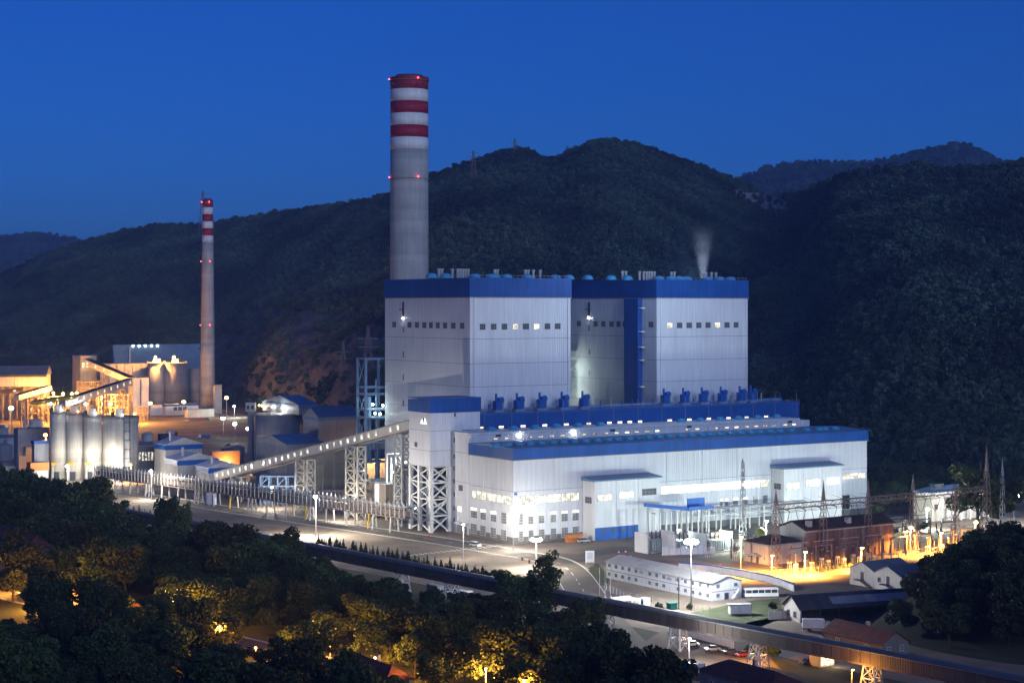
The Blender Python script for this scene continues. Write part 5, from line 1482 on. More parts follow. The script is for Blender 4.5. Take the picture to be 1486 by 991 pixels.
house('low house with brown roof behind the yellow lit trees', (105, 170, 205, 912, 884), M['plaster'], M['tile'], 3.0, 'hip', 2)
house('house with dark red roof in the trees right of the lit street', (490, 560, 600, 1012, 990), M['plaster'], M['tile'], 3.0, 'hip', 2)
c = G(1190, 968)
r = thing('street_kiosk', 'brightly lit little shop front glimpsed below the gallery', 'kiosk', (c.x, c.y, 0), PA)
part(r, 'wall', MB().box(0, 5, 0, 4, 0, 3), M['plaster']); part(r, 'lit_front', MB().box(0.4, 4.6, -0.1, -0.02, 0.4, 2.6), M['lito']); part(r, 'awning', MB().box(-0.3, 5.3, -1.6, 0, 2.8, 3.0), M['tile'])
point_light(r, (2.5, -2.5, 2.4), 500, (1, .8, .5))

# ---------------- switchyard
def lattice(name, label, x, y, h, w0, w1, n, m, cat, group=None, spire=0.0, ang=PA):
    r = thing(name, label, cat, (x, y, 0), ang, group)
    def cor(i, z):
        k = (w0 + (w1-w0)*z/h)/2; sx, sy = ((-1, -1), (1, -1), (1, 1), (-1, 1))[i % 4]; return (sx*k, sy*k, z)
    for i in range(4): part(r, 'leg', MB().bar(cor(i, 0), cor(i, h), 0.18), m)
    for i in range(4):
        for k in range(n):
            za, zb = h*k/n, h*(k+1)/n
            part(r, 'brace', MB().bar(cor(i, za), cor(i+1, zb), 0.13), m)
            if k % 2 == 0: part(r, 'brace', MB().bar(cor(i+1, za), cor(i, zb), 0.13), m)
    if spire: part(r, 'spire', MB().add([cor(0, h), cor(1, h), cor(2, h), cor(3, h), (0, 0, h+spire)], [(0, 1, 4), (1, 2, 4), (2, 3, 4), (3, 0, 4)]), m)
    part(r, 'footing', MB().box(-w0/2-0.3, w0/2+0.3, -w0/2-0.3, w0/2+0.3, 0, 0.3), M['kerb'])
    return r
ga, gb = G(1126, 733, 22), at(1440, 705, 691); gb.z = 22
gd_ = Vector((gb.x-ga.x, gb.y-ga.y)).normalized(); gan = math.atan2(gd_.y, gd_.x)
def yard_pt(px):
    t = (px-CX)/F; s = (t*ga.y - ga.x)/(gd_.x - t*gd_.y); return Vector((ga.x, ga.y)) + gd_*s
cols = [(1126, 22, 6), (1195, 22, 8), (1260, 22, 7), (1325, 23, 6.5), (1386, 23, 1.5), (1432, 28, 11)]
cd = ['left end lattice gantry column before the hip roofed control house', 'lattice gantry column in front of the rust red hall', 'lattice gantry column before the right half of the rust red hall', 'lattice gantry column just right of the rust red hall', 'pale stout gantry column before the blue roofed building', 'tallest lattice gantry column with long spire beside the bright lamp']
pts = []
for (px, h, sp), ds_ in zip(cols, cd):
    p = yard_pt(px); pts.append(p)
    lattice('gantry_column', ds_, p.x, p.y, h, 2.7 if px != 1432 else 3.6, 1.2, 9, M['rsteel'], 'gantry column', 'switchyard gantry columns', sp, gan)
for i, (p, q) in enumerate(zip(pts[:-1], pts[1:])):
    r = thing('gantry_beam', ['lattice beam spanning the left end of the switchyard', 'lattice beam above the left half of the rust red hall', 'lattice beam above the right half of the rust red hall', 'lattice beam crossing in front of the blue roofed building', 'right end lattice beam below the tall spire'][i], 'gantry beam', (p.x, p.y, 20.4), gan, 'switchyard gantry beams')
    L = (q-p).length
    for y in (-0.8, 0.8):
        for z in (0, 1.7): part(r, 'chord', MB().box(0.3, L-0.3, y-0.1, y+0.1, z-0.1, z+0.1), M['rsteel'])
    n = max(4, int(L/2))
    for k in range(n):
        for y in (-0.8, 0.8): part(r, 'lacing', MB().bar((L*k/n, y, 0 if k % 2 else 1.7), (L*(k+1)/n, y, 1.7 if k % 2 else 0), 0.11), M['rsteel'])
        part(r, 'lacing', MB().bar((L*k/n, -0.8 if k % 2 else 0.8, 1.75), (L*(k+1)/n, 0.8 if k % 2 else -0.8, 1.75), 0.1), M['rsteel'])
    for k in range(3):                                   # strain insulators and sagging jumpers
        x = L*(k+0.5)/3
        for sgn in (-1, 1):
            part(r, 'insulator', MB().cyl((x, 0.9*sgn, -0.1), (x+0.3, 2.6*sgn, -0.6), 0.16, n=6), M['porcelain'])
        jm = MB(); prev = None
        for q_ in range(9):
            u_ = q_/8; pt = (x+0.3, -2.6+5.2*u_, -0.6-5.2*math.sin(math.pi*u_)); 
            if prev: jm.bar(prev, pt, 0.13)
            prev = pt
        part(r, 'jumper', jm, M['black'])
# masts
p = G(1078, 800); lattice('lightning_mast', 'thin lattice mast before the middle of the turbine hall', p.x, p.y, Zd(664, p.y)-2, 2.2, 0.8, 12, M['steel'], 'mast', 'lattice lightning masts', 2)
p = yard_pt(1447) + Vector((6, 14)); lattice('lightning_mast', 'thin lattice mast right behind the tallest gantry column', p.x, p.y, 27, 2.0, 0.6, 9, M['steel'], 'mast', 'lattice lightning masts', 5)
p = yard_pt(1388) + Vector((20, 40)); lattice('lightning_mast', 'slender mast rising behind the blue roofed building', p.x, p.y, 26, 1.4, 0.4, 8, M['rsteel'], 'mast', 'lattice lightning masts', 4)

# rust red hall
c, W, L, H = pxbox(1132, 1168.5, 1296, 816, 770)
rh = thing('rust_red_hall', 'rust red panelled switchgear hall with dark roof in the sodium light', 'hall', (c.x, c.y, 0), PA)
n = 24
for i in range(n): part(rh, 'wall_panel', MB().box(W*i/n+0.05, W*(i+1)/n-0.05, -0.12 if i % 5 else -0.4, 0.3, 0, H), M['rust' if i % 5 else 'rsteel'])
part(rh, 'wall_core', wall_gable(W-0.1, L, H, L*0.2, 'u'), M['greysheet'], loc=(0.05, 0.32, 0))
roof_slope(rh, W, L+0.4, H+0.1, L*0.2, 'u', M['rusty'], over=0.7)
part(rh, 'gutter', MB().box(-0.7, W+0.7, -1.1, -0.72, H-0.5, H-0.12), M['plaster'])
for x in (0.06, 0.5): part(rh, 'roof_box', MB().box(W*x, W*x+2, L*0.1, L*0.22, H+0.4, H+3.2), M['plaster'])
ch_, W2, L2, H2 = pxbox(1080, 1115, 1164, 820, 790)
r, W, L, H = block('control_house', 'small pink control house with brown hip roof left of the rust red hall', 'house', (1080, 1115, 1164, 820, 790), M['plaster'], M['rusty'], roof='hip', rise=2.6, fascia=M['frame'], fh=0.7)
part(r, 'door', MB().box(-0.12, -0.02, L*0.4, L*0.4+1.2, 0, 2.4), M['card'])
part(r, 'door_canopy', MB().extr([(-2, L*0.25, 3.0), (-2, L*0.5, 3.8), (-2, L*0.75, 3.0), (-2, L*0.75, 2.85), (-2, L*0.25, 2.85)], (1.98, 0, 0)), M['frame'])
window(r, (-0.02, L*0.15, 1.5), 1.2, 1.6, 'left', 'glass', 'fwhite', 2, 2); window(r, (-0.02, L*0.8, 1.5), 1.2, 1.6, 'left', 'glass', 'fwhite', 2, 2)
for x in (0.25, 0.55, 0.8): window(r, (W*x, -0.02, 1.5), 1.2, 1.6, 'front', 'glass', 'fwhite', 2, 2)
r, W, L, H = block('relay_building', 'blue roofed flat building behind the switchyard on the right', 'building', (1326, 1352, 1436, 757, 715), M['plaster'], M['roofb'], roof='hip', rise=2.2, fascia=M['whitep'], fh=1.4)
for i in range(7): window(r, (W*(i+0.5)/7, -0.02, H*0.42), 2.2, 2.2, 'front', 'litd' if i % 2 else 'glass', 'frame', 3, 2)
part(r, 'roof_box', MB().box(W*0.15, W*0.3, L*0.3, L*0.6, H, H+3.2), M['dark'])
for i in range(6): part(r, 'portico_column', MB().box(W*(0.1+0.16*i)-0.3, W*(0.1+0.16*i)+0.3, -3, -2.4, 0, H-1.6), M['whitep'])

# breakers: a porcelain column on a steel stand, copied over the yard
def breaker():
    r = thing('circuit_breaker', '', 'circuit breaker', (0, 0, 0), gan, 'porcelain topped breakers in the switchyard')
    for x, y in ((-0.5, -0.4), (0.5, -0.4), (-0.5, 0.4), (0.5, 0.4)): part(r, 'leg', MB().bar((x*1.2, y*1.2, 0), (x, y, 2.6), 0.14), M['steel'])
    part(r, 'cabinet', MB().box(-0.7, 0.7, -0.5, 0.5, 2.62, 3.3), M['tgrey'])
    sh = [(0.16, 3.32)]
    for k in range(7): sh += [(0.36, 3.4+k*0.36), (0.16, 3.55+k*0.36)]
    part(r, 'porcelain', MB().lathe(sh + [(0.16, 6.2)], 8), M['porcelain']); part(r, 'terminal', MB().box(-0.5, 0.5, -0.12, 0.12, 6.22, 6.5), M['steel'])
    return r
def post_frame():
    r = thing('busbar_stand', '', 'busbar frame', (0, 0, 0), gan, 'low busbar frames in the switchyard')
    for x in (-4, 4):
        part(r, 'post', MB().box(x-0.25, x+0.25, -0.25, 0.25, 0, 7.0), M['rsteel'])
        part(r, 'insulator', MB().cyl((x*0.8, 0, 7.42), (x*0.8, 0, 8.8), 0.2, n=6), M['porcelain'])
    part(r, 'crossbeam', MB().box(-4.6, 4.6, -0.25, 0.25, 7.02, 7.4), M['rsteel'])
    part(r, 'busbar', MB().cyl((-5, 0, 8.9), (5, 0, 8.9), 0.14, n=6), M['steel'])
    return r
br, pf_ = breaker(), post_frame()
br_l = 'brown porcelain breaker on a steel stand in the switchyard'
pf_l = 'low rusty frame carrying busbars in the switchyard'
first = [True, True]
for ri, (off, n) in enumerate(((-14, 15), (-9, 15), (10, 13), (20, 12), (32, 10))):
    for i in range(n):
        p = Vector((ga.x, ga.y)) + gd_*(-4 + 118*(i + 0.25*(ri % 2))/n) + Vector((-gd_.y, gd_.x))*off
        if ri == 2: continue
        if off > -8 and off < 25 and 16 < (p - Vector((ga.x, ga.y))).dot(gd_) < 56: continue
        s_ = (p - Vector((ga.x, ga.y))).dot(gd_); br_l = 'brown porcelain breaker ' + ('in the nearest row ' if off < -12 else 'in the second row ' if off < 0 else 'in the rows behind ') + ('before the control house' if s_ < 14 else 'in front of the rust red hall' if s_ < 58 else 'right of the rust red hall' if s_ < 85 else 'toward the blue roofed building')
        if first[0]: br.location = (p.x, p.y, 0); br['label'] = br_l; first[0] = False
        else: dup(br, (p.x, p.y, 0), gan, br_l)
for ri, (off, n) in enumerate(((-6.5, 9), (14, 8), (26, 7))):
    for i in range(n):
        s_ = -2 + 116*(i+0.5)/n
        if off > 0 and 12 < s_ < 60: continue
        p = Vector((ga.x, ga.y)) + gd_*s_ + Vector((-gd_.y, gd_.x))*off
        pf_l = 'low busbar frame ' + ('in front of ' if off < 0 else 'behind ' if off < 20 else 'far behind ') + ('the control house' if s_ < 14 else 'the rust red hall' if s_ < 58 else 'the yard right of the red hall' if s_ < 85 else 'the right end of the switchyard')
        if first[1]: pf_.location = (p.x, p.y, 0); pf_['label'] = pf_l; first[1] = False
        else: dup(pf_, (p.x, p.y, 0), gan, pf_l)

# transformers under the bright mast
def transformer(label, px, py, sc=1.0):
    c = G(px, py)
    r = thing('transformer', label, 'transformer', (c.x, c.y, 0), PA, 'big transformers by the turbine hall')
    part(r, 'tank', MB().box(-4, 4, -2, 2, 0.6, 5.0), M['tgrey'])
    for i in range(7): part(r, 'radiator', MB().box(-3.8+i*1.1, -3.2+i*1.1, -3.6, -2.05, 0.9, 4.6), M['tgrey'])
    part(r, 'conservator', MB().cyl((-3, 1, 6.4), (3, 1, 6.4), 0.8, n=12), M['tgrey'])
    for x in (-2, 0, 2):
        part(r, 'bushing', MB().lathe([(0.3, 5.02), (0.4, 5.6), (0.25, 6), (0.35, 6.5), (0.2, 7), (0.28, 7.6), (0.1, 8.2)], 8, (x, -0.8)), M['porcelain'])
    part(r, 'plinth', MB().box(-5, 5, -4, 3, 0, 0.58), M['kerb'])
    for x in (-6.2, 6.2): part(r, 'fire_wall', MB().box(x-0.25, x+0.25, -4, 4, 0, 7.5), M['whitep'])
    return r
transformer('transformer at the left end, beside the white annex', 950, 800); transformer('transformer directly behind the brightest mast lamp', 990, 802); transformer('transformer left of the control house', 1035, 800)
bd = thing('bus_duct', 'blue sloping bus duct on white frames beside the annex', 'bus duct', PW(Uat(935, -14), -14), PA)
part(bd, 'duct', MB().bar((0, 0, 13.5), (17, -6, 11.5), 1.6, 1.3), M['bluep']); part(bd, 'duct', MB().bar((17.2, -6, 11.5), (30, -6, 11.5), 1.6, 1.3), M['bluep'])
for i in range(6):
    x = 1 + i*5.4
    for y in (-6, -2): part(bd, 'frame_post', MB().box(x-0.25, x+0.25, y-0.25, y+0.25, 0, 10.4), M['wsteel'])
    part(bd, 'frame_beam', MB().box(x-0.2, x+0.2, -6.3, -1.7, 10.42, 10.8), M['wsteel'])
part(bd, 'blue_panel', MB().box(20, 29, -2.3, -2, 11.5, 15.0), M['bluep'])
pg = thing('pipe_gantry', 'white pipe gantry running along the turbine hall behind the masts', 'pipe gantry', PW(Uat(1000, -9), -9), PA)
GLn = 62
for i in range(9):
    x = GLn*i/8
    for y in (-1.5, 1.5): part(pg, 'post', MB().box(x-0.25, x+0.25, y-0.25, y+0.25, 0, 8.6), M['wsteel'])
    part(pg, 'crossbeam', MB().box(x-0.2, x+0.2, -1.9, 1.9, 8.62, 9.0), M['wsteel'])
for y in (-1.2, -0.4, 0.5, 1.2): part(pg, 'pipe', MB().cyl((-1, y, 9.35), (GLn+1, y, 9.35), 0.3, n=8), M['steel'])
part(pg, 'lower_pipe', MB().cyl((-1, -1.7, 6.5), (GLn+1, -1.7, 6.5), 0.25, n=8), M['wsteel'])
sw = thing('switch_cabinets', 'row of white outdoor cabinets in front of the transformers', 'cabinet row', (*[v for v in G(962, 806)][:2], 0), PA-R(20))
for i in range(9): part(sw, 'cabinet', MB().box(i*2.3, i*2.3+2.1, 0, 1.2, 0.2, 2.6 if i % 3 else 3.4), M['whitep'])
part(sw, 'base', MB().box(-0.2, 20.9, -0.2, 1.4, 0, 0.18), M['kerb'])
c = G(958, 797); rr_ = thing('olive_tank', 'small olive round tank behind the lattice mast', 'tank', (*[v for v in G(1103, 792)][:2], 0), 0)
part(rr_, 'vessel', MB().sphere((0, 0, 5.4), 1.9, 14, 9), M['olive'], smooth=True)
for a in range(4): part(rr_, 'leg', MB().box(1.2*math.cos(a*1.57+.78)-0.12, 1.2*math.cos(a*1.57+.78)+0.12, 1.2*math.sin(a*1.57+.78)-0.12, 1.2*math.sin(a*1.57+.78)+0.12, 0, 4.4), M['steel'])

# timber stack by the annex
c = PW(Uat(824, -8), -8); r = thing('pallet_stack', 'stack of orange timber crates beside the parked van', 'crate stack', c, PA)
for i in range(4):
    for k in range(2): part(r, 'crate', MB().box(i*1.9, i*1.9+1.8, 0, 1.8, k*1.6+0.02, k*1.6+1.5), M['orange'])

# pylons and masts on the hills
def pylon(label, px, py_top, d, zb, arms=3):
    h = Zd(py_top, d) - zb
    r = thing('pylon', label, 'pylon', (X(px, d), d, zb), R(20), 'pylons on the ridge')
    w = h*0.2
    def cor(i, z):
        k = (w + (0.8-w)*min(z/(h*0.8), 1))/2; sx, sy = ((-1, -1), (1, -1), (1, 1), (-1, 1))[i % 4]; return (sx*k, sy*k, z)
    for i in range(4): part(r, 'leg', MB().bar(cor(i, 0), cor(i, h), 0.34), M['rsteel'])
    lm_ = MB()
    for i in range(4):
        for k in range(6):
            lm_.bar(cor(i, h*k/6), cor(i+1, h*(k+1)/6), 0.2)
    part(r, 'lattice', lm_, M['rsteel'])
    for k in range(arms): part(r, 'arm', MB().bar((-h*0.16, 0, h*(0.66+0.13*k)), (h*0.16, 0, h*(0.66+0.13*k)), 0.5), M['rsteel'])
pylon('small pylon on the ridge just right of the tall chimney', 687, 218, 2000, Zd(256, 2000)-6)
pylon('small pylon on the bumpy ridge top above the left boiler house', 747, 201, 2080, Zd(232, 2080)-6)
pylon('tiny pylon left of the highest summit', 823, 212, 2100, Zd(240, 2100)-6, 2)
pylon('distant pylon whose top shows above the slender chimney', 294.5, 276, 2300, Zd(335, 2300)-5)
pylon('faint mast pylon standing on the bare quarry slope left of the steel frame', 498, 495, 1350, Zd(560, 1350)-5, 2)
pylon('faint mast pylon on the quarry slope closest to the boiler house', 534, 472, 1330, Zd(555, 1330)-5, 2)
pylon('tiny far pylon on the blue ridge at right', 1388, 202, 4200, Zd(222, 4200)-20, 2)

# ================================================================== LAMPS
WHT, SOD, GRN = (0.95, 0.98, 1.0), (1.0, 0.42, 0.07), (0.84, 1.0, 0.90)
def lamp_post(label, px, by, hy, kind, power, head=0.45, arms=1, group='lamp posts of the plant', z=None, armlen=1.4):
    c = G(px, by); h = Zd(hy, c.y)
    if group == 'lamp posts of the plant': power *= ((30 if kind == 'o' else 11) if c.y > 1000 else 9.5 if kind == 'o' else 4.0); head *= 1.6  # plant lamp heads oversized so their lenses imitate glare
    else: power *= 5.5
    if kind == 'w' and 'plant' in group and px < 800 and c.y < 1000: wcol = (1.0, 0.92, 0.78)
    else: wcol = WHT
    r = thing('lamp_post', label, 'lamp post', (c.x, c.y, 0), 0, group)
    col, mt = {'w': (wcol, 'lampw'), 'o': (SOD, 'lampo'), 'g': (GRN, 'lampg')}[kind]
    part(r, 'mast', MB().cyl((0, 0, 0), (0, 0, h), 0.16 + h*0.006, 0.1, 8), M['pole'])
    part(r, 'footing', MB().box(-0.35, 0.35, -0.35, 0.35, 0, 0.3), M['kerb'])
    for k in range(arms):  # arms beyond the first are added to imitate a star of glare
        a = -math.pi/2 + (k - (arms-1)/2) * 1.2
        ex, ey = armlen*math.cos(a), armlen*math.sin(a)
        part(r, 'arm', MB().bar((0, 0, h-0.1), (ex, ey, h+0.25), 0.12), M['pole'])
        hd = part(r, 'lamp_head', MB().box(ex-head, ex+head, ey-head, ey+head, h+0.22, h+0.5), M['pole'])
        part(hd, 'lens', MB().sphere((ex, ey, h+0.05), head, 10, 6, 0.7), M[mt])
        point_light(r, (ex, ey, h-0.55), power/arms, col, 0.4, **(dict(spot=R(150), aim=(0, 0.15, -1)) if kind == 'o' and c.y < 1000 and 'plant' in group else {}))
    return r
LP = 'lamp_post'
lamp_post('tall lamp post at the left corner of the turbine hall, burning white', 745, 799, 749, 'w', 8500, 0.5, 4)
lamp_post('lamp post by the road in front of the lower turbine hall windows', 778, 826, 783, 'w', 11000, 0.5, 4)
lamp_post('tallest mast lamp in front of the transformers', 1003, 884, 786, 'w', 44000, 0.6, 5)
lamp_post('white lamp post in front of the pipe rack middle', 458.5, 779, 720, 'w', 26000, 0.5)
lamp_post('white lamp post near the left end of the pipe rack', 220, 726, 683, 'w', 12000, 0.5)
lamp_post('white lamp at the foot of the third silo', 135, 700.5, 668, 'w', 7000, 0.6)
lamp_post('white lamp behind the left end of the pipe rack', 172, 700.5, 671, 'w', 6000, 0.5)
lamp_post('small orange lamp at the foot of the widest silo', 190, 701, 674, 'o', 2500, 0.5)
lamp_post('white lamp hidden behind the tree before the first two silos', 98, 703, 676, 'w', 7000, 0.5)
lamp_post('white lamp behind the pipe rack, below the low end of the coal gallery', 395, 738, 706, 'w', 4500, 0.4)
lamp_post('white lamp behind the pipe rack before the concrete block', 500, 757, 722, 'w', 4500, 0.4)
lamp_post('bright white lamp at the left edge among the old works', 17, 636, 592, 'w', 22000, 1.0)
lamp_post('bright white lamp at the right edge beyond the switchyard', 1471, 764, 720, 'w', 42000, 0.7, 4)
lamp_post('upper one of the three greenish lamps along the works road', 324, 636, 607, 'g', 9000, 0.9)
lamp_post('middle one of the three greenish lamps along the works road', 341, 643, 615, 'g', 9000, 0.9)
lamp_post('lowest of the three greenish lamps along the works road', 360.5, 652, 622, 'g', 9000, 0.9)
lamp_post('small greenish lamp uphill of the three works road lamps', 340, 606, 589, 'g', 4000, 0.6)
lamp_post('sodium lamp right of the slender chimney foot', 329, 603, 577, 'o', 4500, 1.1)
lamp_post('sodium lamp on the left face of the first silo', 67, 694, 631, 'o', 7000, 0.7)
lamp_post('sodium lamp before the left twin silo', 218.5, 606, 585, 'o', 16000, 1.0)
lamp_post('sodium lamp before the site office', 267, 606, 583, 'o', 16000, 1.0)
for i, (px, y) in enumerate(((78, 570), (92, 571), (105, 571), (112, 570))):
    lamp_post(['first', 'second', 'third', 'fourth'][i] + ' from the left of the four close sodium lamps under the coal shed', px, 612+i, y, 'o', 16000, 0.7)
lamp_post('sodium lamp behind the tops of the front silos', 161, 622, 586, 'o', 15000, 0.9)
lamp_post('sodium lamp in the belt gallery yard', 148, 612, 575, 'o', 15000, 0.5)
lamp_post('white lamp behind the first silo top', 73, 620, 585, 'w', 9000, 0.9)
lamp_post('pale lamp behind the second silo top', 125, 624, 586, 'w', 5000, 0.7)
lamp_post('sodium lamp by the old works gate', 196, 615, 600, 'o', 7000, 0.6)
lamp_post('sodium lamp at the far right corner of the switchyard', 1415, 800, 757, 'o', 9000, 0.5)
lamp_post('sodium lamp in the switchyard right of the rust red hall', 1321, 806, 765, 'o', 12000, 0.5)
lamp_post('sodium lamp post left of the control house', 1075, 834, 778, 'o', 15000, 0.4)
lamp_post('sodium lamp post on the service road before the rust red hall', 1168, 835, 800, 'o', 14000, 0.4)
lamp_post('sodium lamp post at the service road behind the twin gable shed', 1250, 828, 794, 'o', 13000, 0.4)
lamp_post('added white floodlight among the white bus duct frames', 985, 796, 768, 'g', 2500, 0.35)  # unseen floodlight added to burn out the transformer area
lamp_post('added white floodlight right of the transformers', 1056, 800, 772, 'g', 1500, 0.25)  # second unseen floodlight added to brighten the transformers
lamp_post('unlit looking dark lamp post by the crossing at the turbine hall', 672.5, 813, 760, 'w', 2500, 0.3)
lamp_post('added sodium lamp between the rust red hall and the right end of the switchyard', 1365, 805, 772, 'o', 12000, 0.4)  # unseen lamp added to widen the orange lit ground
lamp_post('added sodium lamp post at the left end of the sodium lit verge', 1120, 838, 805, 'o', 9000, 0.35)  # another unseen lamp added to spread orange light over the ground
lamp_post('green white floodlight in the back of the switchyard', 1345, 768, 738, 'g', 11000, 0.5)
lamp_post('white floodlight between turbine hall and rust red hall', 1228, 778, 750, 'g', 11000, 0.4)
lamp_post('white floodlight behind the control house', 1112, 790, 755, 'g', 11000, 0.4)
# street lamps in the town
SG = 'sodium street lamps in the town'
lamp_post('sodium street lamp in the open above the bottom street', 479, 962, 917, 'o', 5200, 0.4, 1, SG)
lamp_post('sodium street lamp inside the yellow lit tree at the far left', 62, 884, 846, 'o', 6000, 0.35, 1, SG)
lamp_post('sodium street lamp inside the tree crown left of centre', 250, 912, 867, 'o', 6000, 0.35, 1, SG)
lamp_post('sodium street lamp inside the brightest yellow tree at the bottom', 618, 1008, 964, 'o', 6000, 0.35, 1, SG)
lamp_post('sodium street lamp among trees by the bend of the street', 150, 900, 862, 'o', 3500, 0.3, 1, SG)
lamp_post('sodium street lamp near the white house at the bottom', 372, 978, 938, 'o', 3200, 0.3, 1, SG)
lamp_post('sodium street lamp between the two dark roofed houses at the bottom', 545, 990, 952, 'o', 4200, 0.3, 1, SG)
lamp_post('sodium street lamp in the trees left of the white house', 320, 950, 908, 'o', 4200, 0.3, 1, SG)
lamp_post('sodium street lamp among the bottom trees right of the brightest tree', 705, 1012, 968, 'o', 4200, 0.3, 1, SG)
lamp_post('sodium street lamp at the left edge beside the dark roofed house', 18, 862, 826, 'o', 3500, 0.3, 1, SG)
lamp_post('sodium street lamp beside the hedge under the gallery', 1098, 962, 928, 'o', 1200, 0.3, 1, SG)
lamp_post('sodium street lamp at the bottom edge right of the yellow tree', 760, 1040, 985, 'o', 3000, 0.3, 1, SG)
lamp_post('sodium street lamp below the right end of the brown gallery', 1236, 1004, 970, 'o', 500, 0.3, 1, SG)
lamp_post('white street lamp by the car park below the gallery', 1000, 962, 925, 'w', 700, 0.3, 1, SG)

for i, (p, q) in enumerate(zip(pts[:-1], pts[1:])):
    for k in range(3):
        f = (k + 0.5) / 3; a = p.lerp(q, f); n_ = Vector((-gd_.y, gd_.x)); b = a + n_ * 46
        w = thing('overhead_wire', ('nearest' if k == 0 else 'middle' if k == 1 else 'farthest') + ' slack wire ' + ['over the control house', 'over the left of the red hall', 'over the right of the red hall', 'before the blue roofed building', 'below the tall spire'][i] + ', running back', 'wire', (a.x, a.y, 20.4), 0, 'switchyard wires')
        wm = MB(); prev = None
        for t_ in range(13):
            u_ = t_/12; pt = (n_.x*46*u_, n_.y*46*u_, 0.6 - 7*math.sin(math.pi*u_)*0.5 - 4*u_)
            if prev: wm.bar(prev, pt, 0.09)
            prev = pt
        part(w, 'strand', wm, M['black'])
        part(w, 'clamp', MB().box(-0.2, 0.2, -0.2, 0.2, 0.3, 0.7), M['steel'])

# ================================================================== VEHICLES
def car_mb(L, Wd, prof):
    return MB().extr([(x, -Wd/2, z) for x, z in prof], (0, Wd, 0))
def vehicle(kind, label, x, y, rot, paint, group=None, z=0.0):
    r = thing({'car': 'parked_car', 'van': 'parked_van', 'bus': 'parked_bus', 'truck': 'parked_truck', 'tarp': 'tarpaulin_truck'}[kind], label, 'bus' if kind == 'bus' else 'truck' if kind in ('truck', 'tarp') else kind, (x, y, z), rot, group)
    if kind == 'car':
        part(r, 'body', car_mb(4.3, 1.75, [(-2.15, .35), (-2.15, .8), (-1.2, .95), (1.9, .95), (2.15, .75), (2.15, .35)]), M[paint])
        part(r, 'cabin', car_mb(2.4, 1.55, [(-1.25, .96), (-.6, 1.45), (.95, 1.45), (1.7, .96)]), M['glass'])
        part(r, 'roof', MB().box(-.6, .95, -.74, .74, 1.46, 1.5), M[paint]); wx, wr, hw = (-1.3, 1.3), .32, .8
        for y_ in (-.6, .6): part(r, 'headlight', MB().box(-2.2, -2.14, y_-.2, y_+.2, .6, .75), M['whitep'])
    elif kind == 'van':
        part(r, 'body', car_mb(4.9, 1.9, [(-2.45, .4), (-2.45, 1.0), (-1.7, 1.15), (2.45, 1.15), (2.45, .4)]), M[paint])
        part(r, 'cabin', car_mb(4, 1.75, [(-1.6, 1.16), (-.9, 1.85), (2.3, 1.85), (2.42, 1.16)]), M['glass'])
        part(r, 'roof', MB().box(-.9, 2.3, -.84, .84, 1.86, 1.95), M[paint]); wx, wr, hw = (-1.5, 1.5), .36, .88
    elif kind == 'bus':
        part(r, 'body', MB().box(-5.5, 5.5, -1.25, 1.25, .4, 1.5), M[paint]); part(r, 'window_band', MB().box(-5.4, 5.4, -1.2, 1.2, 1.52, 2.5), M['glass'])
        part(r, 'roof', MB().box(-5.5, 5.5, -1.25, 1.25, 2.52, 2.95), M[paint])
        for i in range(6): part(r, 'pillar', MB().box(-5.4+i*2.1, -5.2+i*2.1, -1.23, 1.23, 1.51, 2.51), M[paint])
        wx, wr, hw = (-3.4, 3.2), .5, 1.1
    else:
        part(r, 'cab', car_mb(2, 2.3, [(-4, .6), (-4, 1.6), (-3.6, 2.7), (-2.2, 2.7), (-2.2, .6)]), M[paint]); part(r, 'windscreen', MB().box(-4.02, -3.5, -1.0, 1.0, 1.7, 2.4), M['glass'])
        part(r, 'chassis', MB().box(-2.2, 4.2, -.9, .9, .6, .95), M['dark'])
        if kind == 'truck': part(r, 'load_box', MB().box(-2.0, 4.2, -1.2, 1.2, .97, 2.5), M['bluep'])
        else:
            part(r, 'tarpaulin', MB().box(-2.0, 4.2, -1.25, 1.25, .97, 3.4), M['tarp'])
            part(r, 'stripe', MB().extr([(-0.5, -1.28, 1.3), (0.2, -1.28, 1.3), (3.9, -1.28, 3.0), (3.2, -1.28, 3.0)], (0, .02, 0)), M['carr'])
        wx, wr, hw = (-3, 2.4), .5, 1.0
    for x_ in wx:
        for y_ in (-hw, hw): part(r, 'wheel', MB().cyl((x_, y_-.12, wr), (x_, y_+.12, wr), wr, n=10), M['black'])
    return r
def vpx(kind, label, px, py, rot, paint, group=None):
    c = G(px, py); return vehicle(kind, label, c.x, c.y, rot, paint, group)
vpx('van', 'silver people carrier parked left of the blue rolling door', 847, 787, PA+R(175), 'cars')
vpx('bus', 'white bus parked behind the right end of the office', 1104, 866, R(8), 'carw')
vpx('truck', 'blue lorry in the yard at the bottom right', 1000, 976, R(172), 'carw')
vpx('tarp', 'white tarpaulin lorry with red stripe beside the dark open shed', 1186, 915, R(175), 'cars')
vpx('car', 'white car parked at the front of the yard below the gallery', 1003, 937, R(20), 'carw', 'cars parked below the gallery')
vpx('car', 'silver car parked right of the white car below the gallery', 1034, 944, R(15), 'cars', 'cars parked below the gallery')
vpx('car', 'dark car under the brown gallery near the lit hedge', 1060, 948, R(10), 'card', 'cars parked below the gallery')
vpx('car', 'red car closest to the lit hedge below the gallery', 1078, 952, R(30), 'carr', 'cars parked below the gallery')
vpx('car', 'dark car parked beside the lit kiosk', 1172, 963, R(30), 'card')
vpx('tarp', 'pale lorry parked under the gallery left of centre', 634, 864, gan+R(90), 'carw', 'lorries parked under the gallery')
vpx('truck', 'second lorry parked under the gallery, partly behind leaves', 672, 868, gan+R(95), 'carw', 'lorries parked under the gallery')
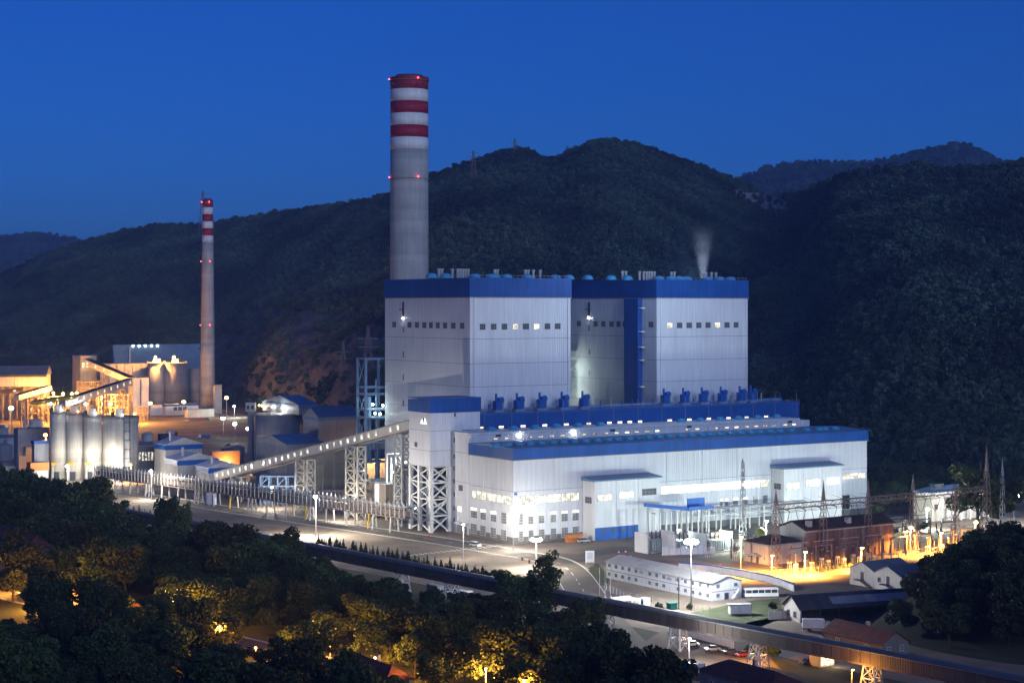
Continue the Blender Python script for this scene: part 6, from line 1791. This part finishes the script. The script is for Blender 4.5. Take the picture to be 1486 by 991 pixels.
vpx('car', 'white car on the old works yard below the site office', 270, 611, R(5), 'carw', 'cars on the old works yard')
vpx('car', 'red car on the old works yard beside the carport', 292, 610, R(0), 'carr', 'cars on the old works yard')
vpx('car', 'dark car on the old works yard beside the carport', 300, 609, R(0), 'card', 'cars on the old works yard')
vpx('car', 'pale car alone in the middle of the works yard', 211, 609, R(20), 'cars', 'cars on the old works yard')
for i, (px, py) in enumerate(((184, 599), (192, 600), (200, 600), (208, 599))):
    vpx('car', ['first', 'second', 'third', 'fourth'][i] + ' from the left of the cars parked below the white block', px, py+2, R(90), ('carr', 'carw', 'cars', 'card')[i], 'cars parked below the white block')

# fence pales: white posts below the gallery, bollards by the road
wf = thing('pale_fence', 'white railing with many pales below the gallery car park', 'fence', G(972, 917))
a, b = G(972, 917), G(1064, 940)
for i in range(34):
    p = a.lerp(b, i/33) - a; part(wf, 'pale', MB().box(p.x-0.25, p.x+0.25, p.y-0.06, p.y+0.06, 0, 1.9), M['whitep'])
for z in (0.5, 1.6): part(wf, 'rail', MB().bar((0, 0, z), tuple((b-a) + Vector((0, 0, z))), 0.1), M['steel'])
def fence(label, p0, p1, h=2.2, n=None):
    v = p1 - p0; L = v.length; n = n or int(L/3)
    r = thing('mesh_fence', label, 'fence', p0, math.atan2(v.y, v.x), 'wire mesh fences')
    for i in range(n+1): part(r, 'post', MB().box(L*i/n-0.06, L*i/n+0.06, -0.06, 0.06, 0, h), M['steel'])
    for z in (0.3, 1.0, 1.6, h-0.05): part(r, 'wire', MB().box(0, L, -0.02, 0.02, z-0.02, z+0.02), M['steel'])
fence('wire fence along the front of the office lawn', G(905, 868), G(1030, 890)); fence('wire fence along the sodium lit edge of the switchyard', G(1085, 838), G(1330, 822)); fence('wire fence before the white office near the flagpoles', G(880, 856), G(905, 868))
for i, (px, py) in enumerate(((622, 782), (758, 813), (768, 817), (915, 812), (898, 806), (908, 805), (1045, 824))):
    c = G(px, py); r = thing('road_marker', ['red marker post beside the main road below the white tower', 'dark bollard by the road under the turbine hall lamp', 'second dark bollard under the turbine hall lamp', 'low red and white marker left of the office roof', 'red and white post at the service road mouth', 'second red and white post at the service road mouth', 'dark marker on the sodium lit ground behind the office'][i], 'bollard', (c.x, c.y, 0), 0)
    part(r, 'post', MB().cyl((0, 0, 0), (0, 0, 1.1), 0.35, n=8), M['carr' if i in (0, 3, 4, 5) else 'black']); part(r, 'cap', MB().cyl((0, 0, 1.12), (0, 0, 1.5), 0.35, n=8), M['whitep' if i in (3, 4, 5) else 'carr'])
for i in range(5):                                       # clipped round bushes on the lit verge
    c = G(1184 + i*11.5, 829 - i*1.6)

# ================================================================== TREES
def tree_proto(name, seed, h, r, kind, nleaf, lsize, m):
    rg = np.random.default_rng(seed)
    root = thing(name, '', 'tree', (0, 0, 0))
    tm = MB(); lm = MB()
    blobs = []
    if kind == 'broad':
        cz = h*0.60
        blobs.append((0, 0, cz, r*0.62, r*0.62, h*0.27))
        for k in range(13):
            a = rg.uniform(0, 6.28); q = rg.uniform(0.35, 0.8)*r; z = h*rg.uniform(0.34, 0.86); s = r*rg.uniform(0.24, 0.42)
            q *= math.sqrt(max(0.1, 1-((z-cz)/(h*0.42))**2))
            blobs.append((q*math.cos(a), q*math.sin(a), z, s, s, s*0.8))
            lm.cyl((0, 0, h*rg.uniform(0.2, 0.45)), (q*math.cos(a)*0.9, q*math.sin(a)*0.9, z), 0.14, 0.05, 5)
    elif kind == 'poplar':
        for k in range(15):
            z = h*(0.16+0.8*k/14); s = r*(0.42+0.7*math.sin(math.pi*(0.12+0.8*k/14)))*0.8; a = rg.uniform(0, 6.28)
            blobs.append((0.35*r*math.cos(a), 0.35*r*math.sin(a), z, s, s, h*0.07))
            lm.cyl((0, 0, z-h*0.05), (0.6*r*math.cos(a), 0.6*r*math.sin(a), z+h*0.03), 0.1, 0.04, 5)
    else:
        for k in range(9):
            z = h*(0.12+0.84*k/8); s = r*(1.02-0.9*k/8)
            blobs.append((0, 0, z, s, s, h*0.07))
            lm.cyl((0, 0, z), (s*0.9*math.cos(k*2.4), s*0.9*math.sin(k*2.4), z-0.2), 0.07, 0.03, 5)
    tm.cyl((0, 0, 0), (rg.uniform(-.3, .3), rg.uniform(-.3, .3), h*0.5), 0.022*h, 0.013*h, 8); tm.cyl((0, 0, h*0.5), (0, 0, h*0.85), 0.013*h, 0.04, 6, caps=False)
    tm.v += []
    part(root, 'trunk', tm, M['bark'])
    lim = part(root, 'limbs', lm, M['bark']); lim['kind'] = 'stuff'
    me = quads_mesh('crown', clump_points(rg, blobs, nleaf, 0.35), lsize, rg, 0.4)
    c = link('crown', me, m, root); c['kind'] = 'stuff'
    return root

vpx('truck', 'lorry parked on the works yard left of the three greenish lamps', 296, 636, R(20), 'carw', 'lorries on the works yard')
vpx('tarp', 'covered lorry parked on the works yard behind the workshops', 250, 632, R(170), 'carr', 'lorries on the works yard')
vpx('truck', 'lorry by the pale workshops near the orange rack', 332, 672, R(150), 'carw', 'lorries on the works yard')
vpx('car', 'silver car beside the middle greenish lamp', 330, 646, R(60), 'cars', 'cars on the old works yard')
vpx('van', 'white van by the turbine hall entrance panel', 690, 793, gan+R(100), 'carw')
PROT = {}
def park(key, *a):
    PROT[key] = [tree_proto(*a), False]
for i in range(5): park(('b', i), 'broadleaf_tree', 40+i, 15.0, 6.4 + 0.5*(i % 3), 'broad', 5200, 0.72, M['leaf'])
for i in range(2): park(('l', i), 'broadleaf_tree', 60+i, 15.0, 6.6, 'broad', 5200, 0.7, M['leafl'])
for i in range(2): park(('p', i), 'poplar_tree', 70+i, 18.0, 3.2, 'poplar', 3600, 0.6, M['leafl'])
for i in range(2): park(('c', i), 'cypress', 80+i, 3.0, 0.55, 'cone', 260, 0.34, M['leafd'])
for i in range(2): park(('s', i), 'bush', 90+i, 3.0, 1.9, 'broad', 700, 0.5, M['leaf'])
used = {}
def plant(key, x, y, z, h, label, group, rot=None, wide=1.0):
    root, done = PROT[key][:2]
    h0 = {'b': 15.0, 'l': 15.0, 'p': 18.0, 'c': 3.0, 's': 3.0}[key[0]]
    s = h/h0
    rot = random.uniform(0, 6.28) if rot is None else rot
    if not done:
        PROT[key][1] = True
        o = root; o.location = (x, y, z); o.rotation_euler = (0, 0, rot); o['label'] = label; o['group'] = group
        PROT[key].append(1)
    else: o = dup(root, (x, y, z), rot, label, group)
    o.scale = (s*wide, s*wide, s)
    return o
def tree_px(key, px, by, ty, label, group, wide=1.0, z=0.0):
    c = G(px, by, z); return plant(key, c.x, c.y, z, Zd(ty, c.y) - z, label, group, wide=wide)

# named trees that stand out
WG = 'trees of the wood below the brown gallery'
feat = [(('l', 0), 135, 782, 688, 'lamp lit bushy tree before the silos, left of the pipe rack', 1.1),
        (('b', 0), 245, 818, 708, 'tall dark tree standing across the road left of centre', 0.62),
        (('p', 0), 272, 812, 728, 'small narrow poplar right of the tall dark tree', 0.55),
        (('b', 1), 330, 850, 748, 'wide round tree crown before the low end of the coal gallery', 1.3),
        (('l', 1), 372, 852, 768, 'round tree right of the widest crown, edge lit by road lamps', 1.1),
        (('b', 2), 412, 846, 764, 'small bushy tree against the road, right of the round crowns', 0.8),
        (('p', 1), 795, 905, 800, 'lamp lit leafy poplar leaning over the road bend', 1.15),
        (('l', 0), 752, 902, 824, 'pale lit round tree left of the poplar at the bend', 1.2),
        (('l', 1), 850, 925, 862, 'pale bushy tree at the foot of the gallery right of the poplar', 1.0),
        (('b', 3), 68, 892, 812, 'tree with one side blazing yellow from a street lamp, far left', 1.1),
        (('l', 0), 50, 902, 852, 'orange lit small tree at the edge of the left street', 1.1),
        (('l', 1), 240, 918, 850, 'tree glowing yellow from the lamp within its crown', 1.2),
        (('b', 4), 160, 915, 838, 'tree half lit in yellow behind the bend of the street', 1.2),
        (('l', 0), 628, 1012, 942, 'brightest yellow lit tree at the bottom centre', 1.1),
        (('l', 1), 440, 985, 925, 'orange lit tree left of the open street lamp', 1.0),
        (('l', 0), 505, 985, 930, 'orange lit tree right of the open street lamp', 0.9),
        (('b', 1), 385, 990, 935, 'dim red lit tree by the white house', 1.0),
        (('b', 2), 1386, 1018, 962, 'bush like tree in front of the right end of the gallery', 0.9),
        (('b', 0), 1418, 1024, 966, 'second bush like tree in front of the right end of the gallery', 0.8),
        (('l', 1), 1420, 775, 665, 'big greenish lit tree behind the blue roofed building', 1.0),
        (('l', 0), 1452, 772, 690, 'lamp lit tree beside the bright lamp at the right edge', 1.0)]
for key, px, by, ty, lb, wd in feat: tree_px(key, px, by, ty, lb, 'single trees that stand out', wd)

# skyline of the foreground wood: (px, y) of the crown tops in the photograph
top = [(-60, 665), (0, 672), (40, 668), (80, 690), (120, 694), (160, 706), (185, 735), (210, 748), (250, 760), (300, 752), (390, 772), (440, 790), (500, 812), (560, 832), (640, 846), (700, 848), (760, 862), (820, 872), (880, 892), (930, 905), (962, 922), (985, 975), (1010, 1060), (1200, 1200)]
def top_y(px): return float(np.interp(px, [a for a, _ in top], [b for _, b in top]))
STP = [Vector(p) for p in STREET]
def near_street(p, r):
    for a, b in zip(STP[:-1], STP[1:]):
        t = max(0, min(1, (p-a).dot(b-a)/(b-a).length_squared))
        if (p - (a + (b-a)*t)).length < r: return True
    return False
def near_road(p, r):
    return any((p - q).length < r for q in RQ)
houses = [G(38, 846), G(170, 912), G(446, 1006), G(560, 1012), G(1118, 1016)]
placed = []
WOOD, KNOLL, FOOT, FILL = [], [], [], []
def settle(lst, n):
    lst.sort(key=lambda t: -t[0])
    for q in lst[:n]: plant(q[1], *q[2:8], wide=q[8])
    FILL.extend(lst[n:])
random.seed(21)
cnt = 0
for tries in range(14000):
    if cnt >= 340: break
    px = random.uniform(-50, 1000); d = random.uniform(372, 760)
    p = Vector((X(px, d), d))
    s = (p - GA).dot(gdir); off = (p - GA).dot(gnor)
    if off > -5.5: continue                             # the wood lies on the near side of the gallery
    if near_street(p, 6.2) or near_road(p, 10): continue
    if any((p - Vector((h.x, h.y))).length < 12 for h in houses): continue
    hh = random.choice((random.uniform(7, 13), random.uniform(11, 21)))
    ymin = top_y(px) + random.uniform(0, 22)
    for a_, b_, dd_, yy_ in ((-60, 62, 545, 896), (335, 398, 492, 955), (455, 505, 470, 955), (590, 665, 432, 990), (225, 280, 516, 895), (525, 565, 444, 975), (300, 340, 468, 930), (685, 725, 430, 992)):
        if a_ < px < b_ and d < dd_: ymin = max(ymin, yy_)
    zmax = Zd(ymin, d)
    if px > 640 and off < -40: pass
    h = min(hh, zmax)
    if h < 5.5: continue
    by = HY + CAMZ*F/d
    if by - (CAMZ - h)*0 > 1300: pass
    if any((p - q).length < 5.0 for q in placed): continue
    placed.append(p); cnt += 1
    k = ('b', random.randrange(5)) if random.random() < 0.86 else ('l', random.randrange(2))
    lb = ('tall' if h > 15.5 else 'mid sized' if h > 11 else 'low') + (' pale green' if k[0] == 'l' else ' dark') + ' tree ' + ('in the bottom rows' if off < -150 else 'in the middle' if off < -60 else 'at the gallery side') + ' of the wood, ' + (
        'left edge' if px < 110 else 'below the silos' if px < 230 else 'below the pipe rack' if px < 390 else 'below the coal gallery' if px < 520 else 'below the transfer tower' if px < 680 else 'below the bend' if px < 830 else 'right end')
    WOOD.append((h/p.y, k, p.x, p.y, 0, h, lb, WG, random.uniform(0.9, 1.3) * (15/ max(h, 9))**0.35))
settle(WOOD, 205)
# taller trees at the left, in front of the silos
for px, by, ty in ((-30, 770, 664), (0, 772, 672), (22, 768, 668), (45, 776, 680), (70, 778, 686), (100, 790, 694), (165, 792, 714), (190, 800, 738), (8, 800, 700), (60, 805, 712), (118, 812, 722), (200, 826, 756), (180, 835, 766)):
    tree_px(('b', random.randrange(5)), px, by, ty + random.uniform(-4, 6), ('tallest' if ty < 680 else 'tall' if ty < 715 else 'lower') + ' dark tree before the silos at left, ' + ('left of the packing plant' if px < 30 else 'below the first two silos' if px < 110 else 'below the widest silo and pipe rack'), 'tall trees before the silos', wide=0.95)

# row of small cypresses along the gallery and road
random.seed(5)
for i in range(74):
    px = 462 + 268*(i/73) + random.uniform(-1.5, 1.5); py = 794 + (px-462)*0.196 - 3 + random.uniform(-1, 1)
    c = G(px, py)
    plant(('c', i % 2), c.x, c.y, 0, random.uniform(1.6, 4.6), 'small cypress of the planted road row, ' + ('left end by the lamp post' if px < 530 else 'before the pump block' if px < 596 else 'before the white tower legs' if px < 660 else 'right end near the crossing'), 'row of small cypresses along the road', wide=random.uniform(1.0, 1.9))
for i in range(12):
    px = 186 + 8*i; c = G(px, 741 + 8*i*0.155)
    plant(('c', i % 2), c.x, c.y, 0, random.uniform(1.8, 3.4), 'small shrub in the planted row beside the road at left', 'shrubs beside the left stretch of road', wide=1.6)
for i in range(5):
    c = G(1186 + i*12, 829.5 - i*1.2)
    plant(('s', i % 2), c.x, c.y, 0, 2.2, ['first', 'second', 'third', 'fourth', 'last'][i] + ' from the left of the round clipped bushes on the sodium lit verge', 'clipped bushes on the lit verge', wide=0.9)
for i in range(9):
    c = G(1088 + i*4.2, 948 + i*0.9)
    plant(('s', i % 2), c.x, c.y, 0, random.uniform(2.6, 3.6), 'shrub of the yellow lit hedge below the gallery', 'yellow lit hedge below the gallery')
for i, (px, py, h) in enumerate(((705, 842, 3.5), (722, 846, 4.5), (690, 838, 3), (1340, 772, 4), (1300, 776, 3), (1270, 752, 6), (1285, 745, 8), (1310, 740, 9), (930, 880, 2), (955, 886, 2.4), (1000, 884, 2), (1120, 886, 2.6))):
    c = G(px, py); plant(('s', i % 2), c.x, c.y, 0, h, 'loose green bush on open ground beside the plant', 'loose bushes around the plant')

# dark knoll on the right with its trees
KC = Vector((168, 508)); KR = 66.0; KH = 17.0
def knoll_z(x, y):
    q = (Vector((x, y)) - KC).length / KR
    return KH * (1 - q*q)**1.2 if q < 1 else 0.0
mb = MB(); n1, n2 = 40, 14
for k in range(n2+1):
    for i in range(n1):
        a = 2*math.pi*i/n1; r_ = KR*k/n2; x, y = KC.x + r_*math.cos(a), KC.y + r_*math.sin(a)
        mb.v.append((x, y, knoll_z(x, y)*(1+0.08*noise.noise(Vector((x/9, y/9, 0)))) - (0.3 if k == n2 else 0)))
for k in range(n2):
    for i in range(n1): mb.f.append((k*n1+i, (k+1)*n1+i, (k+1)*n1+(i+1) % n1, k*n1+(i+1) % n1))
struct('knoll', mb, M['ground'], smooth=True)
random.seed(9)
edge = [(1300, 905), (1312, 842), (1330, 822), (1352, 800), (1385, 782), (1405, 772), (1425, 758), (1450, 748), (1490, 738), (1560, 730)]
kp_, cnt = [], 0
for t in range(5000):
    if cnt >= 72: break
    a = random.uniform(0, 6.28); r_ = KR*0.97*math.sqrt(random.random())
    p = KC + Vector((r_*math.cos(a), r_*math.sin(a)))
    px = CX + p.x*F/p.y
    if px > 1560 or px < 1300: continue
    z = knoll_z(p.x, p.y)
    ymin = float(np.interp(px, [q[0] for q in edge], [q[1] for q in edge])) + random.uniform(0, 14)
    h = min(random.uniform(9, 17), Zd(ymin, p.y) - z)
    if h < 4: continue
    if any((p-q).length < 5.2 for q in kp_): continue
    kp_.append(p); cnt += 1
    KNOLL.append((h/p.y, ('b', random.randrange(5)), p.x, p.y, z-0.2, h, ('tall' if h > 12.5 else 'smaller') + ' dark tree ' + ('on the top' if z > 11 else 'on the slope' if z > 3 else 'at the foot') + ' of the knoll, ' + ('its left flank' if px < 1370 else 'its middle' if px < 1450 else 'by the right edge'), 'trees on the dark knoll', random.uniform(1.0, 1.3)*(14/max(h, 8))**0.4))
settle(KNOLL, 46)

# nearer edge of the hill wood behind the turbine hall: trees one can tell apart
random.seed(31); hp = []
for t in range(4000):
    if len(hp) >= 60: break
    px = random.uniform(1262, 1500); d = random.uniform(800, 900)
    p = Vector((X(px, d), d))
    if any((p-q).length < 7.5 for q in hp): continue
    hp.append(p)
    hh_ = random.uniform(10, 17)
    FOOT.append((hh_/p.y, ('b', random.randrange(5)), p.x, p.y, 0, hh_, ('tall' if hh_ > 13.5 else 'lower') + ' dark tree at the hill foot behind ' + ('the turbine hall corner' if px < 1325 else 'the blue roofed building' if px < 1430 else 'the bright lamp at the right edge'), 'trees at the foot of the hill behind the switchyard', 1.1))

settle(FOOT, 22)
# what is left of the woods: the smallest and most hidden trees, one mass
fc = bpy.data.collections.new('low_wood_kinds')
for i in range(5):
    cr = [c for c in PROT[('b', i)][0].children if c.name.startswith('crown')][0]
    o = bpy.data.objects.new('low_tree', cr.data); fc.objects.link(o)
fm2 = bpy.data.meshes.new('low_wood'); fm2.from_pydata([(q[2], q[3], q[4]) for q in FILL], [], [])
a = fm2.attributes.new('tree_size', 'FLOAT', 'POINT'); a.data.foreach_set('value', [q[5]/15 for q in FILL])
a = fm2.attributes.new('tree_turn', 'FLOAT', 'POINT'); a.data.foreach_set('value', [(i*2.4) % 6.28 for i in range(len(FILL))])
lw = bpy.data.objects.new('low_wood', fm2); COL.objects.link(lw); lw['kind'] = 'stuff'
ng2 = ng.copy()
for nd in ng2.nodes:
    if nd.type == 'COLLECTION_INFO': nd.inputs['Collection'].default_value = fc
lw.modifiers.new('plant_wood', 'NODES').node_group = ng2

# ================================================================== STEAM
sm = MB()
c = at(1020, 405, 770); st_h = Zd(345, 770) - Zd(407, 770)
st_h *= 1.35
sm.lathe([(1.6, 0), (3.6, st_h*0.25), (5.6, st_h*0.5), (8.4, st_h*0.85), (8.6, st_h*1.0)], 20)
st = link('steam_plume', sm.mesh('steam_plume'), None, None, (c.x, c.y, ZT+0.6), smooth=True)
tag(st, 'thin pale steam plume rising from the roof of the right boiler house', 'steam')
vm = bpy.data.materials.new('steam'); vm.use_nodes = True
n, l = vm.node_tree.nodes, vm.node_tree.links; n.clear()
o_ = n.new('ShaderNodeOutputMaterial'); v_ = n.new('ShaderNodeVolumePrincipled'); tc = n.new('ShaderNodeTexCoord'); nz = n.new('ShaderNodeTexNoise')
nz.inputs['Scale'].default_value = 0.12; nz.inputs['Detail'].default_value = 2
l.new(tc.outputs['Object'], nz.inputs['Vector'])
sp = n.new('ShaderNodeSeparateXYZ'); l.new(tc.outputs['Object'], sp.inputs[0])
fz = n.new('ShaderNodeMapRange'); fz.inputs['From Min'].default_value = 0; fz.inputs['From Max'].default_value = st_h; fz.inputs['To Min'].default_value = 1; fz.inputs['To Max'].default_value = 0; l.new(sp.outputs[2], fz.inputs['Value'])
mr = n.new('ShaderNodeMapRange'); mr.inputs['From Min'].default_value = 0.12; mr.inputs['From Max'].default_value = 0.8; mr.inputs['To Max'].default_value = 0.30; l.new(nz.outputs[0], mr.inputs['Value'])
ml = n.new('ShaderNodeMath'); ml.operation = 'MULTIPLY'; l.new(mr.outputs[0], ml.inputs[0]); l.new(fz.outputs[0], ml.inputs[1])
rz_ = n.new('ShaderNodeMapRange'); rz_.inputs['From Max'].default_value = st_h; rz_.inputs['To Min'].default_value = 1.5; rz_.inputs['To Max'].default_value = 8.2; l.new(sp.outputs[2], rz_.inputs['Value'])
def mth(op, a_, b_=None):
    k_ = n.new('ShaderNodeMath'); k_.operation = op; l.new(a_, k_.inputs[0])
    if b_ is not None: l.new(b_, k_.inputs[1])
    return k_
x2, y2 = mth('MULTIPLY', sp.outputs[0], sp.outputs[0]), mth('MULTIPLY', sp.outputs[1], sp.outputs[1])
rr_2 = mth('ADD', x2.outputs[0], y2.outputs[0]); R2 = mth('MULTIPLY', rz_.outputs[0], rz_.outputs[0])
qd = mth('DIVIDE', rr_2.outputs[0], R2.outputs[0])
ed = n.new('ShaderNodeMapRange'); ed.inputs['From Min'].default_value = 0; ed.inputs['From Max'].default_value = 1; ed.inputs['To Min'].default_value = 1; ed.inputs['To Max'].default_value = 0; l.new(qd.outputs[0], ed.inputs['Value'])
ed2 = mth('MULTIPLY', ed.outputs[0], ed.outputs[0]); fz2 = mth('MULTIPLY', ml.outputs[0], fz.outputs[0])
ml = mth('MULTIPLY', fz2.outputs[0], ed2.outputs[0])
l.new(ml.outputs[0], v_.inputs['Density']); v_.inputs['Color'].default_value = (1, 1, 1, 1)
l.new(v_.outputs[0], o_.inputs['Volume'])
st.data.materials.append(vm)
point_light(st, (-8, -14, 2), 30000, (0.6, 0.78, 1.0), 0.6)  # unseen lamp added only to brighten the plume, no fixture

# ================================================================== AIR
hb = MB().box(-14100, 14100, -3100, 16100, -1.2, 560)
hz = link('haze', hb.mesh('haze'), None); hz['kind'] = 'stuff'
hm = bpy.data.materials.new('haze'); hm.use_nodes = True
n, l = hm.node_tree.nodes, hm.node_tree.links; n.clear()
o_ = n.new('ShaderNodeOutputMaterial'); v_ = n.new('ShaderNodeVolumePrincipled')
v_.inputs['Density'].default_value = 0.0001; v_.inputs['Color'].default_value = (0.30, 0.52, 1.0, 1); v_.inputs['Anisotropy'].default_value = 0.1
l.new(v_.outputs[0], o_.inputs['Volume'])
hz.data.materials.append(hm)
